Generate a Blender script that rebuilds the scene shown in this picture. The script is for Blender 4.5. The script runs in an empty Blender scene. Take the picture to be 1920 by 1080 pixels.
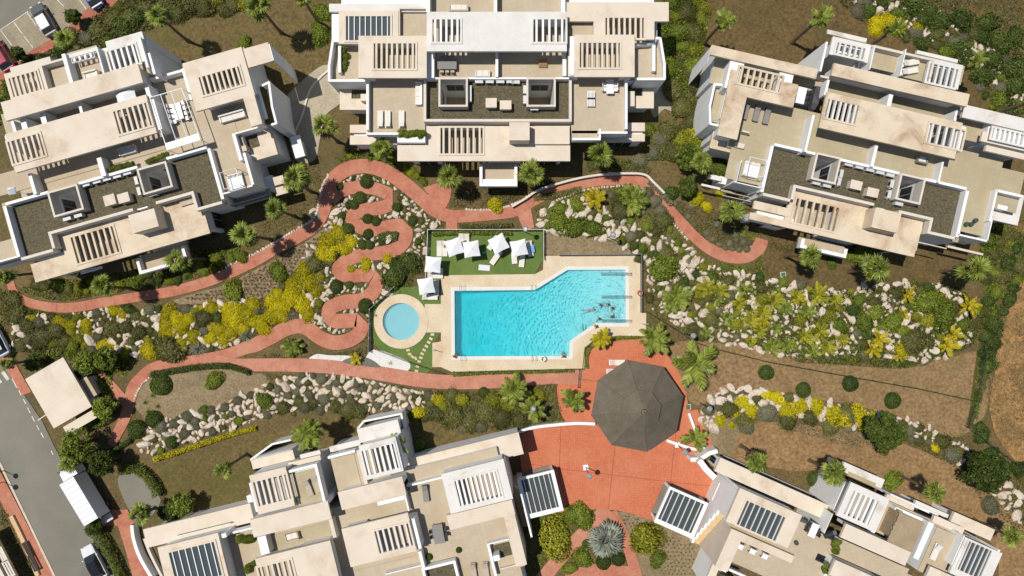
import bpy, math, random
import numpy as np
from mathutils import Vector, Matrix
from mathutils.geometry import tessellate_polygon

SC = bpy.context.scene
COL = SC.collection
# ------------------------------------------------------------------ camera, sky, sun, exposure
H = 85.0            # camera height in metres
FPX = 1275.0        # focal length in photo pixels (1920 wide)
cam_d = bpy.data.cameras.new('camera')
cam = bpy.data.objects.new('camera', cam_d)
COL.objects.link(cam)
cam.location = (0, 0, H)
cam.rotation_euler = (0, 0, 0)
cam_d.sensor_width = 36.0
cam_d.lens = 36.0 * FPX / 1920.0
cam_d.clip_start = 0.5
cam_d.clip_end = 2000
SC.camera = cam

SUN_EL = math.radians(69.0)
SUN_DIR = Vector((-22.0, 10.0, 0)).normalized()      # horizontal direction towards the sun
w = bpy.data.worlds.new('World')
SC.world = w
w.use_nodes = True
nt = w.node_tree
bg = nt.nodes['Background']
sky = nt.nodes.new('ShaderNodeTexSky')
sky.sky_type = 'NISHITA'
sky.sun_disc = False
sky.sun_elevation = SUN_EL
sky.sun_rotation = math.atan2(SUN_DIR.x, SUN_DIR.y)
sky.air_density = 1.0
sky.dust_density = 0.6
nt.links.new(sky.outputs['Color'], bg.inputs['Color'])
bg.inputs['Strength'].default_value = 0.075
sun_d = bpy.data.lights.new('sun', 'SUN')
sun_d.energy = 4.4
sun_d.angle = math.radians(0.53)
sun_d.color = (1.0, 0.945, 0.855)
sun = bpy.data.objects.new('sun', sun_d)
COL.objects.link(sun)
sd = Vector((SUN_DIR.x * math.cos(SUN_EL), SUN_DIR.y * math.cos(SUN_EL), math.sin(SUN_EL)))
sun.rotation_euler = sd.to_track_quat('Z', 'Y').to_euler()
sun.location = sd * 200
vs = SC.view_settings
vs.view_transform = 'Standard'
vs.look = 'None'
vs.exposure = 0.0
vs.gamma = 1.0
vs.use_curve_mapping = False
SC.cycles.max_bounces = 6
SC.cycles.diffuse_bounces = 3
SC.cycles.transparent_max_bounces = 12
SC.cycles.use_denoising = True

rnd = random.Random(7)
rng = np.random.default_rng(7)

# ------------------------------------------------------------------ mapping and mesh helpers
def P(x, y, z=0.0):
    """ground plan: photo pixel seen at height z -> world point"""
    s = (H - z) / FPX
    return Vector(((x - 960.0) * s, (540.0 - y) * s, z))

def M(px):          # pixels on the ground to metres
    return px * H / FPX

class MB:
    def __init__(s):
        s.v = []; s.f = []
    def poly(s, pts):
        i = len(s.v); s.v += [tuple(p) for p in pts]; s.f.append(tuple(range(i, i + len(pts))))
    def box(s, x0, y0, z0, x1, y1, z1, rot=0.0, c=(0, 0, 0)):
        i = len(s.v); ca, sa = math.cos(rot), math.sin(rot)
        for z in (z0, z1):
            for x, y in ((x0, y0), (x1, y0), (x1, y1), (x0, y1)):
                s.v.append((c[0] + x * ca - y * sa, c[1] + x * sa + y * ca, c[2] + z))
        for q in ((3, 2, 1, 0), (4, 5, 6, 7), (0, 1, 5, 4), (1, 2, 6, 5), (2, 3, 7, 6), (3, 0, 4, 7)):
            s.f.append(tuple(i + k for k in q))
        return s
    def prism(s, pts, z0, z1):
        """extruded polygon, concave allowed; pts 2-D, any winding"""
        a = sum(pts[k][0] * pts[(k + 1) % len(pts)][1] - pts[(k + 1) % len(pts)][0] * pts[k][1] for k in range(len(pts)))
        if a < 0: pts = pts[::-1]
        n = len(pts); i = len(s.v)
        s.v += [(p[0], p[1], z0) for p in pts] + [(p[0], p[1], z1) for p in pts]
        for t in tessellate_polygon([[Vector((p[0], p[1], 0)) for p in pts]]):
            A, B, C = (pts[k] for k in t)
            if (B[0]-A[0])*(C[1]-A[1]) - (B[1]-A[1])*(C[0]-A[0]) < 0: t = t[::-1]
            s.f.append(tuple(i + n + k for k in t)); s.f.append(tuple(i + k for k in t[::-1]))
        for k in range(n):
            j = (k + 1) % n
            s.f.append((i + k, i + j, i + n + j, i + n + k))
        return s
    def sheet(s, pts, z, holes=()):
        loops = [[Vector((p[0], p[1], 0)) for p in pts]] + [[Vector((p[0], p[1], 0)) for p in h] for h in holes]
        flat = [p for l in loops for p in l]
        i = len(s.v)
        s.v += [(p.x, p.y, z) for p in flat]
        for t in tessellate_polygon(loops):
            A, B, C = (flat[k] for k in t)
            if (B.x-A.x)*(C.y-A.y) - (B.y-A.y)*(C.x-A.x) < 0: t = t[::-1]
            s.f.append(tuple(i + k for k in t))
        return s
    def tube(s, pts, radii, n=8, cap=True):
        i0 = len(s.v); prev = None
        pts = [Vector(p) for p in pts]
        if not hasattr(radii, '__len__'): radii = [radii] * len(pts)
        for k, p in enumerate(pts):
            d = (pts[min(k + 1, len(pts) - 1)] - pts[max(k - 1, 0)]).normalized()
            a = d.orthogonal().normalized() if prev is None else (prev - d * prev.dot(d)).normalized()
            prev = a; b = d.cross(a)
            for q in range(n):
                t = 2 * math.pi * q / n
                s.v.append(tuple(p + (a * math.cos(t) + b * math.sin(t)) * radii[k]))
        for k in range(len(pts) - 1):
            for q in range(n):
                a = i0 + k * n + q; b = i0 + k * n + (q + 1) % n
                s.f.append((a, b, b + n, a + n))
        if cap:
            s.f.append(tuple(i0 + q for q in range(n))[::-1])
            s.f.append(tuple(i0 + (len(pts) - 1) * n + q for q in range(n)))
        return s
    def cyl(s, x, y, z0, z1, r0, r1=None, n=16):
        r1 = r0 if r1 is None else r1
        return s.tube([(x, y, z0), (x, y, z1)], [r0, r1], n)
    def mesh(s, name):
        m = bpy.data.meshes.new(name); m.from_pydata(s.v, [], s.f); m.update(); return m

def np_mesh(name, V, F, r=None, smooth=False):
    """V (n,3), F (m,k) arrays; r per-vertex random stored as colour variation"""
    V = np.asarray(V, np.float32); F = np.asarray(F, np.int32)
    m = bpy.data.meshes.new(name)
    m.vertices.add(len(V)); m.vertices.foreach_set('co', V.ravel())
    k = F.shape[1]
    m.loops.add(F.size); m.loops.foreach_set('vertex_index', F.ravel())
    m.polygons.add(len(F)); m.polygons.foreach_set('loop_start', np.arange(len(F), dtype=np.int32) * k)
    try: m.polygons.foreach_set('loop_total', np.full(len(F), k, np.int32))
    except Exception: pass
    if smooth: m.polygons.foreach_set('use_smooth', np.ones(len(F), bool))
    if r is not None:
        at = m.attributes.new('tint', 'FLOAT', 'POINT'); at.data.foreach_set('value', np.asarray(r, np.float32))
    m.update(calc_edges=True); m.validate()
    return m

def obj(name, mesh, mat=None, parent=None, label=None, cat=None, group=None, kind=None, link=True):
    if isinstance(mesh, MB): mesh = mesh.mesh(name)
    o = bpy.data.objects.new(name, mesh)
    if mat is not None and mesh is not None and not mesh.materials: mesh.materials.append(mat)
    if link: COL.objects.link(o)
    if parent is not None:
        o.parent = parent
        bx, by, bz = BASE.get(parent.name, (0, 0, 0))
        o.matrix_parent_inverse = Matrix.Translation((-bx, -by, -bz))
        BASE[o.name] = (bx, by, bz) if mesh is None else (0, 0, 0)
    if label: o['label'] = label
    if cat: o['category'] = cat
    if group: o['group'] = group
    if kind: o['kind'] = kind
    return o
BASE = {}
def thing(name, label, cat, base=(0, 0, 0), group=None, link=True):
    o = bpy.data.objects.new(name, None)
    o.empty_display_size = 0.3
    o.location = base
    if link: COL.objects.link(o)
    BASE[o.name] = tuple(base)
    o['label'] = label; o['category'] = cat
    if group: o['group'] = group
    return o
def place(proto, loc, rz=0.0, sc=1.0, label=None, cat=None, group=None, tilt=None):
    """a linked copy of a proto thing with copies of its parts and sub-parts"""
    def cp(o, par):
        c = o.copy(); COL.objects.link(c)
        if par is not None: c.parent = par; c.matrix_parent_inverse = o.matrix_parent_inverse.copy()
        for ch in KIDS.get(o.name, ()): cp(ch, c)
        return c
    r = cp(proto, None)
    r.location = loc
    r.rotation_euler = (tilt[0], tilt[1], rz) if tilt else (0, 0, rz)
    r.scale = (sc, sc, sc) if not hasattr(sc, '__len__') else sc
    for k, v_ in (('label', label), ('category', cat), ('group', group)):
        if v_: r[k] = v_
    return r
KIDS = {}
def proto(name, mesh=None, mat=None):
    """an object outside the scene, copied by place()"""
    if isinstance(mesh, MB): mesh = mesh.mesh(name)
    o = bpy.data.objects.new(name, mesh)
    if mesh is not None and mat is not None and not mesh.materials: mesh.materials.append(mat)
    return o
def ppart(par, name, mesh, mat, loc=(0, 0, 0), rot=(0, 0, 0), sc=(1, 1, 1)):
    o = proto(name, mesh, mat)
    o.parent = par; o.location = loc; o.rotation_euler = rot; o.scale = sc
    KIDS.setdefault(par.name, []).append(o)
    return o

def lin(r, g, b):
    f = lambda c: (c / 255 / 12.92) if c / 255 <= 0.04045 else ((c / 255 + 0.055) / 1.055) ** 2.4
    return (f(r), f(g), f(b))
def alb(r, g, b, k=0.70):
    """base colour of a surface that shows about (r,g,b) in full sun"""
    return tuple(min(0.85, c * k) for c in lin(r, g, b))

# ------------------------------------------------------------------ materials
def node(nt, t, **kw):
    n = nt.nodes.new(t)
    for k, v_ in kw.items(): setattr(n, k, v_)
    return n
def base_mat(name):
    m = bpy.data.materials.new(name); m.use_nodes = True
    nt = m.node_tree; b = nt.nodes['Principled BSDF']
    return m, nt, b
def noise(nt, vec, scale, detail=5, rough=0.55, dist=0.0):
    n = node(nt, 'ShaderNodeTexNoise'); n.inputs['Scale'].default_value = scale
    n.inputs['Detail'].default_value = detail; n.inputs['Roughness'].default_value = rough
    n.inputs['Distortion'].default_value = dist
    nt.links.new(vec, n.inputs['Vector']); return n.outputs['Fac']
def ramp(nt, fac, stops):
    r = node(nt, 'ShaderNodeValToRGB'); e = r.color_ramp.elements
    while len(e) < len(stops): e.new(0.5)
    for el, (p, c) in zip(e, stops):
        el.position = p; el.color = (*c, 1) if len(c) == 3 else c
    nt.links.new(fac, r.inputs['Fac']); return r.outputs['Color']
def mixc(nt, fac, a, b, mode='MIX'):
    n = node(nt, 'ShaderNodeMix', data_type='RGBA', blend_type=mode)
    for sock, val in ((n.inputs[0], fac), (n.inputs[6], a), (n.inputs[7], b)):
        if isinstance(val, (int, float)): sock.default_value = val
        elif isinstance(val, tuple): sock.default_value = (*val, 1) if len(val) == 3 else val
        else: nt.links.new(val, sock)
    return n.outputs[2]
def bumpn(nt, b, h, strength, dist):
    n = node(nt, 'ShaderNodeBump'); n.inputs['Strength'].default_value = strength
    n.inputs['Distance'].default_value = dist
    nt.links.new(h, n.inputs['Height']); nt.links.new(n.outputs['Normal'], b.inputs['Normal'])
def surf(name, c1, c2, s1=1.2, fine=14.0, fine_amt=0.25, stain=None, stain_s=0.25, stain_lo=0.56, stain_hi=0.7, rough=0.8, bump=0.3, bdist=0.02, spec=0.3, bscale=None):
    """two-tone noise surface with optional stains of their own colour"""
    m, nt, b = base_mat(name)
    pos = node(nt, 'ShaderNodeNewGeometry').outputs['Position']
    n1 = noise(nt, pos, s1, 6, 0.6)
    col = ramp(nt, n1, [(0.32, c1), (0.68, c2)])
    nf = noise(nt, pos, fine, 3, 0.7)
    dark = tuple(x * 0.5 for x in c1); lite = tuple(min(0.9, x * 1.35) for x in c2)
    col = mixc(nt, fine_amt, col, ramp(nt, nf, [(0.36, dark), (0.64, lite)]))
    if stain:
        ns = noise(nt, pos, stain_s, 7, 0.62, 0.6)
        f = ramp(nt, ns, [(stain_lo, (0, 0, 0)), (stain_hi, (1, 1, 1))])
        ns2 = noise(nt, pos, stain_s * 9, 4, 0.6)
        f2 = node(nt, 'ShaderNodeMath', operation='MULTIPLY'); nt.links.new(f, f2.inputs[0]); nt.links.new(ns2, f2.inputs[1])
        col = mixc(nt, f2.outputs[0], col, stain)
    nt.links.new(col, b.inputs['Base Color'])
    b.inputs['Roughness'].default_value = rough
    b.inputs['Specular IOR Level'].default_value = spec
    if bump: bumpn(nt, b, noise(nt, pos, bscale or fine, 4, 0.65), bump, bdist)
    return m
def plain(name, c, rough=0.6, metal=0.0, spec=0.4):
    m, nt, b = base_mat(name)
    pos = node(nt, 'ShaderNodeTexCoord').outputs['Object']
    f = noise(nt, pos, 6.0, 3)
    col = mixc(nt, f, tuple(x * 0.88 for x in c), tuple(min(0.95, x * 1.08) for x in c))
    nt.links.new(col, b.inputs['Base Color'])
    b.inputs['Roughness'].default_value = rough; b.inputs['Metallic'].default_value = metal
    b.inputs['Specular IOR Level'].default_value = spec
    return m
def leafmat(name, lo, mid, hi, trans=0.22, rough=0.55, var=0.35):
    """foliage: colour varies leaf by leaf (tint) and plant by plant"""
    m, nt, b = base_mat(name)
    at = node(nt, 'ShaderNodeAttribute', attribute_name='tint').outputs['Fac']
    oi = node(nt, 'ShaderNodeObjectInfo').outputs['Random']
    a = node(nt, 'ShaderNodeMath', operation='MULTIPLY_ADD'); nt.links.new(oi, a.inputs[0]); a.inputs[1].default_value = var; nt.links.new(at, a.inputs[2])
    s = node(nt, 'ShaderNodeMath', operation='SUBTRACT'); nt.links.new(a.outputs[0], s.inputs[0]); s.inputs[1].default_value = var / 2
    col = ramp(nt, s.outputs[0], [(0.0, lo), (0.5, mid), (1.0, hi)])
    nt.links.new(col, b.inputs['Base Color'])
    b.inputs['Roughness'].default_value = rough; b.inputs['Specular IOR Level'].default_value = 0.25
    tr = node(nt, 'ShaderNodeBsdfTranslucent'); nt.links.new(col, tr.inputs['Color'])
    mx = node(nt, 'ShaderNodeMixShader'); mx.inputs[0].default_value = trans
    nt.links.new(b.outputs[0], mx.inputs[1]); nt.links.new(tr.outputs[0], mx.inputs[2])
    nt.links.new(mx.outputs[0], nt.nodes['Material Output'].inputs['Surface'])
    return m
def glassmat(name, tint, fac=0.55, rough=0.05, clear=0.45):
    m, nt, b = base_mat(name)
    b.inputs['Base Color'].default_value = (*tint, 1); b.inputs['Roughness'].default_value = rough
    b.inputs['Specular IOR Level'].default_value = 0.8
    tr = node(nt, 'ShaderNodeBsdfTransparent'); tr.inputs[0].default_value = (*[min(1, clear + t) for t in tint], 1)
    mx = node(nt, 'ShaderNodeMixShader'); mx.inputs[0].default_value = fac
    nt.links.new(tr.outputs[0], mx.inputs[1]); nt.links.new(b.outputs[0], mx.inputs[2])
    nt.links.new(mx.outputs[0], nt.nodes['Material Output'].inputs['Surface'])
    return m

MT = {}
MT['slab'] = surf('travertine_render', alb(236, 220, 199), alb(246, 233, 214), 0.5, 9, 0.10, stain=alb(186, 148, 106), stain_s=0.24, stain_lo=0.52, stain_hi=0.76, bump=0.08)
MT['slab_stained'] = surf('stained_travertine_render', alb(232, 213, 184), alb(243, 227, 202), 0.6, 9, 0.12, stain=alb(160, 112, 66), stain_s=0.28, stain_lo=0.47, stain_hi=0.68, bump=0.08)
MT['slab_white'] = surf('white_roof_paint', alb(236, 232, 224), alb(248, 245, 240), 0.5, 5, 0.08, stain=alb(176, 138, 96), stain_s=0.22, stain_lo=0.54, stain_hi=0.72, bump=0.05)
MT['white'] = surf('white_wall_render', (.74, .74, .73), (.80, .80, .79), 0.8, 12, 0.08, stain=alb(205, 198, 186), stain_s=0.3, stain_lo=0.58, stain_hi=0.85, bump=0.06, rough=0.7)
MT['cream'] = surf('cream_wall_render', alb(232, 222, 206), alb(242, 233, 220), 0.8, 12, 0.08, stain=alb(200, 180, 150), stain_s=0.3, stain_lo=0.58, stain_hi=0.85, bump=0.06)
MT['gravel'] = surf('dark_roof_gravel', alb(80, 74, 54), alb(118, 109, 84), 1.8, 4.2, 0.5, bump=0.9, bdist=0.06, bscale=5)
# ------------------------------------------------------------------ ground, beds, paths, road
MT['soil'] = surf('garden_soil', alb(92, 78, 46), alb(130, 110, 68), 0.5, 3.2, 0.45, stain=alb(84, 84, 42), stain_s=0.2, stain_lo=0.46, stain_hi=0.66, bump=0.8, bdist=0.1, bscale=4)
MT['lawn'] = surf('dry_lawn', alb(90, 74, 42), alb(122, 101, 60), 0.6, 2.4, 0.42, stain=alb(88, 84, 44), stain_s=0.12, stain_lo=0.5, stain_hi=0.68, bump=0.8, bdist=0.08, bscale=5)
MT['lawn_green'] = surf('olive_lawn', alb(94, 80, 42), alb(126, 108, 64), 0.6, 2.4, 0.42, stain=alb(92, 92, 36), stain_s=0.1, stain_lo=0.46, stain_hi=0.66, bump=0.8, bdist=0.08, bscale=5)
MT['lawn_warm'] = surf('parched_lawn', alb(136, 106, 70), alb(172, 138, 94), 0.6, 2.4, 0.40, stain=alb(110, 98, 62), stain_s=0.12, stain_lo=0.5, stain_hi=0.7, bump=0.8, bdist=0.08, bscale=5)
MT['lawn_tan'] = surf('tan_dry_lawn', alb(132, 105, 68), alb(168, 138, 98), 0.6, 2.4, 0.40, stain=alb(126, 114, 66), stain_s=0.12, stain_lo=0.48, stain_hi=0.68, bump=0.8, bdist=0.08, bscale=5)
MT['taupe'] = surf('sandy_bed', alb(136, 118, 88), alb(168, 148, 114), 0.6, 3.5, 0.4, stain=alb(116, 104, 70), stain_s=0.2, stain_lo=0.5, stain_hi=0.7, bump=0.8, bdist=0.08, bscale=5)
MT['field'] = surf('ochre_dry_field', alb(142, 108, 64), alb(192, 150, 94), 0.7, 2.2, 0.5, stain=alb(98, 84, 48), stain_s=0.3, stain_lo=0.44, stain_hi=0.58, bump=1.0, bdist=0.12, bscale=4)
MT['scrub'] = surf('rough_green_scrub', alb(64, 66, 28), alb(110, 100, 50), 0.4, 3.0, 0.5, stain=alb(150, 112, 60), stain_s=0.2, stain_lo=0.54, stain_hi=0.68, bump=1.0, bdist=0.12, bscale=4)
MT['path'] = surf('terracotta_concrete', alb(184, 112, 88), alb(212, 142, 114), 0.6, 2.6, 0.16, stain=alb(212, 160, 130), stain_s=0.35, stain_lo=0.48, stain_hi=0.72, bump=0.1)
MT['path_pale'] = surf('faded_terracotta_concrete', alb(194, 130, 106), alb(218, 154, 128), 0.6, 2.6, 0.16, stain=alb(190, 122, 98), stain_s=0.35, stain_lo=0.48, stain_hi=0.72, bump=0.1)
MT['asphalt'] = surf('asphalt', alb(128, 124, 112), alb(150, 146, 132), 0.12, 11, 0.22, stain=alb(104, 101, 92), stain_s=0.1, stain_lo=0.52, stain_hi=0.75, bump=0.2)
MT['bay'] = surf('tan_parking_pavers', alb(150, 138, 116), alb(178, 165, 140), 0.5, 5, 0.25, stain=alb(120, 108, 88), stain_s=0.3, stain_lo=0.55, stain_hi=0.8, bump=0.2)
MT['sand_paving'] = surf('grey_sand_paving', alb(176, 164, 142), alb(204, 192, 168), 0.4, 6, 0.25, stain=alb(140, 128, 104), stain_s=0.2, stain_lo=0.52, stain_hi=0.75, bump=0.15)
MT['marking'] = surf('road_paint', alb(225, 222, 212), alb(245, 242, 235), 2.0, 10, 0.3, stain=alb(150, 145, 132), stain_s=1.2, stain_lo=0.5, stain_hi=0.7, bump=0)
MT['brick_red'] = surf('red_kerb_pavers', alb(168, 98, 76), alb(196, 122, 98), 0.8, 6, 0.3, stain=alb(140, 100, 78), stain_s=0.4, stain_lo=0.5, stain_hi=0.7, bump=0.2)
MT['turf'] = surf('artificial_turf', alb(92, 116, 50), alb(112, 136, 64), 0.3, 5, 0.16, stain=alb(132, 150, 76), stain_s=0.15, stain_lo=0.5, stain_hi=0.7, bump=0.5, bdist=0.02, bscale=14)
MT['deck'] = surf('cream_pool_deck', alb(228, 208, 174), alb(242, 226, 198), 0.5, 6, 0.14, stain=alb(214, 168, 112), stain_s=0.28, stain_lo=0.5, stain_hi=0.74, bump=0.08)
MT['coping'] = surf('white_pool_coping', alb(236, 234, 226), alb(248, 246, 240), 0.8, 10, 0.1, bump=0.04)
MT['white_gravel'] = surf('white_gravel', alb(226, 224, 218), alb(250, 248, 244), 3.0, 14, 0.35, bump=0.4)
MT['grey_gravel'] = surf('grey_gravel', alb(104, 102, 92), alb(132, 128, 116), 3.0, 14, 0.4, bump=0.4)
MT['edge_stone'] = surf('edging_stone', alb(214, 196, 170), alb(238, 224, 204), 1.5, 8, 0.3, bump=0.3)

def tiled(name, c1, c2, pitch, rot, joint, stain=None, bump=0.15):
    """surface of square tiles, joints darker and lower"""
    m, nt, b = base_mat(name)
    pos = node(nt, 'ShaderNodeNewGeometry').outputs['Position']
    mp = node(nt, 'ShaderNodeMapping'); mp.inputs['Rotation'].default_value = (0, 0, rot)
    nt.links.new(pos, mp.inputs['Vector'])
    br = node(nt, 'ShaderNodeTexBrick', offset=0.0, squash=1.0)
    nt.links.new(mp.outputs[0], br.inputs['Vector'])
    br.inputs['Scale'].default_value = 1.0 / pitch
    br.inputs['Brick Width'].default_value = 1.0; br.inputs['Row Height'].default_value = 1.0
    br.inputs['Mortar Size'].default_value = joint / pitch; br.inputs['Mortar Smooth'].default_value = 0.2
    br.inputs['Color1'].default_value = (*c1, 1); br.inputs['Color2'].default_value = (*c2, 1)
    br.inputs['Mortar'].default_value = (*[x * 0.75 for x in c1], 1)
    col = br.outputs['Color']
    if stain:
        f = ramp(nt, noise(nt, pos, 0.25, 6, 0.6), [(0.45, (0, 0, 0)), (0.75, (0.7, 0.7, 0.7))])
        col = mixc(nt, f, col, stain)
    col = mixc(nt, 0.15, col, ramp(nt, noise(nt, pos, 9, 3), [(0.3, tuple(x * 0.6 for x in c1)), (0.7, c2)]))
    nt.links.new(col, b.inputs['Base Color']); b.inputs['Roughness'].default_value = 0.8
    inv = node(nt, 'ShaderNodeMath', operation='SUBTRACT'); inv.inputs[0].default_value = 1.0
    nt.links.new(br.outputs['Fac'], inv.inputs[1])
    bumpn(nt, b, inv.outputs[0], bump, 0.01)
    return m
MT['plaza'] = tiled('plaza_terracotta_tiles', alb(210, 116, 80), alb(226, 132, 92), 0.30, math.radians(-3), 0.014, stain=alb(228, 146, 108))

MT['terrace'] = tiled('terrace_stone_tiles', alb(206, 190, 164), alb(213, 197, 171), 0.62, math.radians(-14.5), 0.01, stain=alb(192, 166, 130))
MT['terrace_grey'] = tiled('greyish_terrace_tiles', alb(194, 182, 150), alb(202, 189, 158), 0.62, math.radians(13), 0.01, stain=alb(180, 160, 122))
def W2(pts, z=0.0):
    return [(P(x, y, z).x, P(x, y, z).y) for x, y in pts]
def densify(pts, step=1.0, jit=0.0, closed=True):
    out = []; n = len(pts)
    for k in range(n if closed else n - 1):
        a, b = pts[k], pts[(k + 1) % n]; d = math.dist(a, b); m = max(1, int(d / step))
        for i in range(m):
            t = i / m
            j = jit if i else jit * 0.4
            out.append((a[0] + (b[0] - a[0]) * t + rnd.uniform(-j, j), a[1] + (b[1] - a[1]) * t + rnd.uniform(-j, j)))
    if not closed: out.append(pts[-1])
    return out
def catmull(pts, sub=8, closed=False):
    out = []; n = len(pts)
    rngk = range(n) if closed else range(n - 1)
    for k in rngk:
        p0 = pts[(k - 1) % n] if closed or k > 0 else pts[k]
        p1, p2 = pts[k], pts[(k + 1) % n]
        p3 = pts[(k + 2) % n] if closed or k + 2 < n else p2
        for i in range(sub):
            t = i / sub
            out.append(tuple(0.5 * ((2 * b) + (-a + c) * t + (2 * a - 5 * b + 4 * c - d) * t * t + (-a + 3 * b - 3 * c + d) * t ** 3)
                             for a, b, c, d in zip(p0, p1, p2, p3)))
    if not closed: out.append(tuple(pts[-1]))
    return out
POOL = [(852, 545), (1003, 543.5), (1064, 506), (1172, 505.5), (1173, 606), (1116, 606), (1068, 639), (1067, 667), (853, 668)]
KC = (752.5, 602.5)
circ = lambda c, r, n=48: [(c[0] + r * math.cos(2 * math.pi * k / n), c[1] + r * math.sin(2 * math.pi * k / n)) for k in range(n)]
POOLW = W2(POOL); KIDW = W2(circ(KC, 34.5))

g = MB().sheet([(-260, -260), (260, -260), (260, 260), (-260, 260)], 0.0, [POOLW, KIDW])
obj('ground', g, MT['soil'], kind='structure')
ZN = [0.010]
def zone(name, pts, mat, jit=0.25, smooth=True, holes=(), z=None):
    q = W2(catmull(pts, 6, True) if smooth else pts)
    if jit: q = densify(q, 0.8, jit)
    if z is None: ZN[0] += 0.004; z = ZN[0]
    return obj(name, MB().sheet(q, z, holes), mat, kind='structure')

zone('lawn', [(300, 45), (420, 25), (470, 15), (560, -30), (640, -30), (640, 60), (628, 120), (590, 170), (560, 210), (520, 215), (400, 140), (330, 110)], MT['lawn_green'])
zone('lawn', [(1305, 40), (1320, -40), (1560, -60), (1620, 20), (1700, 60), (1780, 100), (1830, 150), (1850, 200), (1860, 240), (1800, 230), (1600, 160), (1420, 120), (1310, 100)], MT['lawn'])
zone('lawn', [(1420, 470), (1460, 445), (1560, 470), (1700, 480), (1830, 470), (1850, 520), (1780, 535), (1680, 530), (1560, 545), (1470, 530), (1415, 500)], MT['lawn'])
zone('lawn', [(1270, 640), (1400, 650), (1560, 680), (1700, 690), (1830, 660), (1850, 700), (1845, 780), (1790, 820), (1720, 800), (1640, 770), (1520, 745), (1420, 730), (1350, 735), (1310, 760), (1285, 740), (1260, 690)], MT['lawn_tan'])
zone('lawn', [(1350, 850), (1380, 805), (1440, 790), (1540, 800), (1640, 815), (1740, 850), (1820, 890), (1900, 960), (1960, 1040), (1960, 1110), (1880, 1110), (1860, 1020), (1740, 960), (1600, 890), (1460, 880)], MT['lawn_warm'])
zone('lawn', [(290, 880), (330, 860), (420, 840), (500, 810), (600, 782), (700, 775), (800, 795), (880, 805), (980, 800), (985, 812), (900, 835), (800, 860), (640, 830), (560, 850), (480, 900), (440, 945), (350, 950), (300, 920)], MT['lawn_green'])
zone('sandy_bed', [(262, 700), (330, 697), (420, 690), (500, 705), (492, 730), (440, 750), (370, 775), (300, 792), (262, 775), (252, 745)], MT['taupe'])
zone('sandy_bed', [(330, 560), (420, 535), (500, 495), (560, 462), (612, 428), (628, 440), (600, 470), (560, 500), (530, 540), (490, 560), (420, 565), (350, 572)], MT['taupe'])
zone('sandy_bed', [(1022, 440), (1060, 432), (1140, 445), (1180, 470), (1170, 480), (1060, 480), (1022, 475)], MT['taupe'])
zone('sandy_bed', [(1150, 962), (1205, 970), (1250, 980), (1310, 1010), (1318, 1090), (1220, 1090), (1190, 1040)], MT['taupe'])
zone('bare_soil', [(1385, 790), (1320, 760), (1310, 800), (1330, 840), (1370, 850)], MT['taupe'])
zone('dry_field', [(1935, 500), (1975, 480), (1960, 890), (1885, 840), (1856, 780), (1864, 700), (1878, 620), (1905, 550)], MT['field'])
zone('dry_field', [(1750, 0), (1790, -40), (1990, -60), (1980, 110), (1900, 70), (1830, 35)], MT['scrub'])
zone('green_verge', [(1836, 430), (1880, 415), (1930, 430), (1940, 500), (1890, 540), (1868, 620), (1850, 690), (1838, 760), (1815, 800), (1825, 700), (1840, 620), (1850, 540)], MT['scrub'])

# ---- paved areas
zone('paved_court', [(580, 140), (616, 122), (640, 150), (640, 190), (612, 215), (602, 250), (590, 300), (555, 300), (540, 250), (525, 200)], MT['sand_paving'], 0.05)
zone('paved_court', [(1238, 140), (1262, 145), (1274, 180), (1268, 210), (1245, 205), (1225, 220), (1215, 170)], MT['sand_paving'], 0.05)
zone('driveway', [(222, 895), (245, 885), (275, 900), (295, 925), (300, 945), (262, 990), (245, 960), (228, 925)], MT['asphalt'], 0.02)
zone('road', [(-260, 300), (-60, 560), (0, 668), (24, 708), (80, 790), (130, 893), (170, 975), (240, 1110), (300, 1240), (180, 1240), (105, 1085), (0, 872), (-160, 560), (-360, 300)], MT['asphalt'], 0, False)
zone('parking_lot', [(-260, -200), (120, -200), (200, -60), (215, -18), (150, 30), (118, 62), (60, 95), (22, 128), (-60, 170), (-200, 200)], MT['asphalt'], 0, False)
zone('parking_bays', [(95, -40), (150, -60), (215, -18), (150, 30), (118, 62), (60, 95), (22, 128), (-60, 165), (-80, 110), (0, 57), (55, 22), (100, -10)], MT['bay'], 0, False)
zone('kerb_strip', [(212, -24), (235, -14), (190, 40), (125, 78), (66, 108), (30, 142), (-40, 185), (-60, 165), (22, 128), (60, 95), (118, 62), (150, 30)], MT['brick_red'], 0.03, False)
zone('pavement', [(0, 640), (15, 655), (60, 735), (40, 742), (22, 706), (-10, 660)], MT['path'], 0, False)
zone('pavement', [(178, 690), (190, 688), (250, 755), (240, 772), (205, 735)], MT['path'], 0.02, False)
zone('pavement', [(-60, 790), (-8, 868), (0, 880), (108, 1092), (74, 1092), (0, 934), (-60, 850)], MT['path'], 0, False)
zone('pavement', [(162, 968), (178, 955), (240, 955), (262, 1000), (300, 1100), (255, 1100), (236, 1030), (222, 985), (185, 985)], MT['path'], 0, False)
kerb = MB()
kl = W2([(-60, 752), (0, 866), (20, 908), (60, 990), (106, 1085)]); 
for k in range(len(kl) - 1):
    a, b_ = Vector((*kl[k], 0)), Vector((*kl[k + 1], 0)); d = (b_ - a); n_ = Vector((d.y, -d.x, 0)).normalized() * 0.14
    kerb.prism([tuple((a - n_)[:2]), tuple((a + n_)[:2]), tuple((b_ + n_)[:2]), tuple((b_ - n_)[:2])], 0, 0.14 + 0.003 * k)
obj('kerb', kerb, MT['edge_stone'], kind='structure')

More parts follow.
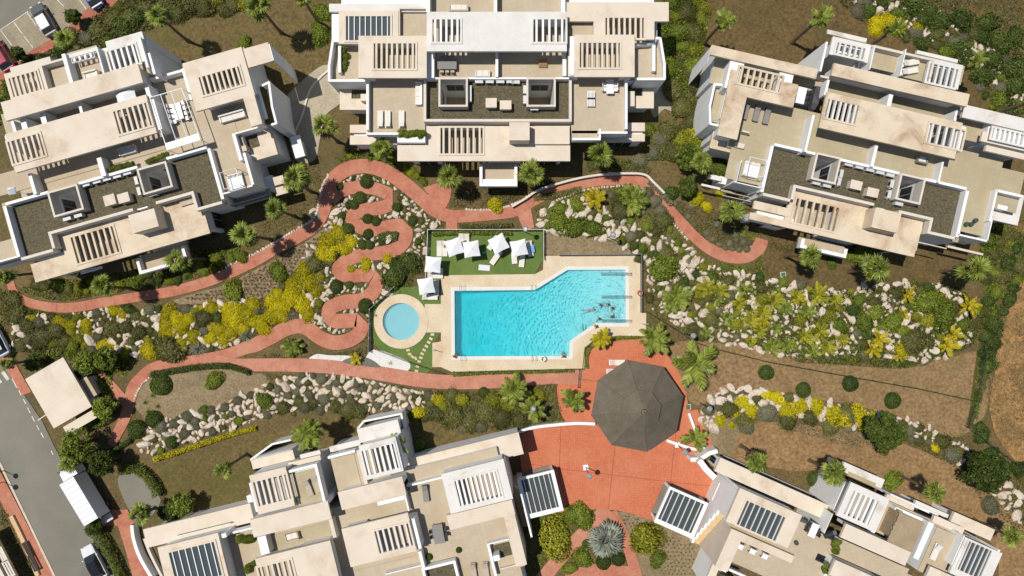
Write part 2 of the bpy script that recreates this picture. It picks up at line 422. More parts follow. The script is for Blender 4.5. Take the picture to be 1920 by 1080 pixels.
# painted markings, each dash a part of the road
road_mark = 0.0
def bar(name, a, b_, wpx, z, mat, parent, h=0.004):
    pa, pb = P(*a, 0), P(*b_, 0); d = (pb - pa); n_ = Vector((-d.y, d.x, 0)).normalized() * M(wpx) / 2
    return obj(name, MB().prism([tuple((pa + n_)[:2]), tuple((pa - n_)[:2]), tuple((pb - n_)[:2]), tuple((pb + n_)[:2])], z, z + h), mat, parent)
ROAD = bpy.data.objects['road']; BAYS = bpy.data.objects['parking_bays']
zr = ZN[0] + 0.004
for a, b_ in [((24, 710), (33, 727)), ((37, 732), (41, 741)), ((45, 748), (50, 757)), ((53, 764), (58, 774)), ((61, 780), (66, 790)), ((70, 797), (75, 806)), ((78, 811), (83, 820)),
              ((97, 845), (101, 852)), ((129, 908), (134, 918)), ((138, 925), (143, 935)), ((147, 942), (152, 951)), ((156, 958), (161, 968)), ((163, 971), (167, 978))]:
    bar('lane_dash', a, b_, 2.0, zr, MT['marking'], ROAD)
bar('lane_dash', (72, 788), (88, 777), 2.0, zr, MT['marking'], ROAD)
bar('lane_dash', (6, 697), (17, 712), 6.5, zr, MT['marking'], ROAD)
bar('lane_dash', (-8, 704), (3, 718), 6.5, zr, MT['marking'], ROAD)
for a, b_ in [((3, 58), (24, 86)), ((28, 43), (43, 64)), ((46, 68), (63, 90)), ((52, 24), (70, 50)), ((74, 54), (90, 70)), ((78, 8), (95, 30)), ((98, 34), (108, 50)), ((108, 0), (121, 13)), ((150, 0), (163, 18))]:
    bar('bay_line', a, b_, 1.6, zr, MT['marking'], BAYS)
bar('bay_line', (0, 58), (54, 22), 1.4, zr + 0.004, MT['marking'], BAYS)

# ---- terracotta paths laid in slabs with open joints
def ribbon(name, pts, width, z, mat, step=3.6, gap=0.05):
    if not hasattr(width, '__len__'): width = [width] * len(pts)
    c3 = catmull([(P(x, y).x, P(x, y).y, M(w_) / 2) for (x, y), w_ in zip(pts, width)], 10)
    cum = [0.0]
    for a, b_ in zip(c3, c3[1:]): cum.append(cum[-1] + math.dist(a[:2], b_[:2]))
    tot = cum[-1]
    nrm = []
    for k in range(len(c3)):
        a, b_ = c3[max(0, k - 1)], c3[min(len(c3) - 1, k + 1)]
        d = Vector((b_[0] - a[0], b_[1] - a[1])).normalized(); nrm.append(Vector((-d.y, d.x)))
    def at(s_):
        s_ = min(max(s_, 0), tot)
        k = max(i for i in range(len(cum)) if cum[i] <= s_ + 1e-9); k = min(k, len(c3) - 2)
        t = (s_ - cum[k]) / max(1e-6, cum[k + 1] - cum[k])
        p = [c3[k][i] + (c3[k + 1][i] - c3[k][i]) * t for i in range(3)]
        n_ = nrm[k].lerp(nrm[k + 1], t).normalized() * p[2]
        return (p[0] + n_.x, p[1] + n_.y), (p[0] - n_.x, p[1] - n_.y)
    n = max(1, round(tot / step)); S_ = []
    for k in range(n):
        s0, s1 = tot * k / n + (gap / 2 if k else 0), tot * (k + 1) / n - (gap / 2 if k < n - 1 else 0)
        m = max(2, int((s1 - s0) / 0.3)); S_.append([s0 + (s1 - s0) * i / m for i in range(m + 1)])
    flat = [at(q) for s_ in S_ for q in s_]
    for e in (0, 1):      # keep the inside of tight bends from folding over
        pts_ = [list(f[e]) for f in flat]; oth = [f[1 - e] for f in flat]
        for i in range(1, len(pts_)):
            dx, dy = oth[i][0] - oth[i - 1][0], oth[i][1] - oth[i - 1][1]
            if (pts_[i][0] - pts_[i - 1][0]) * dx + (pts_[i][1] - pts_[i - 1][1]) * dy < 0: pts_[i] = pts_[i - 1]
        flat = [(tuple(p), f[1]) if e == 0 else (f[0], tuple(p)) for p, f in zip(pts_, flat)]
    bed = MB()
    for (l0, r0), (l1, r1) in zip(flat, flat[1:]): bed.poly([(*l0, z - .024), (*r0, z - .024), (*r1, z - .024), (*l1, z - .024)])
    root = obj(name, bed, mat, kind='structure')
    i0 = 0
    for s_ in S_:
        seg = flat[i0:i0 + len(s_)]; i0 += len(s_); mb = MB(); zz = z + rnd.uniform(-0.006, 0.006)
        for (l0, r0), (l1, r1) in zip(seg, seg[1:]):
            mb.poly([(*l0, zz), (*r0, zz), (*r1, zz), (*l1, zz)])
            mb.poly([(*l0, zz), (*l0, 0), (*l1, 0), (*l1, zz)]); mb.poly([(*r0, zz), (*r1, zz), (*r1, 0), (*r0, 0)])
        obj('path_slab', mb, mat, root)
    return root, at, tot
PATHS = {}
p1 = [(20, 528), (27, 548), (48, 564), (78, 573), (112, 577), (150, 575), (200, 566), (262, 556), (330, 545), (400, 524), (468, 494), (520, 464), (562, 442), (590, 424), (606, 398), (613, 368), (624, 338), (652, 317), (690, 312), (728, 324), (760, 346), (788, 370), (812, 392), (842, 405), (880, 405), (930, 401), (966, 395), (996, 378), (1030, 361), (1070, 350), (1110, 341), (1150, 337), (1188, 338), (1212, 348), (1233, 370), (1255, 394), (1280, 421), (1308, 450), (1334, 469), (1365, 481), (1398, 480), (1422, 464), (1428, 448)]
w1 = [14, 15, 16, 17, 18, 18, 18, 18, 19, 20, 22, 23, 24, 23, 24, 26, 27, 27, 27, 27, 27, 26, 25, 24, 23, 22, 22, 22, 21, 20, 19, 20, 21, 21, 20, 20, 20, 20, 21, 23, 26, 26, 24]
PATHS['upper'] = (p1, w1)
ribbon('garden_path', p1, w1, 0.104, MT['path'])
t6 = lambda L_: [(480 + x / 4, 270 + y / 4) for x, y in L_]
t9 = lambda L_: [(480 + x / 4, 540 + y / 4) for x, y in L_]
p2 = t6([(560, 420), (640, 355), (740, 325), (830, 325), (920, 345), (1005, 385), (1010, 440), (950, 478), (850, 488), (750, 520), (722, 565), (790, 625), (900, 642), (1020, 615), (1110, 620), (1125, 700), (1075, 775), (980, 812), (840, 828), (720, 855), (640, 905), (622, 955), (690, 990), (800, 985), (885, 1000), (900, 1070)]) + \
     t9([(860, 50), (780, 95), (670, 105), (570, 140), (545, 195), (590, 245), (690, 245), (775, 245), (790, 310), (740, 370), (650, 405), (560, 405), (470, 365), (400, 310), (320, 285), (220, 310), (120, 365), (0, 425)]) + \
     [(462, 652), (430, 664), (400, 671), (350, 679), (310, 685), (286, 692), (268, 706), (252, 724), (245, 746), (240, 768), (232, 790), (221, 812), (210, 835)]
w2 = [24] * 5 + [25] * 21 + [27] * 8 + [27] * 10 + [24, 22, 22, 22, 22, 22, 22, 22, 22, 21, 20, 18, 16]
PATHS['zigzag'] = (p2, w2)
ribbon('zigzag_path', p2, w2[:len(p2)], 0.118, MT['path'])
p3 = [(405, 676), (440, 683), (480, 684), (540, 684), (600, 686), (660, 692), (720, 701), (780, 711), (840, 716), (900, 716), (960, 712), (1040, 706), (1092, 705)]
PATHS['lower'] = (p3, 25)
ribbon('garden_path', p3, [20, 23, 24, 25, 26, 26, 27, 27, 26, 26, 26, 27, 30], 0.132, MT['path_pale'])
p4 = [(1137, 952), (1118, 976), (1082, 1012), (1046, 1050), (1012, 1092)]
p5 = [(1146, 960), (1168, 1000), (1182, 1040), (1198, 1092)]
PATHS['p4'] = (p4, 26); PATHS['p5'] = (p5, 20)
ribbon('garden_path', p4, 26, 0.104, MT['path_pale'])
ribbon('garden_path', p5, 20, 0.118, MT['path'])
ribbon('garden_path', [(1060, 1078), (1120, 1074), (1200, 1080)], 34, 0.09, MT['path'])
PATHS['spur'] = ([(812, 392), (835, 365), (828, 345)], 34)
ribbon('garden_path', [(806, 395), (824, 368), (818, 344)], [40, 42, 50], 0.088, MT['path'])
ribbon('garden_path', [(847, 405), (847, 432)], 21, 0.088, MT['path'])
ribbon('garden_path', [(980, 388), (992, 430)], [30, 20], 0.088, MT['path_pale'])
PATHS['spur2'] = ([(847, 400), (847, 432)], 22); PATHS['spur3'] = ([(980, 388), (992, 430)], 28)

# ---- plaza in large panels
plz = [(973, 806), (1050, 796), (1115, 792), (1130, 700), (1290, 700), (1292, 795), (1330, 815), (1332, 845), (1300, 866), (1325, 880), (1352, 905), (1332, 945), (1256, 912), (1226, 976), (1190, 964), (1155, 956), (1118, 954), (1055, 960), (985, 960), (975, 850)]
rp = [(1072, 700), (1096, 692), (1100, 664), (1125, 646), (1160, 636), (1206, 636), (1236, 650), (1258, 675), (1276, 706), (1290, 760), (1290, 800), (1110, 800), (1085, 800), (1060, 790), (1048, 760), (1046, 720)]
zone('plaza', rp, MT['plaza'], 0, True)
pz = zone('plaza', [(973, 806), (1010, 799), (1060, 795), (1110, 792), (1290, 790), (1318, 808), (1334, 826), (1332, 846), (1300, 864), (1325, 880), (1352, 905), (1332, 945), (1256, 912), (1226, 976), (1190, 964), (1155, 956), (1118, 954), (1055, 960), (985, 960), (975, 850)], MT['plaza'], 0, False)
zone('plaza', [(1285, 772), (1307, 767), (1322, 806), (1305, 812)], MT['plaza'], 0, False)
MT['joint'] = plain('dark_joint', alb(120, 62, 46), 0.9)
zj = ZN[0] + 0.003
for a, b_ in [((1052, 796), (1045, 960)), ((1157, 800), (1140, 955)), ((1268, 800), (1256, 912)), ((970, 866), (1055, 879)), ((1055, 879), (1148, 890)), ((1148, 890), (1256, 903)), ((1256, 903), (1345, 912)), ((1086, 710), (1120, 715)), ((1084, 702), (1086, 720))]:
    bar('plaza_joint', a, b_, 0.6, zj, MT['joint'], pz, 0.002)

# ---- turf and pool deck
zone('pool_lawn', [(804, 433), (1018, 433), (1018, 488), (1003, 515), (832, 517), (827, 520), (827, 624), (812, 646), (812, 690), (796, 703), (772, 694), (766, 690), (724, 665), (702, 645), (693, 582), (738, 540), (803, 536)], MT['turf'], 0, False, [KIDW])
zone('white_gravel_bed', [(580, 674), (594, 664), (620, 666), (655, 667), (668, 675), (655, 682), (610, 678)], MT['white_gravel'], 0.02)
zone('white_gravel_bed', [(690, 664), (705, 655), (740, 666), (768, 680), (762, 696), (720, 690), (688, 680)], MT['white_gravel'], 0.02)
zone('grey_gravel_bed', [(643, 679), (655, 671), (675, 668), (695, 673), (710, 683), (712, 689), (680, 686)], MT['grey_gravel'], 0.02)
DECK = [(827, 519), (846, 516), (1003, 514), (1018, 506), (1019, 480), (1200, 478), (1200, 586), (1211, 587), (1211, 630), (1160, 629), (1118, 634), (1096, 652), (1096, 691), (850, 698), (827, 688), (811, 688), (811, 643), (827, 640), (827, 623), (797, 623), (797, 570), (827, 570)]
dk = MB().sheet(W2(DECK), 0.19, [POOLW])
dw = W2(DECK)
for k in range(len(dw)):
    a, b_ = dw[k], dw[(k + 1) % len(dw)]
    dk.poly([(*a, 0), (*b_, 0), (*b_, 0.19), (*a, 0.19)])
obj('pool_deck', dk, MT['deck'], kind='structure')
def offset(poly, d):
    n = len(poly); out = []
    for k in range(n):
        a, b_, c = Vector(poly[k - 1]), Vector(poly[k]), Vector(poly[(k + 1) % n])
        d1 = (b_ - a).normalized(); d2 = (c - b_).normalized()
        n1, n2 = Vector((d1.y, -d1.x)), Vector((d2.y, -d2.x))
        m_ = (n1 + n2); m_ = m_ / max(0.3, m_.dot(n1))
        out.append(tuple(b_ + m_ * d))
    return out
def area(q): return sum(q[k][0] * q[(k + 1) % len(q)][1] - q[(k + 1) % len(q)][0] * q[k][1] for k in range(len(q)))
def ring(inner, outer, z0, z1):
    mb = MB(); n = len(inner)
    for k in range(n):
        j = (k + 1) % n
        a, b_, c, d = inner[k], inner[j], outer[j], outer[k]
        mb.poly([(*a, z1), (*b_, z1), (*c, z1), (*d, z1)])
        mb.poly([(*d, z1), (*c, z1), (*c, z0), (*d, z0)]); mb.poly([(*b_, z1), (*a, z1), (*a, z0), (*b_, z0)])
    return mb
sgn = -1 if area(POOLW) < 0 else 1
cop_in = offset(POOLW, -0.02 * sgn); cop_out = offset(POOLW, 0.42 * sgn)
pool = thing('swimming_pool', 'large turquoise swimming pool with an angled corner and shallow entry end', 'pool', P(960, 600))
obj('coping', ring(cop_in, cop_out, 0.02, 0.22), MT['coping'], pool)

def water_mat(name, c_dif, absorb, dens, amp, fac):
    m, nt, b = base_mat(name)
    pos = node(nt, 'ShaderNodeNewGeometry').outputs['Position']
    # rippled water: concentric swell near the bathers plus crossing wind ripples
    def wave(scale, dist, cx, cy, rings):
        mp = node(nt, 'ShaderNodeMapping'); mp.inputs['Location'].default_value = (-cx, -cy, 0)
        nt.links.new(pos, mp.inputs['Vector'])
        wv = node(nt, 'ShaderNodeTexWave', wave_type='RINGS' if rings else 'BANDS', rings_direction='Z' if rings else 'X')
        wv.inputs['Scale'].default_value = scale; wv.inputs['Distortion'].default_value = dist; wv.inputs['Detail'].default_value = 2
        wv.inputs['Detail Scale'].default_value = 1.2
        nt.links.new(mp.outputs[0], wv.inputs['Vector']); return wv.outputs['Fac']
    c = P(1120, 580)
    h1 = wave(0.8, 7.0, c.x, c.y, True); h2 = wave(0.55, 10.0, P(1060, 660).x, P(1060, 660).y, True); h3 = noise(nt, pos, 2.2, 3, 0.55, 1.2)
    s1 = node(nt, 'ShaderNodeMath', operation='MULTIPLY_ADD'); nt.links.new(h1, s1.inputs[0]); s1.inputs[1].default_value = 0.7; nt.links.new(h2, s1.inputs[2])
    s2 = node(nt, 'ShaderNodeMath', operation='MULTIPLY_ADD'); nt.links.new(h3, s2.inputs[0]); s2.inputs[1].default_value = 1.6; nt.links.new(s1.outputs[0], s2.inputs[2])
    bp = node(nt, 'ShaderNodeBump'); bp.inputs['Strength'].default_value = 1.0; bp.inputs['Distance'].default_value = amp
    calm = ramp(nt, noise(nt, pos, 0.22, 3, .5), [(0.35, (.8, .8, .8)), (0.62, (1, 1, 1))])
    s3 = node(nt, 'ShaderNodeMath', operation='MULTIPLY'); nt.links.new(s2.outputs[0], s3.inputs[0]); nt.links.new(calm, s3.inputs[1])
    nt.links.new(s3.outputs[0], bp.inputs['Height'])
    dif = node(nt, 'ShaderNodeBsdfDiffuse'); dif.inputs['Color'].default_value = (*c_dif, 1); nt.links.new(bp.outputs[0], dif.inputs['Normal'])
    tr = node(nt, 'ShaderNodeBsdfTransparent'); tr.inputs['Color'].default_value = (0.96, 0.99, 1, 1)
    gl = node(nt, 'ShaderNodeBsdfGlossy'); gl.inputs['Roughness'].default_value = 0.08; nt.links.new(bp.outputs[0], gl.inputs['Normal'])
    fr = node(nt, 'ShaderNodeFresnel'); fr.inputs['IOR'].default_value = 1.33; nt.links.new(bp.outputs[0], fr.inputs['Normal'])
    m1 = node(nt, 'ShaderNodeMixShader'); m1.inputs[0].default_value = fac
    nt.links.new(tr.outputs[0], m1.inputs[1]); nt.links.new(dif.outputs[0], m1.inputs[2])
    m2 = node(nt, 'ShaderNodeMixShader'); nt.links.new(fr.outputs[0], m2.inputs[0])
    nt.links.new(m1.outputs[0], m2.inputs[1]); nt.links.new(gl.outputs[0], m2.inputs[2])
    out = nt.nodes['Material Output']; nt.links.new(m2.outputs[0], out.inputs['Surface'])
    va = node(nt, 'ShaderNodeVolumeAbsorption'); va.inputs['Color'].default_value = (*absorb, 1); va.inputs['Density'].default_value = dens
    nt.links.new(va.outputs[0], out.inputs['Volume'])
    return m
MT['water'] = water_mat('pool_water', (0.02, 0.42, 0.51), (0.0, 0.93, 0.97), 0.95, 0.075, 0.30)
MT['kid_water'] = water_mat('paddling_pool_water', (0.22, 0.44, 0.48), (0.1, 0.84, 0.93), 0.9, 0.004, 0.4)
MT['pool_tile'] = surf('pale_pool_mosaic', (0.74, 0.80, 0.81), (0.80, 0.85, 0.86), 0.6, 6, 0.06, bump=0.05)
# basin: depth falls from the entry beach on the right to the deep end on the left
def depth(px): 
    t = (1172 - px) / 320.0
    return 0.22 + 1.7 * min(1, max(0, t)) ** 1.7
xs = sorted(set([852, 1172.5] + [p[0] for p in POOL] + list(range(860, 1172, 12))))
def yspan(x):
    ys = []
    for k in range(len(POOL)):
        (xa, ya), (xb, yb) = POOL[k], POOL[(k + 1) % len(POOL)]
        if xa != xb and min(xa, xb) - 1e-6 <= x <= max(xa, xb) + 1e-6: ys.append(ya + (yb - ya) * (x - xa) / (xb - xa))
    return min(ys), max(ys)
fl = MB()
for xa, xb in zip(xs, xs[1:]):
    xa2, xb2 = xa + 0.01, xb - 0.01
    (a0, a1), (b0, b1) = yspan(xa2), yspan(xb2)
    q = [P(xa, a0), P(xa, a1), P(xb, b1), P(xb, b0)]
    d = [-depth(xa), -depth(xa), -depth(xb), -depth(xb)]
    fl.poly([(p.x, p.y, dz) for p, dz in zip(q, d)])
obj('basin_floor', fl, MT['pool_tile'], pool)
wl = MB()
for k in range(len(POOLW)):
    (xa, ya), (xb, yb) = POOL[k], POOL[(k + 1) % len(POOL)]
    pa, pb = POOLW[k], POOLW[(k + 1) % len(POOLW)]
    n_ = max(1, int(abs(xb - xa) / 12))
    for i in range(n_):
        t0, t1 = i / n_, (i + 1) / n_
        q0 = (pa[0] + (pb[0] - pa[0]) * t0, pa[1] + (pb[1] - pa[1]) * t0); q1 = (pa[0] + (pb[0] - pa[0]) * t1, pa[1] + (pb[1] - pa[1]) * t1)
        wl.poly([(*q0, 0.18), (*q1, 0.18), (*q1, -depth(xa + (xb - xa) * t1) - 0.02), (*q0, -depth(xa + (xb - xa) * t0) - 0.02)])
obj('basin_wall', wl, MT['pool_tile'], pool)
wi = offset(POOLW, -0.005 * sgn)
wt = MB(); wt.prism(wi, -2.4, 0.04)
obj('water', wt, MT['water'], pool)
# paddling pool
kp = thing('paddling_pool', 'small round pale blue paddling pool inside a cream stone ring', 'pool', P(*KC))
obj('stone_ring', ring(W2(circ(KC, 34.5)), W2(circ(KC, 51)), 0.0, 0.24), MT['deck'], kp)
kb = MB().sheet(W2(circ(KC, 34.6)), -0.42); kw = W2(circ(KC, 34.6))
for k in range(48): kb.poly([(*kw[k], 0.2), (*kw[(k + 1) % 48], 0.2), (*kw[(k + 1) % 48], -0.43), (*kw[k], -0.43)])
obj('basin', kb, MT['pool_tile'], kp)
obj('water', MB().prism(W2(circ(KC, 34.4)), -0.8, 0.05), MT['kid_water'], kp)
# stepping stones in the turf
TURF = bpy.data.objects['pool_lawn']
for x, y, a in [(1325, 348, 0), (1313, 380, 25), (1297, 407, 30), (1280, 436, 30), (1263, 464, 30), (1248, 492, 28), (1238, 522, 20), (1225, 550, 18), (1213, 587, 15), (1205, 620, 5), (1142, 465, -10), (1154, 495, 10), (1175, 515, 30), (1200, 527, 60)]:
    c = P(480 + x / 4, 540 + y / 4)
    obj('stepping_stone', MB().box(-.22, -.14, 0.0, .22, .14, 0.22, math.radians(-a), c), MT['deck'], TURF)
# ------------------------------------------------------------------ apartment buildings
MT['glass'] = glassmat('clear_glass', (0.20, 0.28, 0.30), 0.45)
MT['skyglass'] = glassmat('skylight_glass', (0.10, 0.125, 0.135), 0.55, 0.12)
MT['window'] = plain('dark_window_glass', (0.02, 0.025, 0.03), 0.08, 0.0, 0.7)
MT['metal'] = plain('grey_metal', (0.35, 0.36, 0.37), 0.4, 0.5)
MT['white_metal'] = plain('white_metal', (0.76, 0.76, 0.76), 0.4)
MT['dark'] = plain('dark_plastic', (0.03, 0.03, 0.033), 0.5)
MT['frame'] = plain('window_frame_grey', (0.25, 0.26, 0.27), 0.5)
MT['wood'] = plain('teak', (0.33, 0.17, 0.07), 0.6)
MT['step'] = surf('cream_steps', alb(222, 190, 140), alb(236, 208, 164), 1, 8, 0.2, bump=0.1)

class Bld:
    def __init__(s, name, label, deg, base):
        s.t = math.radians(deg); s.c, s.s = math.cos(s.t), math.sin(s.t)
        s.root = thing(name, label, 'building', P(*base))
    def R(s, c1, c2, z):
        """rectangle between two opposite corners seen at height z, in the building's own axes (metres)"""
        q = []
        for x, y in (c1, c2):
            k = (H - z) / FPX; dx, dy = (x - 960) * k, (y - 540) * k
            q.append((dx * s.c + dy * s.s, -dx * s.s + dy * s.c))
        return (min(q[0][0], q[1][0]), min(q[0][1], q[1][1]), max(q[0][0], q[1][0]), max(q[0][1], q[1][1]))
    def w(s, u, v): return (u * s.c - v * s.s, -(u * s.s + v * s.c))
    def ext(s, part, rects, zt, zb, mat, holes=(), parent=None, name_mat=None):
        us = sorted(set(round(x, 4) for r in list(rects) + list(holes) for x in (r[0], r[2])))
        vs_ = sorted(set(round(x, 4) for r in list(rects) + list(holes) for x in (r[1], r[3])))
        def inside(u, v):
            return any(r[0] < u < r[2] and r[1] < v < r[3] for r in rects) and not any(h[0] < u < h[2] and h[1] < v < h[3] for h in holes)
        nu, nv = len(us) - 1, len(vs_) - 1
        G = [[inside((us[i] + us[i + 1]) / 2, (vs_[j] + vs_[j + 1]) / 2) for j in range(nv)] for i in range(nu)]
        mb = MB()
        for i in range(nu):
            for j in range(nv):
                if not G[i][j]: continue
                a, b_, c, d = s.w(us[i], vs_[j + 1]), s.w(us[i + 1], vs_[j + 1]), s.w(us[i + 1], vs_[j]), s.w(us[i], vs_[j])
                mb.poly([(*p, zt) for p in (a, b_, c, d)]); mb.poly([(*p, zb) for p in (d, c, b_, a)])
                for (di, dj, p, q) in ((0, 1, a, b_), (1, 0, b_, c), (0, -1, c, d), (-1, 0, d, a)):
                    ii, jj = i + di, j + dj
                    if not (0 <= ii < nu and 0 <= jj < nv and G[ii][jj]):
                        mb.poly([(*p, zb), (*q, zb), (*q, zt), (*p, zt)])
        return obj(part, mb, mat, parent or s.root)
    def box(s, part, c1, c2, zt, zb, mat=None, parent=None):
        return s.ext(part, [s.R(c1, c2, zt)], zt, zb, mat or MT['white'], parent=parent)
    def slats(s, par, h, n, z, th, mat, wd=0.24, glass=None, first=0.5):
        du = (h[2] - h[0]) / n
        for k in range(n):
            c = h[0] + du * (k + first)
            s.ext('slat', [(c - wd / 2, h[1] - 0.02, c + wd / 2, h[3] + 0.02)], z - 0.012, z - th, mat, parent=par)
        if glass:
            for k in range(n + 1):
                a = h[0] + 0.01 if k == 0 else h[0] + du * (k - 1 + first) + wd / 2 + 0.005
                b_ = h[2] - 0.01 if k == n else h[0] + du * (k + first) - wd / 2 - 0.005
                if b_ - a > 0.05: s.ext('pane', [(a, h[1] + 0.01, b_, h[3] - 0.01)], z - th * 0.45, z - th * 0.45 - 0.03, glass, parent=par)
    def roof(s, rects, z, th=0.35, mat=None, pergolas=(), part='roof_slab', curb=True, sm=None, glass=None):
        """flat slab; pergolas = [(rect, number of slats)] are openings crossed by slats"""
        mat = mat or MT['slab']
        o = s.ext(part, rects, z, z - th, mat, [p[0] for p in pergolas])
        for p in pergolas:
            h, n = p[0], p[1]
            if curb:
                g_ = 0.32; t_ = 0.22
                s.ext('curb', [(h[0] - t_, h[1] - t_, h[2] + t_, h[3] + t_)], z + 0.11, z - 0.02, mat, [h], parent=o)
            s.slats(o, h, n, z + 0.1, 0.36, sm or mat, glass=glass, wd=0.09 if glass else 0.23)
        return o
    def para(s, r, z, h=1.0, t=0.22, sides='NSEW', mat=None, zb=None):
        mat = mat or MT['white']; zb = z - 0.3 if zb is None else zb
        e = 0.003
        for k, sd_ in enumerate(sides):
            q = {'N': (r[0], r[1], r[2], r[1] + t), 'S': (r[0], r[3] - t, r[2], r[3]), 'W': (r[0], r[1] + t + e, r[0] + t, r[3] - t - e), 'E': (r[2] - t, r[1] + t + e, r[2], r[3] - t - e)}[sd_]
            s.ext('parapet', [q], z + h, zb, mat)
    def terr(s, c1, c2, z, mat=None, zr=None):
        r = s.R(c1, c2, zr if zr is not None else z)
        s.ext('terrace_floor', [r], z, z - 0.1, mat or MT['terrace']); return r
    def win(s, r, side, f0, f1, z0, z1, n=2, zz=0):
        """window or glazed door on one side of a wall block r; f0..f1 along that side"""
        u0, v0, u1, v1 = r; d = 0.05
        if side in 'NS':
            a, b_ = u0 + (u1 - u0) * f0, u0 + (u1 - u0) * f1
            q = (a, v1 - 0.04, b_, v1 + d) if side == 'S' else (a, v0 - d, b_, v0 + 0.04)
        else:
            a, b_ = v0 + (v1 - v0) * f0, v0 + (v1 - v0) * f1
            q = (u1 - 0.04, a, u1 + d, b_) if side == 'E' else (u0 - d, a, u0 + 0.04, b_)
        f = s.ext('window', [q], z1, z0, MT['frame'])
        e = 0.012
        for k in range(n):
            t0, t1 = (k + 0.06) / n, (k + 0.94) / n
            if side in 'NS':
                aa, bb = a + (b_ - a) * t0, a + (b_ - a) * t1
                p = (aa, q[1], bb, q[3] + e) if side == 'S' else (aa, q[1] - e, bb, q[3])
            else:
                aa, bb = a + (b_ - a) * t0, a + (b_ - a) * t1
                p = (q[0], aa, q[2] + e, bb) if side == 'E' else (q[0] - e, aa, q[2], bb)
            s.ext('pane', [p], z1 - 0.08, z0 + 0.06, MT['window'], parent=f)
    def well(s, r, zg, top=1.35, t=0.22):
        """open light well: curb walls above the gravel"""
        i = (r[0] + t, r[1] + t, r[2] - t, r[3] - t)
        s.ext('well_curb', [r], zg + top, zg - 0.2, MT['cream'], [i]); return i
    def rail(s, a, b_, z, h=0.95, n=None):
        """glass balustrade from pixel a to b (seen at height z+h)"""
        pa, pb = P(*a, z + h), P(*b_, z + h); d = pb - pa; L_ = d.length; d.normalize(); nn = Vector((-d.y, d.x, 0)) * 0.012
        mb = MB().prism([tuple((pa + nn)[:2]), tuple((pa - nn)[:2]), tuple((pb - nn)[:2]), tuple((pb + nn)[:2])], z, z + h)
        g_ = obj('glass_balustrade', mb, MT['glass'], s.root)
        obj('handrail', MB().tube([(pa.x, pa.y, z + h + .02), (pb.x, pb.y, z + h + .02)], 0.03, 6), MT['white_metal'], g_)

# =================================================================== central top block
T = Bld('apartment_block', 'terraced white apartment block at top centre, square to the picture, with white middle roof', 0, (935, 160))
R = T.R
G6 = 6.2
w1, w2 = R((822, 145), (877, 200), 7.55), R((987, 145), (1042, 200), 7.55)
i1, i2 = T.well(w1, G6), T.well(w2, G6)
BODY = [R((694, 150), (1172, 234), 6.0), R((640, 20), (1228, 152), 6.0)]
T.ext('wall', BODY, 6.08, 0, MT['white'], [i1, i2])
T.ext('roof_deck', BODY, 6.12, 6.085, MT['terrace'], [w1, w2])
for i_ in (i1, i2):
    T.ext('well_floor', [i_], 0.1, 0, MT['terrace'])
    T.win((i_[0], i_[1], i_[2], i_[1]), 'S', .15, .85, 3.2, 5.4, 2)
    T.win((i_[0], i_[1], i_[0], i_[3]), 'E', .2, .8, 3.2, 5.4, 2)
# gravel roof with parapet
gr = R((794, 145), (1072, 228), 7.2)
T.ext('gravel_roof', [(gr[0] + .2, gr[1] + .1, gr[2] - .2, gr[3] - .2)], G6, 6.13, MT['gravel'], [w1, w2])
T.para(gr, G6, 1.0, 0.3, 'SEW', MT['cream'])
T.ext('parapet', [(gr[0] + .31, gr[1], w1[0] - .003, gr[1] + .2)], 7.2, 6.1, MT['white'])
T.ext('parapet', [(w1[2] + .003, gr[1], w2[0] - .003, gr[1] + .2)], 7.2, 6.1, MT['white'])
T.ext('parapet', [(w2[2] + .003, gr[1], gr[2] - .31, gr[1] + .2)], 7.2, 6.1, MT['white'])
# south roof slab, pergola and stair box
T.roof([R((797, 236), (1069, 284), 5.9), R((745, 272), (1069, 302), 5.9)], 5.9, 0.4, MT['slab'], [(R((826, 240), (905, 288), 5.9), 7)])
T.box('stair_box', (955, 229), (993, 263), 8.0, 5.8, MT['slab'])
T.box('roof_slab', (1003, 236), (1068, 270), 6.35, 5.95, MT['slab'])
T.box('roof_slab', (745, 250), (797, 266), 5.3, 4.9, MT['white'])
# rooms below it, left open under the pergola
q = T.R((766, 240), (822, 292), 5.5); T.ext('wall', [q], 5.48, 0, MT['white']); T.win(q, 'S', .2, .85, 3.2, 5.3); T.win(q, 'S', .2, .85, 0.1, 2.3)
q = T.R((912, 240), (1055, 292), 5.5); T.ext('wall', [q], 5.48, 0, MT['white']); T.win(q, 'S', .05, .35, 3.2, 5.3); T.win(q, 'S', .45, .95, 0.1, 2.3, 3)
T.box('wall', (823, 232), (911, 288), 3.0, 0, MT['terrace'])
# lower balcony
b1 = T.R((899, 303), (970, 349), 3.9)
T.ext('balcony_floor', [b1], 3.0, 2.6, MT['terrace']); T.para(b1, 3.0, 0.9, 0.35, 'SEW', MT['white'])
T.box('planter', (902, 336), (968, 344), 3.75, 3.0, MT['white'])
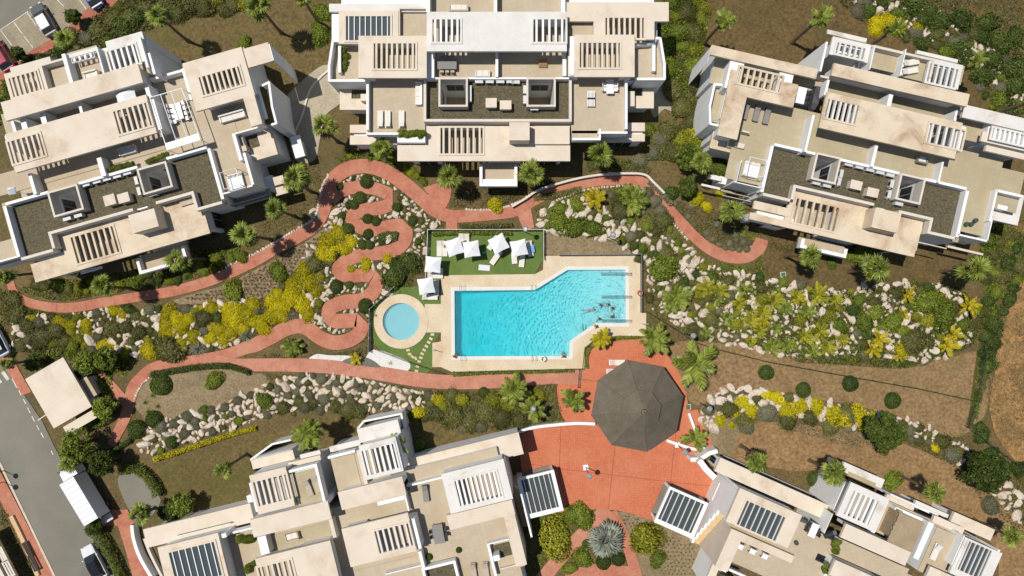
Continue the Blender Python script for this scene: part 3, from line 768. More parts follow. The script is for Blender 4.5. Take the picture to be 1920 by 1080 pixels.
# side terraces, left and right
a = T.terr((690, 148), (797, 252), 6.2); T.para(a, 6.2, 0.95, 0.28, 'W'); T.ext('parapet', [(a[0], a[3], a[0] + 3.7, a[3] + .25)], 7.15, 5.9, MT['white'])
a = T.terr((1071, 146), (1174, 250), 6.2); T.para(a, 6.2, 0.95, 0.28, 'E'); T.ext('parapet', [(a[2] - 3.4, a[3], a[2], a[3] + .25)], 7.15, 5.9, MT['white'])
a = T.terr((1072, 245), (1121, 262), 6.2); T.ext('parapet', [(a[0], a[3], a[2] + .2, a[3] + .25)], 7.15, 5.9, MT['white']); T.ext('parapet', [(a[2], a[1], a[2] + .22, a[3] - .003)], 7.14, 5.9, MT['white'])
T.box('planter_box', (745, 247), (797, 267), 6.75, 5.9, MT['white'])
T.ext('wall', [R((694, 236), (797, 252), 6.0), R((1072, 236), (1170, 252), 6.0)], 6.0, 3.0, MT['white'])
for c1, c2 in [((656, 234), (691, 249)), ((656, 254), (745, 271)), ((1177, 230), (1209, 246)), ((1121, 251), (1209, 265))]:
    T.box('roof_slab', c1, c2, 4.4, 3.9, MT['slab'])
q = R((664, 240), (745, 268), 3.9); T.ext('wall', [q], 3.88, 0, MT['white']); T.win(q, 'S', .3, .8, .1, 2.4, 3)
q = R((1125, 236), (1205, 262), 3.9); T.ext('wall', [q], 3.88, 0, MT['white']); T.win(q, 'S', .2, .8, .1, 2.4, 3)
# porch roofs with gravel trays
for c1, c2, g1, g2, x1, x2 in [((637, 157), (689, 206), (659, 158), (688, 185), (676, 176), (691, 189)), ((1176, 154), (1226, 203), (1177, 154), (1205, 180), (1175, 171), (1190, 199))]:
    rr, gg = R(c1, c2, 4.2), R(g1, g2, 4.2)
    T.ext('porch_roof', [rr], 4.2, 3.75, MT['slab'], [gg]); T.ext('gravel_tray', [gg], 3.95, 3.8, MT['gravel'])
    T.box('vent_box', x1, x2, 5.2, 4.0, MT['slab'])
    T.ext('porch_wall', [(rr[0] + .5, rr[1] + .5, rr[2] - .3, rr[3] - .6)], 3.74, 0, MT['white'])
# wing roofs with pergolas over the side terraces
T.roof([R((672, 67), (800, 146), 8.7)], 8.7, 0.35, MT['slab'], [(R((701, 82), (779, 129), 8.7), 8)])
T.roof([R((1077, 65), (1190, 144), 8.7)], 8.7, 0.35, MT['slab'], [(R((1087, 81), (1162, 127), 8.7), 8)])
T.box('roof_slab', (1065, 68), (1077, 143), 8.2, 7.8, MT['slab'])
for c1, c2 in [((676, 70), (698, 142)), ((783, 70), (798, 142)), ((700, 70), (782, 79)), ((1165, 68), (1186, 140)), ((1068, 68), (1085, 140)), ((1087, 68), (1163, 78))]:
    T.box('wall', c1, c2, 8.35, 6.0, MT['white'])
T.terr((640, 84), (800, 149), 6.22, zr=6.2); T.terr((1070, 84), (1228, 148), 6.22, zr=6.2)
def poly_wall(b, pts, z, h, t, mat, zb):
    for k in range(len(pts) - 1):
        pa, pb = P(*pts[k], z + h), P(*pts[k + 1], z + h); d = (pb - pa).normalized(); n_ = Vector((-d.y, d.x, 0)) * t / 2
        obj('parapet', MB().prism([tuple((pa + n_ - d * .05)[:2]), tuple((pa - n_ - d * .05)[:2]), tuple((pb - n_ + d * .05)[:2]), tuple((pb + n_ + d * .05)[:2])], zb, z + h + 0.004 * k), mat, b.root)
poly_wall(T, [(672, 79), (624, 76), (617, 122), (617, 151), (690, 151)], 6.2, 0.95, 0.28, MT['white'], 0)
poly_wall(T, [(1192, 83), (1227, 80), (1229, 71), (1238, 72), (1246, 120), (1246, 148), (1193, 148)], 6.2, 0.95, 0.28, MT['white'], 0)
T.box('parapet', (634, 86), (639, 136), 7.0, 6.2, MT['white']); T.box('parapet', (1223, 84), (1229, 133), 7.0, 6.2, MT['white'])
T.ext('terrace_floor', [R((622, 80), (690, 150), 6.1)], 6.06, 5.9, MT['terrace']); T.ext('terrace_floor', [R((1170, 80), (1243, 148), 6.1)], 6.06, 5.9, MT['terrace'])
# middle terraces and white roof with two pergolas
T.terr((806, 96), (1058, 146), 6.24, zr=6.2)
for c1, c2 in [((800, 96), (814, 146)), ((929, 97), (934, 144)), ((1055, 96), (1062, 142))]: T.box('wall', c1, c2, 7.5, 6.0, MT['white'])
T.roof([R((800, 22), (1063, 96), 9.3)], 9.3, 0.4, MT['slab_white'], [(R((811, 37), (863, 79), 9.3), 5), (R((1000, 37), (1060, 79), 9.3), 5)], sm=MT['white'])
for c1, c2 in [((803, 60), (811, 92)), ((866, 28), (996, 80)), ((1061, 30), (1063, 92)), ((812, 24), (865, 33)), ((998, 24), (1060, 33))]: T.box('wall', c1, c2, 8.9, 6.0, MT['white'])
# rear wings
T.roof([R((617, 7), (800, 22), 7.6)], 7.6, 0.4, MT['slab_white'])
T.roof([R((635, 20), (747, 82), 8.1)], 8.1, 0.4, MT['slab'], [(R((649, 31), (732, 76), 8.1), 8)], sm=MT['white'], glass=MT['skyglass'])
T.terr((747, 14), (800, 68), 7.2); T.para(R((746, 13), (800, 70), 8.0), 7.2, .8, .22, 'NW', MT['cream'])
T.roof([R((1060, 4), (1254, 40), 8.1), R((1114, 10), (1227, 74), 8.1)], 8.1, 0.4, MT['slab'], [(R((1135, 34), (1207, 72), 8.1), 7)])
T.terr((1062, 14), (1116, 68), 7.2); T.para(R((1060, 14), (1117, 70), 8.0), 7.2, .8, .25, 'NE', MT['cream'])
for c1, c2 in [((640, 24), (648, 78)), ((734, 24), (745, 78)), ((1210, 12), (1224, 70)), ((1118, 12), (1132, 70))]: T.box('wall', c1, c2, 7.65, 0, MT['white'])
T.box('wall', (1226, 40), (1232, 72), 6.2, 0, MT['white'])
T.box('wall', (622, 20), (636, 75), 7.1, 0, MT['white'])
T.terr((803, -20), (1062, 22), 7.0, MT['terrace'])
for c1, c2 in [((799, -20), (806, 22)), ((926, -20), (932, 22)), ((1052, -20), (1060, 22))]: T.box('wall', c1, c2, 8.6, 0, MT['white'])
T.box('wall', (640, 20), (1226, -20), 6.9, 0, MT['white'])

# =================================================================== left block
A = Bld('apartment_block', 'tilted terraced apartment block at left with long cream roof beams and dark gravel roof', -15.8, (250, 300))
R = A.R
w1, w2 = R((87, 360), (157, 392), 7.6), R((255, 317), (324, 350), 7.6)
i1, i2 = A.well(w1, G6), A.well(w2, G6)
gr = R((4, 382), (422, 378), 7.2)
t = .32
def vat(x, y, z): return A.R((x, y), (x, y), z)[:2]
uA, vS = vat(38, 489, 7.2); uB, _ = vat(100, 472, 7.2); uB2, vM = vat(85, 442, 7.2); uC, _ = vat(250, 396, 7.2); uD, vU = vat(293, 383, 7.2); uE, _ = vat(359, 365, 7.2)
REC = [(uB + t, vM, uC, vS + 9), (uC, vM + .6, uD, vS + 9), (uD, vU, uE, vS + 9)]
BODY = [R((4, 382), (422, 378), 6.0), R((10, 255), (480, 345), 6.0), R((15, 150), (300, 200), 6.0), R((342, 122), (500, 235), 6.0)]
A.ext('wall', BODY, 6.08, 0, MT['white'], [i1, i2] + REC)
A.ext('roof_deck', BODY, 6.12, 6.085, MT['terrace'], [w1, w2] + REC)
for i_ in (i1, i2):
    A.ext('well_floor', [i_], 0.1, 0, MT['terrace'])
    A.win((i_[0], i_[1], i_[0], i_[3]), 'E', .15, .85, 3.2, 5.6, 2); A.win((i_[0], i_[1], i_[2], i_[1]), 'S', .55, .85, 3.2, 5.4, 1)
A.para(gr, G6, 1.0, 0.35, 'EW', MT['white'])
for u0, u1 in [(gr[0] + .36, w1[0] - .003), (w1[2] + .003, w2[0] - .003), (w2[2] + .003, gr[2] - .36)]:
    A.ext('parapet', [(u0, gr[1], u1, gr[1] + .3)], 7.2, 6.0, MT['white'])
# stepped south parapet; the roof slab runs in under it
sp = [((38, 489), (100, 471)), ((83, 443), (252, 393)), ((290, 385), (360, 362)), ((368, 394), (422, 379))]
n1 = R((85, 442), (252, 400), 7.2); n2 = R((293, 383), (360, 366), 7.2)
A.ext('gravel_roof', [(gr[0] + .2, gr[1] + .2, gr[2] - .2, vS - .1)], G6, 6.13, MT['gravel'], [w1, w2, (uB, vM, uC, vS + 5), (uC, vM + .6, uD, vS + 5), (uD, vU, uE, vS + 5)])
t = .32
for q in [(gr[0] + .36, vS - t, uB, vS), (uB - .003, vM - t, uB + t, vS - t - .003), (uB + t, vM - t, uC, vM - .003), (uD, vU - t, uE + t, vU), (uE, vU + .003, uE + t, vS - t - .003), (uE, vS - t, gr[2] - .36, vS)]:
    A.ext('parapet', [q], 7.2, 5.6, MT['cream'])
# south slab
sl = [R((57, 496), (394, 437), 5.9), R((85, 442), (385, 425), 5.9)]
A.roof([R((57, 496), (394, 437), 5.9), (uB + t, vM, uC, R((57, 496), (394, 437), 5.9)[1] + .01), (uC, vM - .1, uE, R((57, 496), (394, 437), 5.9)[1] + .01), (uD + .1, vU, uE, vM)], 5.9, 0.4, MT['slab_stained'], [(R((133, 446), (225, 472), 5.9), 7)])
A.box('stair_box', (240, 404), (298, 424), 8.0, 5.8, MT['slab'])
A.box('skylight_box', (257, 392), (277, 389), 7.0, 6.1, MT['white'])
q = R((75, 482), (128, 505), 5.5); A.ext('wall', [q], 5.48, 0, MT['white']); A.win(q, 'S', .2, .8, 3.2, 5.3); A.win(q, 'S', .2, .8, .1, 2.4)
q = R((232, 410), (384, 428), 5.5); A.ext('wall', [q], 5.48, 0, MT['white']); A.win(q, 'S', .1, .4, 3.2, 5.3); A.win(q, 'S', .5, .95, .1, 2.4, 3); A.win(q, 'E', .3, .9, .1, 2.4)
A.box('wall', (128, 448), (232, 470), 3.0, 0, MT['terrace'])
b1 = A.R((252, 480), (352, 489), 3.9)
A.ext('balcony_floor', [b1], 3.0, 2.6, MT['terrace']); A.para(b1, 3.0, 0.9, 0.35, 'SEW', MT['white'])
A.box('roof_slab', (150, 510), (190, 503), 4.0, 3.7, MT['white'])
# front terraces
A.terr((-30, 335), (310, 280), 6.22, zr=6.2)
A.terr((280, 180), (474, 349), 6.18, zr=6.2)
for c1, c2 in [((52, 326), (69, 363)), ((181, 297), (199, 329))]: A.box('wall', c1, c2, 7.6, 6.0, MT['white'])
A.box('planter_box', (196, 323), (248, 309), 6.9, 6.0, MT['white']); A.box('planter_box', (270, 306), (315, 294), 6.9, 6.0, MT['white'])
ep = R((418, 362), (474, 349), 7.2); A.ext('parapet', [ep], 7.2, 3.0, MT['white'])
e2 = R((451, 288), (477, 347), 7.2); A.ext('parapet', [(e2[2] - .3, e2[1], e2[2], ep[1] - .003)], 7.2, 3.0, MT['white'])
A.terr((-40, 465), (38, 488), 6.1); A.box('parapet', (-40, 500), (38, 481), 7.0, 3.0, MT['white'])
# roofs
A.roof([R((9, 252), (294, 249), 8.9)], 8.9, 0.35, MT['slab'], [(R((15, 267), (86, 291), 8.9), 6), (R((213, 210), (286, 235), 8.9), 6)])
for c1, c2 in [((10, 255), (16, 282)), ((90, 240), (208, 250)), ((288, 185), (292, 245)), ((22, 252), (90, 240)), ((210, 200), (285, 182))]: A.box('wall', c1, c2, 8.55, 6.0, MT['white'])
A.terr((2, 215), (280, 190), 6.24, zr=6.2)
A.roof([R((1, 192), (268, 154), 9.4)], 9.4, 0.4, MT['slab'])
for c1, c2 in [((145, 192), (156, 211)), ((73, 211), (89, 232)), ((37, 224), (52, 240)), ((20, 228), (31, 246)), ((270, 160), (284, 182))]: A.box('wall', c1, c2, 8.4, 6.0, MT['white'])
A.box('wall', (8, 192), (262, 150), 9.0, 6.0, MT['white'])
# rear terraces, fins and pergolas
A.roof([R((7, 139), (88, 172), 8.6)], 8.6, 0.35, MT['slab'], [(R((17, 148), (80, 168), 8.6), 6)])
A.box('roof_slab', (18, 127), (97, 120), 7.2, 6.8, MT['cream'])
A.terr((76, 122), (138, 158), 7.9); A.para(R((73, 121), (138, 160), 8.9), 7.9, 1.0, .25, 'NW', MT['cream'])
A.box('fin_wall', (115, 102), (137, 154), 9.3, 0, MT['white'])
A.terr((125, 100), (196, 140), 7.9)
A.roof([R((126, 103), (181, 95), 8.9)], 8.9, 0.25, MT['slab_white'])
o_ = A.roof([R((133, 110), (178, 107), 8.9)], 8.9, 0.2, MT['white'], [(R((134, 110.4), (177, 106.2), 8.9), 4)], curb=False)
A.box('fin_wall', (179, 88), (196, 138), 9.3, 0, MT['white'])
A.roof([R((197, 78), (281, 112), 8.8)], 8.8, 0.35, MT['slab_white'], [(R((201, 98), (263, 118), 8.8), 5)], sm=MT['white'])
A.box('fin_wall', (259, 70), (279, 126), 9.4, 0, MT['white']); A.box('fin_wall', (276, 100), (292, 138), 9.0, 0, MT['white'])
A.box('wall', (200, 85), (276, 80), 8.4, 0, MT['white'])
q = R((20, 140), (290, 140), 6.0); A.ext('wall', [q], 6.0, 0, MT['white']); A.win(q, 'E', .2, .8, .2, 2.4)
# dining terrace and north-east wing
A.terr((284, 150), (372, 185), 6.22, zr=6.2); A.para(R((280, 147), (374, 186), 7.3), 6.2, 1.1, .28, 'N', MT['white']); A.box('parapet', (340, 129), (373, 183), 7.4, 6.0, MT['white'])
RE = R((342, 119), (478, 178), 8.8)
A.roof([RE, R((454, 178), (492, 232), 8.8), R((456, 92), (512, 114), 8.8)], 8.8, 0.35, MT['slab'], [(R((373, 146), (457, 158), 8.8), 8)])
for c1, c2 in [((345, 121), (372, 165)), ((460, 112), (474, 172)), ((380, 122), (450, 104)), ((378, 195), (450, 178)), ((462, 190), (485, 228))]: A.box('wall', c1, c2, 8.44, 0 if c1[0] > 440 else 6.0, MT['white'])
A.box('fin_wall', (505, 82), (512, 113), 8.78, 0, MT['white'])
A.box('awning', (383, 203), (454, 183), 8.3, 8.2, MT['white_metal'])
poly_wall(A, [(492, 160), (504, 154), (510, 200), (518, 231), (508, 234)], 6.2, 0.95, 0.25, MT['white'], 0)
A.ext('terrace_floor', [R((480, 165), (516, 228), 6.2)], 6.16, 5.9, MT['soil']); A.box('parapet', (472, 163), (498, 219), 7.1, 5.9, MT['white'])
# porch with gravel tray, lower slabs
pr = R((436, 252), (521, 289), 5.4); gg = R((450, 256), (488, 274), 5.4)
A.ext('porch_roof', [pr], 5.4, 4.9, MT['slab'], [gg]); A.ext('gravel_tray', [gg], 5.15, 5.0, MT['gravel'])
A.ext('parapet', [R((435, 251), (483, 240), 7.0)], 7.0, 5.0, MT['white']); A.ext('parapet', [R((435, 252), (455, 300), 7.0)], 7.04, 5.0, MT['white'])
A.box('vent_box', (446, 276), (463, 282), 6.6, 5.2, MT['slab']); A.ext('porch_wall', [(pr[0] + .3, pr[1] + .3, pr[2] - .15, pr[3] - .3)], 4.88, 0, MT['white'])
A.box('roof_slab', (543, 258), (572, 292), 2.8, 2.4, MT['white']); A.box('wall', (548, 262), (566, 285), 2.38, 0, MT['white'])
A.box('roof_slab', (509, 334), (534, 343), 3.4, 3.0, MT['slab']); A.box('roof_slab', (514, 353), (540, 361), 3.4, 3.0, MT['slab'])
q = R((425, 352), (515, 350), 3.0); A.ext('wall', [q], 3.0, 0, MT['white']); A.win(q, 'S', .2, .8, .2, 2.4, 3)
bb = R((430, 372), (505, 368), 3.8); A.ext('balcony_floor', [bb], 2.95, 2.6, MT['terrace']); A.rail((430, 386), (500, 366), 2.95)

# =================================================================== right block
B = Bld('apartment_block', 'tilted terraced apartment block at right with rust-stained cream roof beams and dark gravel roof', 13.0, (1600, 270))
R = B.R
w1, w2 = R((1532, 285), (1567, 346), 7.6), R((1690, 324), (1726, 384), 7.6)
i1, i2 = B.well(w1, G6), B.well(w2, G6)
gr = R((1447, 267), (1795, 455), 7.2)
def vb(x, y, z=7.2): return B.R((x, y), (x, y), z)[:2]
uA, vS = vb(1424, 365); uB, _ = vb(1480, 383); uB2, vM = vb(1487, 351); uC, _ = vb(1638, 388); uD, vU = vb(1685, 399); uE, _ = vb(1744, 413); uF, vS2 = vb(1738, 441); uG, _ = vb(1795, 455)
REC = [(uB + t, vM, uC, vS + 9), (uC, vM + .6, uD, vS + 9), (uD, vU, uE, vS + 9)]
BODY = [R((1447, 267), (1795, 455), 6.0), R((1385, 185), (1860, 390), 6.0), R((1345, 90), (1520, 200), 6.0), R((1570, 70), (1800, 160), 6.0), R((1790, 200), (1930, 290), 6.0)]
B.ext('wall', BODY, 6.08, 0, MT['white'], [i1, i2] + REC)
B.ext('roof_deck', BODY, 6.12, 6.085, MT['terrace_grey'], [w1, w2] + REC)
for i_ in (i1, i2):
    B.ext('well_floor', [i_], 0.1, 0, MT['terrace'])
    B.win((i_[2], i_[1], i_[2], i_[3]), 'W', .15, .85, 3.2, 5.6, 2); B.win((i_[0], i_[1], i_[2], i_[1]), 'S', .15, .45, 3.2, 5.4, 1)
B.ext('gravel_roof', [(gr[0] + .2, gr[1] + .2, gr[2] - .2, vS - .1)], G6, 6.13, MT['gravel'], [w1, w2, (uB, vM, uC, vS + 5), (uC, vM + .6, uD, vS + 5), (uD, vU, uE, vS + 5)])
B.para((gr[0], gr[1], gr[2], vS), G6, 1.0, 0.35, 'EW', MT['white'])
for u0, u1 in [(gr[0] + .36, w1[0] - .003), (w1[2] + .003, w2[0] - .003), (w2[2] + .003, gr[2] - .36)]:
    B.ext('parapet', [(u0, gr[1], u1, gr[1] + .3)], 7.2, 6.0, MT['white'])
for q in [(gr[0] + .36, vS - t, uB, vS), (uB - .003, vM - t, uB + t, vS - t - .003), (uB + t, vM - t, uC, vM - .003), (uD, vU - t, uE + t, vU), (uE, vU + .003, uE + t, vS - t - .003), (uE, vS - t, gr[2] - .36, vS)]:
    B.ext('parapet', [q], 7.2, 5.6, MT['cream'])
sr = R((1407, 398), (1714, 482), 5.9); vv = R((1407, 398), (1410, 399), 5.9)[1]
B.roof([(sr[0], vv, sr[2], sr[3]), (uB + t, vM, uC, vv + .01), (uC, vM - .1, uE, vv + .01), (uD + .1, vU, uE, vM)], 5.9, 0.4, MT['slab_stained'], [(R((1494, 372), (1563, 434), 5.9), 6)])
B.box('roof_slab', (1415, 376), (1482, 407), 6.0, 5.6, MT['slab_stained'])
B.box('roof_slab', (1722, 453), (1775, 467), 5.8, 5.4, MT['slab']); B.box('roof_slab', (1778, 460), (1843, 479), 4.4, 4.0, MT['slab'])
B.box('stair_box', (1642, 389), (1682, 437), 8.0, 5.8, MT['slab_stained']); B.box('skylight_box', (1645, 389), (1658, 396), 7.0, 6.1, MT['white'])
q = R((1420, 395), (1488, 425), 5.5); B.ext('wall', [q], 5.48, 0, MT['white']); B.win(q, 'S', .1, .5, .1, 2.4); B.win(q, 'S', .6, .9, 3.2, 5.3)
q = R((1570, 395), (1700, 470), 5.5); B.ext('wall', [q], 5.48, 0, MT['white']); B.win(q, 'S', .05, .4, 3.2, 5.3); B.win(q, 'S', .5, .95, .1, 2.4, 3)
B.box('wall', (1490, 372), (1570, 440), 3.0, 0, MT['terrace'])
b1 = B.R((1505, 441), (1586, 484), 3.9); B.ext('balcony_floor', [b1], 3.0, 2.6, MT['terrace']); B.para(b1, 3.0, 0.9, 0.4, 'SEW', MT['white'])
# terraces
B.terr((1395, 180), (1530, 300), 6.18, MT['terrace_grey'], 6.2); B.terr((1380, 240), (1440, 352), 6.17, MT['terrace_grey'])
q = R((1522, 232), (1905, 400), 6.2); B.ext('terrace_floor', [(q[0], q[1], q[2], gr[1] + .1), (gr[2] - .1, q[1], q[2], q[3])], 6.16, 6.1, MT['terrace_grey']); B.terr((1800, 330), (1850, 445), 6.172, MT['terrace_grey'])
p_ = R((1394, 290), (1427, 358), 7.2)
B.ext('parapet', [R((1391, 300), (1380, 343), 7.2)], 7.2, 3.0, MT['white']); B.ext('parapet', [R((1377, 340), (1430, 354), 7.2)], 7.2, 3.0, MT['white'])
B.box('wall', (1524, 215), (1512, 285), 8.2, 6.0, MT['white'])
for c1, c2 in [((1647, 272), (1632, 312)), ((1770, 304), (1758, 342))]: B.box('wall', c1, c2, 7.6, 6.0, MT['white'])
B.box('parapet', (1797, 438), (1852, 454), 7.2, 3.0, MT['white']); B.box('parapet', (1862, 410), (1850, 454), 7.2, 3.0, MT['white'])
# roofs
B.roof([R((1551, 172), (1790, 298), 8.9)], 8.9, 0.35, MT['slab_stained'], [(R((1553, 186), (1602, 233), 8.9), 6), (R((1743, 231), (1800, 281), 8.9), 5)], sm=MT['slab_white'])
for c1, c2 in [((1612, 195), (1740, 270)), ((1797, 235), (1801, 285)), ((1560, 178), (1608, 186)), ((1745, 222), (1800, 231))]: B.box('wall', c1, c2, 8.55, 6.0, MT['white'])
B.terr((1556, 140), (1800, 235), 6.24, MT['terrace_grey'], 6.2)
B.roof([R((1564, 118), (1813, 200), 9.4)], 9.4, 0.4, MT['slab_stained'])
for c1, c2 in [((1675, 178), (1662, 200)), ((1796, 208), (1788, 226)), ((1556, 150), (1545, 178))]: B.box('wall', c1, c2, 8.4, 6.0, MT['white'])
B.box('wall', (1570, 122), (1805, 190), 9.0, 6.0, MT['white'])
# rear terraces and pergolas
B.roof([R((1562, 68), (1626, 118), 8.6)], 8.6, 0.35, MT['slab_white'], [(R((1570, 80), (1617, 112), 8.6), 5)])
B.box('roof_slab', (1552, 55), (1624, 80), 7.4, 7.0, MT['slab_white'])
B.box('fin_wall', (1549, 78), (1540, 134), 8.8, 0, MT['white']); B.box('fin_wall', (1642, 85), (1630, 130), 9.2, 0, MT['white']); B.box('fin_wall', (1700, 92), (1687, 142), 9.3, 0, MT['white'])
B.terr((1640, 84), (1690, 140), 7.9, MT['terrace_grey']); B.terr((1698, 98), (1738, 155), 7.9, MT['terrace_grey'])
B.para(R((1636, 84), (1745, 150), 8.8), 7.9, .9, .25, 'NE', MT['cream'])
B.roof([R((1743, 108), (1796, 168), 8.6)], 8.6, 0.35, MT['slab_white'], [(R((1744, 119), (1788, 165), 8.6), 5)])
B.box('roof_slab', (1720, 94), (1795, 118), 7.4, 7.0, MT['slab_white'])
q = R((1570, 70), (1795, 150), 7.0); B.ext('wall', [q], 6.98, 0, MT['white'])
# north-west wing
B.roof([R((1335, 84), (1530, 148), 8.8), R((1372, 130), (1487, 202), 8.8)], 8.8, 0.35, MT['slab_stained'], [(R((1387, 126), (1460, 173), 8.8), 7)])
B.roof([R((1366, 160), (1382, 262), 8.8)], 8.78, 0.33, MT['slab_stained'])
for c1, c2 in [((1370, 112), (1384, 170)), ((1464, 128), (1478, 185)), ((1390, 108), (1460, 122)), ((1370, 165), (1379, 255))]: B.box('wall', c1, c2, 8.43, 0 if c1[0] < 1385 else 6.0, MT['white'])
B.box('fin_wall', (1334, 86), (1327, 118), 8.78, 0, MT['white'])
B.terr((1488, 135), (1545, 170), 6.22, MT['terrace_grey'], 6.2); B.para(R((1488, 128), (1552, 165), 7.4), 6.2, 1.1, .25, 'NW', MT['cream'])
poly_wall(B, [(1366, 160), (1340, 158), (1331, 200), (1332, 232), (1350, 236)], 6.2, 0.95, 0.25, MT['white'], 0)
B.ext('terrace_floor', [R((1342, 165), (1358, 230), 6.2)], 6.16, 5.9, MT['terrace_grey']); B.box('parapet', (1362, 168), (1351, 222), 7.1, 5.9, MT['white'])
B.box('wall', (1350, 160), (1370, 235), 6.0, 0, MT['white'])
pr = R((1337, 238), (1380, 300), 5.4); gg = R((1362, 245), (1388, 272), 5.4)
B.ext('porch_roof', [R((1339, 240), (1386, 290), 5.4)], 5.4, 4.9, MT['slab_stained'], [gg]); B.ext('gravel_tray', [gg], 5.15, 5.0, MT['gravel'])
B.box('vent_box', (1380, 266), (1395, 279), 6.6, 5.2, MT['slab']); B.ext('porch_wall', [R((1343, 250), (1380, 285), 4.9)], 4.88, 0, MT['white'])
B.box('parapet', (1392, 244), (1405, 250), 7.1, 5.0, MT['slab'])
B.box('roof_slab', (1330, 326), (1352, 340), 3.6, 3.2, MT['slab_white']); B.box('roof_slab', (1316, 344), (1350, 356), 3.4, 3.0, MT['slab_white'])
q = R((1350, 330), (1420, 360), 3.0); B.ext('wall', [q], 3.0, 0, MT['white']); B.win(q, 'S', .3, .9, .2, 2.4)
bb = R((1352, 358), (1420, 370), 3.0); B.ext('balcony_floor', [bb], 2.9, 2.5, MT['terrace_grey']); B.rail((1354, 366), (1408, 378), 2.9)
# east wing, white
B.roof([R((1809, 196), (1935, 250), 8.0)], 8.0, 0.4, MT['slab_white'], [(R((1862, 240), (1930, 276), 8.0), 8)], sm=MT['white'])
B.roof([R((1848, 244), (1940, 285), 8.02)], 8.0 - .42, 0.3, MT['slab'])
B.roof([R((1850, 272), (1940, 304), 8.1)], 8.1, 0.4, MT['slab'])
B.terr((1796, 208), (1845, 270), 6.2, MT['terrace_grey']); B.para(R((1795, 205), (1852, 262), 7.3), 6.2, 1.1, .25, 'NE', MT['white'])
B.box('wall', (1860, 232), (1935, 285), 7.6, 0, MT['white'])
pr = R((1870, 356), (1908, 422), 5.2); gg = R((1874, 366), (1894, 398), 5.2)
B.ext('porch_roof', [R((1866, 355), (1908, 423), 5.2)], 5.2, 4.7, MT['slab_white'], [gg]); B.ext('gravel_tray', [gg], 5.0, 4.8, MT['gravel'])
B.box('vent_box', (1872, 383), (1888, 395), 6.2, 5.0, MT['white']); B.ext('porch_wall', [R((1872, 366), (1902, 412), 4.7)], 4.68, 0, MT['white'])
B.box('parapet', (1868, 355), (1858, 415), 7.1, 4.8, MT['white']); B.box('parapet', (1871, 355), (1918, 371), 7.1, 4.8, MT['white'])
# =================================================================== bottom-left block
L = Bld('apartment_block', 'tilted cream apartment block at bottom left with slatted pergolas and a blue glass skylight', -13.8, (640, 950))
R = L.R
GD = 6.12
BODY = [R((300, 1035), (990, 1120), 6.0), R((470, 905), (620, 1010), 6.0), R((620, 860), (760, 1000), 6.0), R((760, 880), (985, 1060), 6.0)]
L.ext('wall', BODY, 6.08, 0, MT['white'])
L.ext('roof_deck', BODY, GD, 6.085, MT['terrace'])
L.roof([R((268, 993), (477, 978), 5.6)], 5.6, 0.5, MT['slab'])
q = R((276, 1000), (470, 975), 5.1); L.ext('wall', [q], 5.08, 0, MT['white']); L.win(q, 'N', .05, .2, .2, 2.4)
L.box('garden_wall', (362, 968), (472, 941), 0.9, 0, MT['cream']); L.box('planter', (462, 930), (475, 944), 2.0, 0, MT['white'])
L.rail((330, 1006), (432, 981), 5.6, 0.6)
L.roof([R((295, 1027), (432, 1095), 8.6)], 8.6, 0.4, MT['slab'], [(R((317, 1036), (417, 1078), 8.6), 7)], sm=MT['white'], glass=MT['skyglass'])
L.box('wall', (299, 1030), (425, 1007), 8.2, 0, MT['white']); L.ext('wall', [R((408, 1012), (432, 1100), 8.2)], 8.18, 0, MT['white']); L.box('wall', (297, 1032), (318, 1100), 8.19, 0, MT['white'])
L.box('parapet', (428, 1003), (474, 988), 7.2, 6.0, MT['white'])
# west half: beams, pergolas, spine wall
L.roof([R((467, 892), (553, 948), 8.8)], 8.8, 0.35, MT['slab'], [(R((475, 904), (547, 934), 8.8), 6)], sm=MT['slab_white'])
L.box('wall', (468, 894), (540, 880), 8.4, 0, MT['white']); L.box('wall', (470, 905), (480, 960), 8.42, 0, MT['white'])
L.terr((548, 888), (610, 946), 7.7, MT['terrace_grey']); L.para(R((541, 882), (612, 945), 8.7), 7.7, 1.0, .3, 'NE', MT['white'])
L.box('wall', (545, 885), (608, 945), 7.58, 0, MT['white'])
L.roof([R((468, 975), (622, 972), 8.9)], 8.9, 0.4, MT['slab'])
L.box('wall', (474, 972), (616, 945), 8.5, 0, MT['white'])
L.terr((486, 1010), (628, 1015), 6.2, MT['terrace_grey']); L.box('wall', (482, 1008), (506, 1037), 7.6, 6.0, MT['white']); L.box('parapet', (616, 974), (632, 1010), 7.4, 0, MT['cream'])
L.roof([R((478, 1048), (640, 1100), 8.9)], 8.9, 0.4, MT['slab'], [(R((484, 1064), (556, 1092), 8.9), 6)])
L.box('wall', (560, 1030), (632, 1095), 8.5, 0, MT['white']); L.box('wall', (482, 1052), (556, 1034), 8.48, 6, MT['white'])
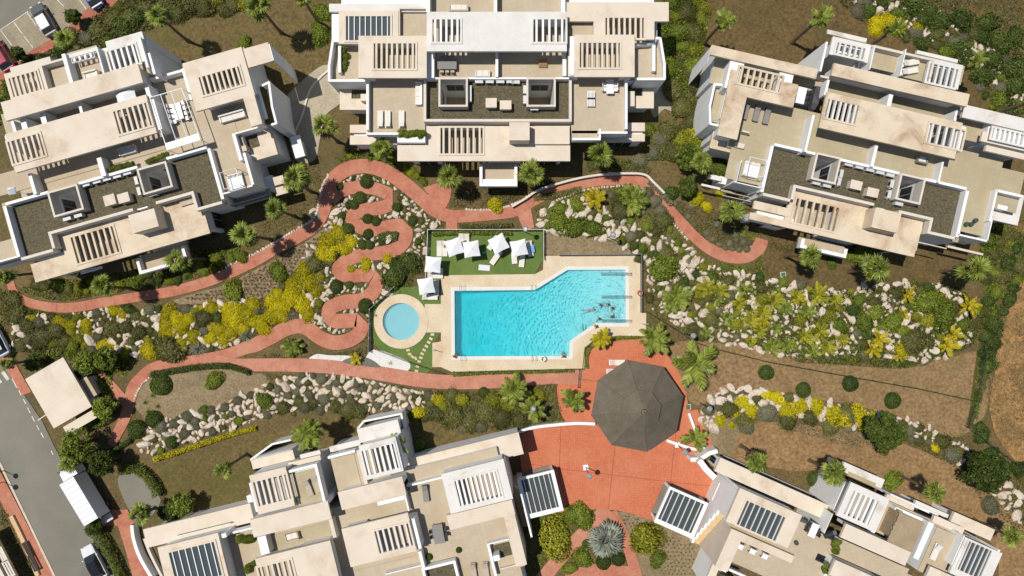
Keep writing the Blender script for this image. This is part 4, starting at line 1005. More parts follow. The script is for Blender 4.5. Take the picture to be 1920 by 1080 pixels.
# stepped volumes towards the garden
L.box('roof_slab', (470, 863), (553, 861), 4.6, 4.2, MT['slab']); L.box('roof_slab', (562, 853), (603, 858), 5.0, 4.6, MT['slab_white']); L.box('roof_slab', (540, 868), (602, 862), 6.8, 6.2, MT['slab'])
q = R((476, 860), (550, 862), 4.2); L.ext('wall', [q], 4.18, 0, MT['white']); q = R((556, 866), (604, 872), 4.6); L.ext('wall', [q], 4.58, 0, MT['white'])
poly_wall(L, [(470, 862), (510, 833), (562, 821)], 2.2, 0.9, 0.22, MT['white'], 0); L.ext('terrace_floor', [R((490, 848), (560, 836), .5)], 0.5, 0, MT['terrace_grey'])
L.box('roof_slab', (669, 805), (752, 812), 5.6, 5.1, MT['slab_white']); q = R((674, 808), (748, 806), 5.1); L.ext('wall', [q], 5.08, 0, MT['white'])
poly_wall(L, [(671, 803), (682, 790), (752, 776), (758, 802)], 2.4, 0.9, 0.22, MT['white'], 0); L.ext('terrace_floor', [R((684, 797), (752, 786), .5)], 0.5, 0, MT['terrace'])
L.box('roof_slab', (617, 838), (676, 834), 5.6, 5.2, MT['slab_white']); q = R((621, 842), (672, 836), 5.2); L.ext('wall', [q], 5.18, 0, MT['white'])
L.terr((620, 860), (680, 918), 6.2); L.para(R((614, 856), (683, 918), 7.2), 6.2, 1.0, .3, 'N', MT['white']); L.box('wall', (668, 845), (690, 908), 7.3, 0, MT['cream'])
L.roof([R((672, 836), (757, 883), 8.8)], 8.8, 0.35, MT['slab_white'], [(R((678, 846), (748, 877), 8.8), 6)], sm=MT['white'])
L.box('wall', (674, 838), (745, 826), 8.4, 0, MT['white']); L.box('wall', (746, 826), (757, 880), 8.42, 0, MT['white'])
L.roof([R((633, 923), (762, 927), 8.9)], 8.9, 0.4, MT['slab']); L.box('wall', (638, 924), (758, 904), 8.5, 0, MT['white'])
L.terr((640, 954), (770, 962), 6.2); L.box('louvre_screen', (707, 941), (759, 936), 6.7, 6.2, MT['white_metal']); L.box('parapet', (757, 925), (768, 958), 7.3, 0, MT['white'])
L.roof([R((640, 992), (782, 1033), 8.9)], 8.9, 0.4, MT['slab'], [(R((702, 996), (775, 1022), 8.9), 6)], sm=MT['slab_white'])
L.box('wall', (646, 994), (698, 1050), 8.5, 6, MT['white']); L.box('wall', (706, 990), (772, 972), 8.48, 6, MT['white']); L.box('wall', (777, 972), (782, 1030), 8.46, 0, MT['white'])
L.terr((664, 1070), (792, 1052), 6.2); L.box('parapet', (722, 1078), (796, 1058), 7.2, 6.0, MT['white']); L.box('parapet', (784, 1035), (797, 1064), 7.6, 0, MT['white'])
# east terrace with white pergola room
L.roof([R((762, 862), (982, 851), 5.4)], 5.4, 0.5, MT['slab']); q = R((768, 866), (978, 848), 4.9); L.ext('wall', [q], 4.88, 0, MT['white']); L.win(q, 'E', .2, .8, .2, 2.4)
L.box('garden_wall', (800, 853), (968, 813), 1.4, 0, MT['cream'])
L.box('parapet', (762, 910), (829, 897), 7.2, 6.0, MT['white']); L.rail((840, 877), (936, 855), 5.4, 0.6)
L.roof([R((827, 889), (962, 935), 8.8)], 8.8, 0.35, MT['slab_white'], [(R((852, 902), (941, 930), 8.8), 9)], sm=MT['white'])
L.box('wall', (829, 891), (848, 955), 8.4, 6, MT['white']); L.box('wall', (946, 866), (960, 930), 8.42, 0, MT['white']); L.box('wall', (832, 889), (942, 868), 8.44, 0, MT['white'])
L.ext('ledge', [R((837, 967), (966, 964), 7.0), R((943, 962), (988, 1058), 7.0)], 7.0, 0, MT['slab'])
pg = R((926, 1024), (960, 1041), 6.4); L.ext('gravel_tray', [pg], 6.25, 6.1, MT['gravel']); L.box('parapet', (913, 1020), (955, 1012), 7.2, 6.0, MT['white']); L.box('parapet', (913, 1022), (932, 1080), 7.2, 0, MT['white'])
L.box('porch_roof', (938, 1066), (988, 1056), 6.5, 6.0, MT['slab']); L.box('vent_box', (924, 1043), (938, 1050), 7.6, 6.2, MT['white'])
gg = R((790, 1066), (868, 1110), 7.2); L.ext('gravel_roof', [gg], 6.3, 6.12, MT['gravel']); L.para(gg, 6.2, 1.0, .3, 'NEW', MT['white'])
# outside stair and glass canopy
r_ = R((957, 905), (994, 998), 3.0); L.ext('stair_wall', [(r_[2] - .02, r_[1] - .2, r_[2] + .2, r_[3] + .3)], 3.9, 0, MT['white'])
for k in range(13):
    v0 = r_[1] + (r_[3] - r_[1]) * k / 13; v1 = r_[1] + (r_[3] - r_[1]) * (k + 1) / 13
    L.ext('step', [(r_[0], v0, r_[2] - .025, v1)], 3.6 - 0.25 * k, 0, MT['step'])
def canopy(b, c1, c2, z, n):
    r = b.R(c1, c2, z); e = 0.5
    h = (r[0] + .25, r[1] + .3, r[2] - .45, r[3] - .55)
    o = b.roof([r], z, 0.4, MT['white'], [(h, n)], part='canopy_frame', curb=False, sm=MT['slab_white'], glass=MT['skyglass'])
    for u in (r[0] + .1, r[2] - .4):
        for v in (r[1] + .1, r[3] - .4): b.ext('column', [(u, v, u + .3, v + .3)], z - .42, 0, MT['white'])
    b.ext('canopy_floor', [(r[0] + .1, r[1] + .1, r[2] - .1, r[3] - .1)], .25, 0.05, MT['asphalt'])
canopy(L, (972, 897), (1057, 957), 3.0, 6)

# =================================================================== bottom-right block
E = Bld('apartment_block', 'tilted white apartment block at bottom right with two dark glass skylights and straw shade', 23.8, (1560, 990))
R = E.R
BODY = [R((1392, 930), (1500, 1110), 6.0), R((1440, 960), (1700, 1110), 6.0), R((1600, 910), (1830, 1080), 6.0), R((1392, 990), (1560, 1110), 6.1)]
E.ext('wall', BODY, 6.08, 0, MT['white'])
E.ext('roof_deck', BODY, GD, 6.085, MT['terrace'])
E.roof([R((1351, 858), (1543, 973), 5.4)], 5.4, 0.5, MT['slab']); q = R((1358, 866), (1538, 968), 4.9); E.ext('wall', [q], 4.88, 0, MT['white']); E.win(q, 'W', .2, .8, .2, 2.4)
E.box('garden_wall', (1358, 854), (1556, 944), 1.6, 0, MT['cream'])
poly_wall(E, [(1296, 862), (1312, 862), (1330, 850), (1345, 846)], 1.0, 0.9, 0.5, MT['white'], 0); poly_wall(E, [(1312, 864), (1324, 880), (1340, 896)], 2.0, 0.9, 0.7, MT['white'], 0)
E.roof([R((1388, 915), (1477, 1028), 8.8)], 8.8, 0.4, MT['slab'], [(R((1400, 938), (1453, 1014), 8.8), 7)], sm=MT['slab_white'], glass=MT['skyglass'])
E.box('wall', (1390, 918), (1494, 975), 8.4, 0, MT['white']); E.box('wall', (1386, 922), (1372, 978), 8.42, 0, MT['white']); E.box('wall', (1490, 966), (1470, 1022), 8.43, 6, MT['white'])
E.ext('terrace_floor', [R((1398, 945), (1455, 1010), 6.2)], 6.16, 6.1, MT['dark'])
E.ext('ledge', [R((1372, 991), (1484, 1056), 7.0), R((1372, 991), (1364, 1072), 7.0)], 7.0, 0, MT['slab'])
E.ext('gravel_tray', [R((1352, 1076), (1380, 1100), 6.4)], 6.5, 0, MT['gravel'])
E.box('parapet', (1368, 1066), (1398, 1084), 7.0, 6.0, MT['white'])
E.box('roof_slab', (1340, 1050), (1335, 1110), 5.4, 5.0, MT['slab']); E.box('wall', (1338, 1052), (1345, 1110), 5.0, 0, MT['white'])
# stair at the left
r_ = R((1344, 948), (1322, 1036), 3.0)
for k in range(14):
    v0 = r_[1] + (r_[3] - r_[1]) * k / 14; v1 = r_[1] + (r_[3] - r_[1]) * (k + 1) / 14
    E.ext('step', [(r_[0], v0, r_[0] + .95, v1)], 4.2 - 0.28 * k, 0, MT['step'])
for k in range(7): E.ext('stair_wall', [(r_[0] - .30, r_[1] + (r_[3] - r_[1]) * k / 7, r_[0] - .02, r_[1] + (r_[3] - r_[1]) * (k + 1) / 7 - .002)], 4.5 - .56 * k, 0, MT['white'])
E.ext('terrace_floor', [R((1352, 925), (1375, 965), 3.2)], 3.2, 0, MT['terrace'])
E.box('planter', (1372, 920), (1360, 948), 3.9, 0, MT['cream'])
E.box('wall', (1349, 905), (1344, 942), 2.4, 0, MT['white'])
canopy(E, (1256, 912), (1299, 1011), 3.0, 6)
# middle house: parapets, pergola, straw shade
E.box('roof_slab', (1583, 866), (1652, 916), 5.2, 4.8, MT['slab_white']); E.ext('terrace_floor', [R((1592, 884), (1640, 914), 5.3)], 5.28, 5.1, MT['terrace_grey']); q = R((1588, 874), (1648, 912), 4.8); E.ext('wall', [q], 4.78, 0, MT['white'])
E.roof([R((1596, 904), (1640, 998), 8.8)], 8.8, 0.35, MT['slab_white'], [(R((1601, 920), (1628, 984), 8.8), 5)], sm=MT['white'], curb=False)
E.box('wall', (1583, 908), (1566, 955), 6.6, 0, MT['white']); E.box('wall', (1594, 908), (1578, 965), 7.6, 0, MT['white']); E.box('wall', (1660, 936), (1640, 1000), 8.42, 0, MT['white'])
E.box('roof_slab', (1664, 926), (1712, 958), 5.2, 4.8, MT['slab']); E.box('wall', (1668, 930), (1760, 965), 4.78, 0, MT['white'])
E.box('roof_slab', (1718, 938), (1782, 974), 4.0, 3.6, MT['slab_white']); E.box('wall', (1722, 942), (1778, 970), 3.58, 0, MT['white'])
E.box('roof_slab', (1790, 960), (1857, 1014), 5.0, 4.6, MT['slab']); E.box('wall', (1794, 964), (1850, 1010), 4.58, 0, MT['white'])
E.box('roof_slab', (1753, 966), (1804, 1003), 6.6, 6.2, MT['slab'])
E.box('parapet', (1680, 950), (1728, 978), 7.4, 6.0, MT['white'])
MT['straw'] = surf('straw_matting', alb(168, 146, 116), alb(196, 176, 146), 1.0, 16, 0.5, bump=0.6, bdist=0.03)
ss = R((1687, 960), (1708, 1038), 8.4); nst = 26
st_ = E.ext('straw_shade', [(ss[0] + .1, ss[1] + .1, ss[2] - .1, ss[3] - .1)], 8.36, 8.3, MT['straw'])
for k in range(nst):
    v0 = ss[1] + (ss[3] - ss[1]) * k / nst; v1 = ss[1] + (ss[3] - ss[1]) * (k + .82) / nst
    E.ext('reed_bundle', [(ss[0] + rnd.uniform(-.06, .06), v0, ss[2] + rnd.uniform(-.06, .06), v1)], 8.44 + rnd.uniform(-.012, .012), 8.36, MT['straw'], parent=st_)
E.box('wall', (1686, 956), (1672, 1008), 8.0, 6.0, MT['straw'])
E.box('wall', (1742, 978), (1722, 1050), 8.6, 6.0, MT['white'])
E.roof([R((1587, 982), (1697, 1061), 8.8)], 8.8, 0.4, MT['slab']); E.box('wall', (1590, 984), (1690, 1034), 8.4, 6.0, MT['white'])
E.terr((1580, 1012), (1700, 1078), 6.2); E.roof([R((1567, 1050), (1652, 1120), 8.8)], 8.8, 0.4, MT['slab']); E.box('wall', (1570, 1052), (1640, 1110), 8.4, 6.0, MT['white'])
E.box('planter_box', (1574, 1010), (1566, 1040), 7.0, 6.0, MT['white']); E.box('planter_box', (1556, 1054), (1548, 1084), 7.0, 6.0, MT['white'])
E.box('wall', (1562, 964), (1545, 1000), 7.6, 0, MT['white'])
q = E.terr((1757, 988), (1767, 1090), 7.6); E.ext('wall', [q], 7.49, 0, MT['white']); E.box('wall', (1808, 1004), (1785, 1060), 8.8, 0, MT['white'])
E.roof([R((1810, 1007), (1850, 1105), 8.8)], 8.8, 0.4, MT['slab_white'], [(R((1817, 1014), (1836, 1085), 8.8), 5)], glass=MT['skyglass'])
E.roof([R((1745, 1062), (1800, 1120), 8.7)], 8.7, 0.4, MT['slab'])
E.box('wall', (1872, 1030), (1850, 1090), 8.4, 0, MT['white']); E.box('wall', (1812, 1010), (1868, 1034), 8.41, 0, MT['white'])

# =================================================================== gatehouse
GH = Bld('gatehouse', 'small gatehouse with a flat cream roof beside the road', -30.2, (110, 740))
R = GH.R
GH.roof([R((47, 711), (172, 762), 3.4)], 3.4, 0.3, MT['slab']); gh = R((70, 712), (160, 755), 3.0); GH.ext('wall', [gh], 3.05, 0, MT['white'])
GH.win(gh, 'E', .2, .8, 1.0, 2.5, 3); GH.win(gh, 'W', .3, .7, .1, 2.3, 2)
GH.roof([R((118, 801), (185, 781), 2.7)], 2.7, 0.25, MT['slab']); GH.box('wall', (124, 797), (176, 778), 2.4, 0, MT['white'])
GH.box('annex_roof', (146, 715), (182, 740), 2.4, 2.2, MT['terrace']); GH.box('wall', (146, 716), (178, 738), 2.18, 0, MT['cream'])

N_ = Bld('neighbour_house', 'corner of a pale neighbouring house with dark roof openings at the bottom left edge', -27.4, (10, 1060))
N_.roof([N_.R((-60, 1010), (34, 1130), 3.2)], 3.2, .35, MT['cream'], [(N_.R((-2, 1030), (12, 1048), 3.2), 1), (N_.R((8, 1056), (26, 1076), 3.2), 1), (N_.R((-30, 1040), (-8, 1070), 3.2), 1)]); N_.box('wall', (-50, 1015), (26, 1120), .6, 0, MT['dark'])
# =================================================================== octagonal pavilion
MT['felt'] = surf('dark_roof_felt', alb(108, 99, 85), alb(128, 118, 102), 0.8, 4, 0.14, stain=alb(98, 90, 78), stain_s=0.3, stain_lo=0.5, stain_hi=0.8, bump=0.2)
PV = thing('pavilion', 'octagonal pavilion with a dark two-tier pointed roof by the pool', 'pavilion', P(1195, 761, 3) * 1)
pc = P(1195, 761, 3.1); PV.location = (pc.x, pc.y, 0); BASE[PV.name] = (pc.x, pc.y, 0)
rr = 88 * (H - 3.1) / FPX; a0 = math.atan2(86, -18)
octv = lambda r, z, k: (pc.x + r * math.cos(a0 + k * math.pi / 4), pc.y + r * math.sin(a0 + k * math.pi / 4), z)
r2 = rr * 0.40
for k in range(8):
    mb = MB(); t_ = 0.12
    A0, B0, B1, A1 = octv(rr, 3.1, k), octv(rr, 3.1, k + 1), octv(r2, 5.3, k + 1), octv(r2, 5.3, k)
    mb.poly([A0, B0, B1, A1]); mb.poly([(p[0], p[1], p[2] - t_) for p in (A1, B1, B0, A0)]); mb.poly([A0, (A0[0], A0[1], A0[2] - .22), (B0[0], B0[1], B0[2] - .22), B0])
    obj('roof_panel', mb, MT['felt'], PV)
    mb = MB(); A0, B0 = octv(r2 + .12, 5.62, k), octv(r2 + .12, 5.62, k + 1)
    mb.poly([A0, B0, (pc.x, pc.y, 7.2)]); mb.poly([(A0[0], A0[1], 5.5), (B0[0], B0[1], 5.5), B0, A0])
    obj('cupola_panel', mb, MT['felt'], PV)
    p = octv(rr * .82, 0, k)
    obj('post', MB().cyl(p[0], p[1], 0.04, 3.3, 0.14, n=10), MT['white'], PV)
    a_, b_ = octv(rr * .82, 3.15, k), octv(rr * .82, 3.15, k + 1)
    obj('beam', MB().tube([a_, b_], 0.09, 6), MT['wood'], PV)
    obj('hip_ridge', MB().tube([octv(rr, 3.13, k), octv(r2, 5.33, k)], 0.05, 5), MT['felt'], PV)
mb = MB(); mb.cyl(pc.x, pc.y, 7.1, 7.32, 0.34, 0.28, 12); obj('finial_cap', mb, MT['felt'], PV)
obj('finial', MB().cyl(pc.x, pc.y, 7.3, 7.95, 0.05, 0.03, 8), MT['dark'], PV)
obj('cupola_wall', MB().prism([octv(r2 - .1, 0, k)[:2] for k in range(8)], 5.2, 5.5), MT['dark'], PV)
# ------------------------------------------------------------------ vegetation
def inpoly(x, y, q):
    c = False; n = len(q); j = n - 1
    for i in range(n):
        if (q[i][1] > y) != (q[j][1] > y) and x < (q[j][0] - q[i][0]) * (y - q[i][1]) / (q[j][1] - q[i][1]) + q[i][0]: c = not c
        j = i
    return c
PATHPTS = []
for pts, wd in PATHS.values():
    ws = wd if hasattr(wd, '__len__') else [wd] * len(pts)
    for x, y, w_ in catmull([(a[0], a[1], b_) for a, b_ in zip(pts, ws)], 8): PATHPTS.append((x, y, w_ / 2))
PA = np.array(PATHPTS)
def on_path(x, y, r): return bool((((PA[:, 0] - x) ** 2 + (PA[:, 1] - y) ** 2) < (PA[:, 2] + r) ** 2).any())
LM = {
 'dark': leafmat('dark_green_leaves', (0.018, 0.030, 0.006), (0.060, 0.092, 0.016), (0.140, 0.185, 0.036)),
 'green': leafmat('green_leaves', (0.030, 0.042, 0.006), (0.130, 0.175, 0.018), (0.32, 0.37, 0.050)),
 'olive': leafmat('olive_leaves', (0.035, 0.036, 0.010), (0.125, 0.125, 0.032), (0.26, 0.25, 0.080)),
 'grey': leafmat('grey_green_leaves', (0.065, 0.062, 0.034), (0.195, 0.188, 0.112), (0.36, 0.34, 0.22)),
 'yellow': leafmat('yellow_flowers_and_leaves', (0.085, 0.090, 0.003), (0.46, 0.40, 0.006), (0.78, 0.66, 0.010)),
 'brown': leafmat('dry_brown_tufts', (0.060, 0.042, 0.018), (0.18, 0.13, 0.060), (0.34, 0.26, 0.13)),
 'silver': leafmat('blue_grey_blades', (0.070, 0.082, 0.064), (0.20, 0.225, 0.175), (0.38, 0.41, 0.33)),
 'palm': leafmat('palm_leaves', (0.035, 0.050, 0.008), (0.150, 0.195, 0.026), (0.38, 0.42, 0.085), 0.28, 0.40),
 'palm_yellow': leafmat('yellow_palm_leaves', (0.09, 0.085, 0.006), (0.36, 0.31, 0.016), (0.66, 0.52, 0.03), 0.28, 0.45),
 'ygreen': leafmat('yellow_green_leaves', (0.045, 0.055, 0.006), (0.21, 0.22, 0.018), (0.46, 0.43, 0.035)),
 'tree': leafmat('tree_leaves', (0.014, 0.024, 0.003), (0.055, 0.088, 0.010), (0.130, 0.170, 0.022)),
}
MT['bark'] = surf('palm_bark', alb(104, 88, 66), alb(140, 122, 94), 3, 12, 0.5, bump=0.8, bdist=0.04)
MT['trunk'] = surf('tree_bark', alb(86, 72, 54), alb(116, 98, 74), 3, 12, 0.5, bump=0.8, bdist=0.03)

def rand_dirs(n, zmin=-1.0):
    z = rng.uniform(zmin, 1, n); a = rng.uniform(0, 2 * np.pi, n); r = np.sqrt(np.maximum(0, 1 - z * z))
    return np.stack([r * np.cos(a), r * np.sin(a), z], 1)
def unit(v): return v / np.maximum(1e-9, np.linalg.norm(v, axis=1, keepdims=True))
def leaf_quads(c, n, s, asp=0.5):
    """one rhombic leaf per centre"""
    N = len(c); t = unit(np.cross(n, rng.normal(size=(N, 3)))); b = np.cross(n, t)
    s = np.broadcast_to(np.asarray(s, float), (N,))[:, None]
    V = np.stack([c - t * s, c + b * s * asp, c + t * s, c - b * s * asp], 1).reshape(-1, 3)
    return V, np.arange(4 * N).reshape(-1, 4)
def lumpy(d, k, amp, seed):
    g_ = np.random.default_rng(seed); L_ = unit(g_.normal(size=(k, 3))); a = g_.uniform(0.4, 1, k) * amp
    return 1 + (a * np.exp(-(1 - d @ L_.T) * 7)).sum(1) - amp * 0.5
def core_dome(k, sc, seed, zs=1.0):
    n, m = 14, 6; V = []
    for j in range(m + 1):
        ph = (j / m) * np.pi * 0.56
        for i in range(n):
            V.append((np.sin(ph) * np.cos(2 * np.pi * i / n), np.sin(ph) * np.sin(2 * np.pi * i / n), np.cos(ph)))
    V = np.array(V); V = V * (sc * lumpy(V, k, 0.25, seed))[:, None]; V[:, 2] *= zs
    F = [(j * n + i, (j + 1) * n + i, (j + 1) * n + (i + 1) % n, j * n + (i + 1) % n) for j in range(m) for i in range(n)]
    return V, np.array(F)
def shrub_mesh(name, seed, n=1500, leaf=0.085, lumps=9, amp=0.35, zs=0.75, fuzz=0.12, asp=0.55, tint=(0.25, 0.95), upright=0.0):
    d = rand_dirs(n, -0.1)
    lp = lumpy(d, lumps, amp, seed)
    r = lp * (1 - fuzz * rng.random(n) ** 0.7 + fuzz * 0.35)
    c = d * r[:, None]; c[:, 2] *= zs
    nn = unit(d + rng.normal(size=(n, 3)) * 0.55 + np.array([0, 0, upright]))
    V, F = leaf_quads(c, nn, leaf * rng.uniform(0.6, 1.35, n), asp)
    # leaves standing proud of the mound take lighter tones, the core a darker one
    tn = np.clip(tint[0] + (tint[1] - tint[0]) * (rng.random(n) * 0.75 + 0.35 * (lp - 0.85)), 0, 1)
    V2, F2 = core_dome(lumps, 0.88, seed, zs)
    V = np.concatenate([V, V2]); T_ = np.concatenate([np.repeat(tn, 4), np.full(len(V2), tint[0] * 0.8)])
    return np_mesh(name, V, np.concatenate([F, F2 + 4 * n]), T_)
def blades_mesh(name, n, length, width, el=(0.1, 1.3), droop=0.25, seg=3, keel=0.0):
    """rosette of pointed blades"""
    V, F, T_ = [], [], []
    for k in range(n):
        a = 2.399963 * k + rng.uniform(-.2, .2); e = el[0] + (el[1] - el[0]) * (k / n) ** 0.9 + rng.uniform(-.08, .08)
        L_ = length * rng.uniform(0.85, 1.1) * (1 - 0.25 * (k / n)); d = np.array([np.cos(a) * np.cos(e), np.sin(a) * np.cos(e), np.sin(e)])
        sd_ = np.array([-np.sin(a), np.cos(a), 0]); i0 = len(V); tt = rng.uniform(.3, .95)
        for j in range(seg + 1):
            t = j / seg; p = d * L_ * t; p = p + np.array([0, 0, -droop * L_ * t * t]); w_ = width * (1 - t) ** 0.7 * (0.6 + 1.1 * min(t * 3, 1) * 0.4)
            V += [p - sd_ * w_, p + sd_ * w_]; T_ += [tt, tt]
        for j in range(seg): F.append((i0 + 2 * j, i0 + 2 * j + 1, i0 + 2 * j + 3, i0 + 2 * j + 2))
    V = np.array(V); V[:, 2] = np.maximum(V[:, 2], 0.02)
    return np_mesh(name, V, np.array(F), T_)

SHR = {}
def add_shrub(kind, n_var, mat, cat, **kw):
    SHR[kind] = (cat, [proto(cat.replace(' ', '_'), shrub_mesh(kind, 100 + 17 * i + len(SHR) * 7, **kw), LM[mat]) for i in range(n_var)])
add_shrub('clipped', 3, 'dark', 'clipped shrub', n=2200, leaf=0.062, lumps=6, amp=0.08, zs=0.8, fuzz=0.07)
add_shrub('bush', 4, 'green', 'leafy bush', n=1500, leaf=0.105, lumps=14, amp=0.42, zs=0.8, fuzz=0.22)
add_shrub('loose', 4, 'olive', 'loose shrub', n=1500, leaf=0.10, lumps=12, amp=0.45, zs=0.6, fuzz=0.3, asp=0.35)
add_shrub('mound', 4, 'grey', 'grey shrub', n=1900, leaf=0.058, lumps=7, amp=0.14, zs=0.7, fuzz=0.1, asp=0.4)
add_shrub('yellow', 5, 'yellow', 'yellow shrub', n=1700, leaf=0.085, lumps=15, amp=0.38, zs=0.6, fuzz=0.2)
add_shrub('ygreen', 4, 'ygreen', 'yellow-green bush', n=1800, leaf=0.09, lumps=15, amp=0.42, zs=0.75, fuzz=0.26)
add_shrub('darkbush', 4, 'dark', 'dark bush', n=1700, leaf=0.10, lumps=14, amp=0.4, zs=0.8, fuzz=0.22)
for kind, mat, cat, a_ in (('agave', 'silver', 'agave', dict(n=70, length=1.0, width=0.035, el=(0.05, 1.35), droop=0.12)),
                           ('aloe', 'green', 'aloe', dict(n=26, length=1.0, width=0.07, el=(0.2, 1.3), droop=0.15)),
                           ('tuft', 'brown', 'tuft', dict(n=60, length=1.0, width=0.03, el=(0.3, 1.4), droop=0.3, seg=2))):
    SHR[kind] = (cat, [proto(cat, blades_mesh(kind, **a_), LM[mat]) for i in range(2)])

LOOK = {'clipped': 'clipped dark green dome shrub', 'bush': 'bright green leafy bush', 'loose': 'loose olive green shrub', 'mound': 'low grey-green mound shrub',
        'yellow': 'yellow flowering mound shrub', 'ygreen': 'yellow-green leafy shrub', 'darkbush': 'dark green rounded bush', 'agave': 'blue-grey spiky rosette plant', 'aloe': 'small green aloe rosette', 'tuft': 'dry brown grass tuft',
        'cycad': 'green feathery young palm', 'ycycad': 'yellow feathery young palm'}
REGION = [((0, 0, 330, 200), 'by the car park'), ((330, 0, 660, 230), 'on the lawn between two blocks'), ((1180, 0, 1330, 330), 'in the bed between two blocks'),
          ((1330, 0, 1640, 130), 'on the lawn behind the right block'), ((1600, 0, 1920, 240), 'on the rocky top right bank'), ((0, 640, 245, 840), 'around the gatehouse'), ((0, 840, 350, 1080), 'by the road and driveway'),
          ((0, 480, 270, 680), 'on the far left bank'), ((270, 500, 560, 680), 'on the yellow flowering bank'), ((560, 330, 800, 660), 'along the zigzag path'),
          ((245, 680, 500, 860), 'around the sandy bed'), ((480, 640, 1000, 800), 'below the path under the pool'), ((280, 770, 1000, 960), 'beside the bottom-left block'), ((430, 170, 620, 560), 'beside the left block'),
          ((600, 200, 980, 400), 'below the top central block'), ((800, 410, 1030, 540), 'around the sunbathing lawn'), ((980, 330, 1260, 500), 'in the rockery above the pool'), ((1180, 330, 1460, 560), 'along the curved right path'),
          ((1200, 480, 1440, 720), 'in the rockery right of the pool'), ((1430, 440, 1850, 545), 'below the right block'), ((1430, 520, 1860, 690), 'in the large right rockery'), ((1300, 640, 1860, 870), 'on the right lawn'),
          ((960, 620, 1300, 830), 'by the pavilion'), ((980, 900, 1330, 1080), 'in the beds below the plaza'), ((1330, 780, 1920, 1080), 'behind the bottom-right block'), ((1800, 400, 1920, 900), 'on the right verge')]
def where(x, y):
    for (a, b_, c, d), s_ in REGION:
        if a <= x <= c and b_ <= y <= d: return s_
    return 'in the garden'
def part_of(x, y, a, b_, c, d):
    fx, fy = (x - a) / (c - a), (y - b_) / (d - b_)
    return ('upper' if fy < .33 else 'lower' if fy > .67 else 'middle') + ' ' + ('left' if fx < .25 else 'centre left' if fx < .5 else 'centre right' if fx < .75 else 'right')
def side(x, y, wh):
    for (a, b_, c, d), s_ in REGION:
        if s_ == wh: return f'{wh}, {part_of(x, y, a, b_, c, d)}'
    return wh
USED = []
def shrub(kind, x, y, r, h=None, ry=None, rot=None):
    cat, vs_ = SHR[kind]
    rm = M(r); hz = rm if h is None else h
    p = P(x, y, min(0.5, rm * 0.4)); wh = where(x, y)
    o = place(rnd.choice(vs_), (p.x, p.y, 0.0), rnd.uniform(0, 6.28) if rot is None else rot, (rm * rnd.uniform(.95, 1.05), rm * rnd.uniform(.95, 1.05) if ry is None else M(ry), hz),
              f'{LOOK[kind]} {side(x, y, wh)}', cat, f"{cat}{'es' if cat.endswith('sh') else 's'} {wh}")
    USED.append((x, y, r))
    return o

# ---- palms
def fan_frond(seed, n=15):
    V, F, T_ = [], [], []
    L_ = 0.55
    V += [(0, -.02, 0), (0, .02, 0), (L_, .02, -.02), (L_, -.02, -.02)]; F.append((0, 1, 2, 3)); T_ += [.5] * 4
    g_ = random.Random(seed)
    for k in range(n):
        a = math.radians(-115 + 230 * k / (n - 1)) + g_.uniform(-.05, .05); l = 0.62 * (1 - 0.18 * abs(a) / 2) * g_.uniform(.85, 1.08); tt = g_.uniform(.2, 1)
        ca, sa = math.cos(a), math.sin(a); i0 = len(V); w_ = 0.062
        for j, (t, ww, dz) in enumerate([(0.02, .25, 0), (.45, 1.0, .03), (.78, .7, -.02), (1.0, .08, -.20)]):
            x, y = L_ + ca * l * t, sa * l * t
            for s_ in (-1, 0, 1):
                V.append((x - sa * w_ * ww * s_, y + ca * w_ * ww * s_, dz + (.035 * ww if s_ == 0 else 0))); T_.append(tt * (1.0 if s_ else .9))
        for j in range(3):
            for s_ in (0, 1):
                a_ = i0 + j * 3 + s_; F.append((a_, a_ + 1, a_ + 4, a_ + 3))
    return np_mesh('frond', np.array(V), np.array(F), T_)
def feather_frond(seed, n=22, ll=0.34, droop=0.42):
    V, F, T_ = [], [], []
    g_ = random.Random(seed)
    pt = lambda t: np.array([t * (1 - .10 * t), 0, .18 * t - droop * t * t])
    for j in range(7):
        p = pt(j / 6); w_ = .012 * (1 - j / 8); V += [p + [0, -w_, 0], p + [0, w_, 0]]; T_ += [.6, .6]
    for j in range(6): F.append((2 * j, 2 * j + 1, 2 * j + 3, 2 * j + 2))
    for k in range(n):
        t = .12 + .88 * k / (n - 1); p = pt(t); l = ll * math.sin(math.pi * (0.18 + .80 * t)) ** .6 * g_.uniform(.85, 1.1)
        for s_ in (-1, 1):
            a = math.radians(58 - 25 * t) * s_; d = np.array([math.cos(a), math.sin(a), -.22 + g_.uniform(-.15, .15)]); i0 = len(V); tt = g_.uniform(.15, 1)
            sd_ = np.array([-math.sin(a), math.cos(a), 0]) * .017
            V += [p - sd_, p + sd_, p + d * l * .6 + sd_ * 1.1, p + d * l + [0, 0, -.05], p + d * l * .6 - sd_ * 1.1]; T_ += [tt] * 5
            F.append((i0, i0 + 1, i0 + 2, i0 + 4)); F.append((i0 + 4, i0 + 2, i0 + 3, i0 + 3))
    F = [f for f in F]
    V = np.array([np.asarray(v_, float) for v_ in V])
    Fq = np.array([f if f[2] != f[3] else (f[0], f[1], f[2], f[2]) for f in F])
    tri = Fq[:, 2] == Fq[:, 3]
    # tips as thin quads
    Vx = []; Tx = []; i = len(V)
    for q in np.where(tri)[0]:
        Vx.append(V[Fq[q][2]] + np.array([0.002, 0.002, 0])); Tx.append(T_[Fq[q][2]]); Fq[q][3] = i; i += 1
    if Vx: V = np.concatenate([V, np.array(Vx)]); T_ = list(T_) + Tx
    return np_mesh('frond', V, Fq, T_)
FAN = [fan_frond(k) for k in range(4)]
FEA = [feather_frond(k) for k in range(4)]
for m_ in FAN: m_.materials.append(LM['palm'])
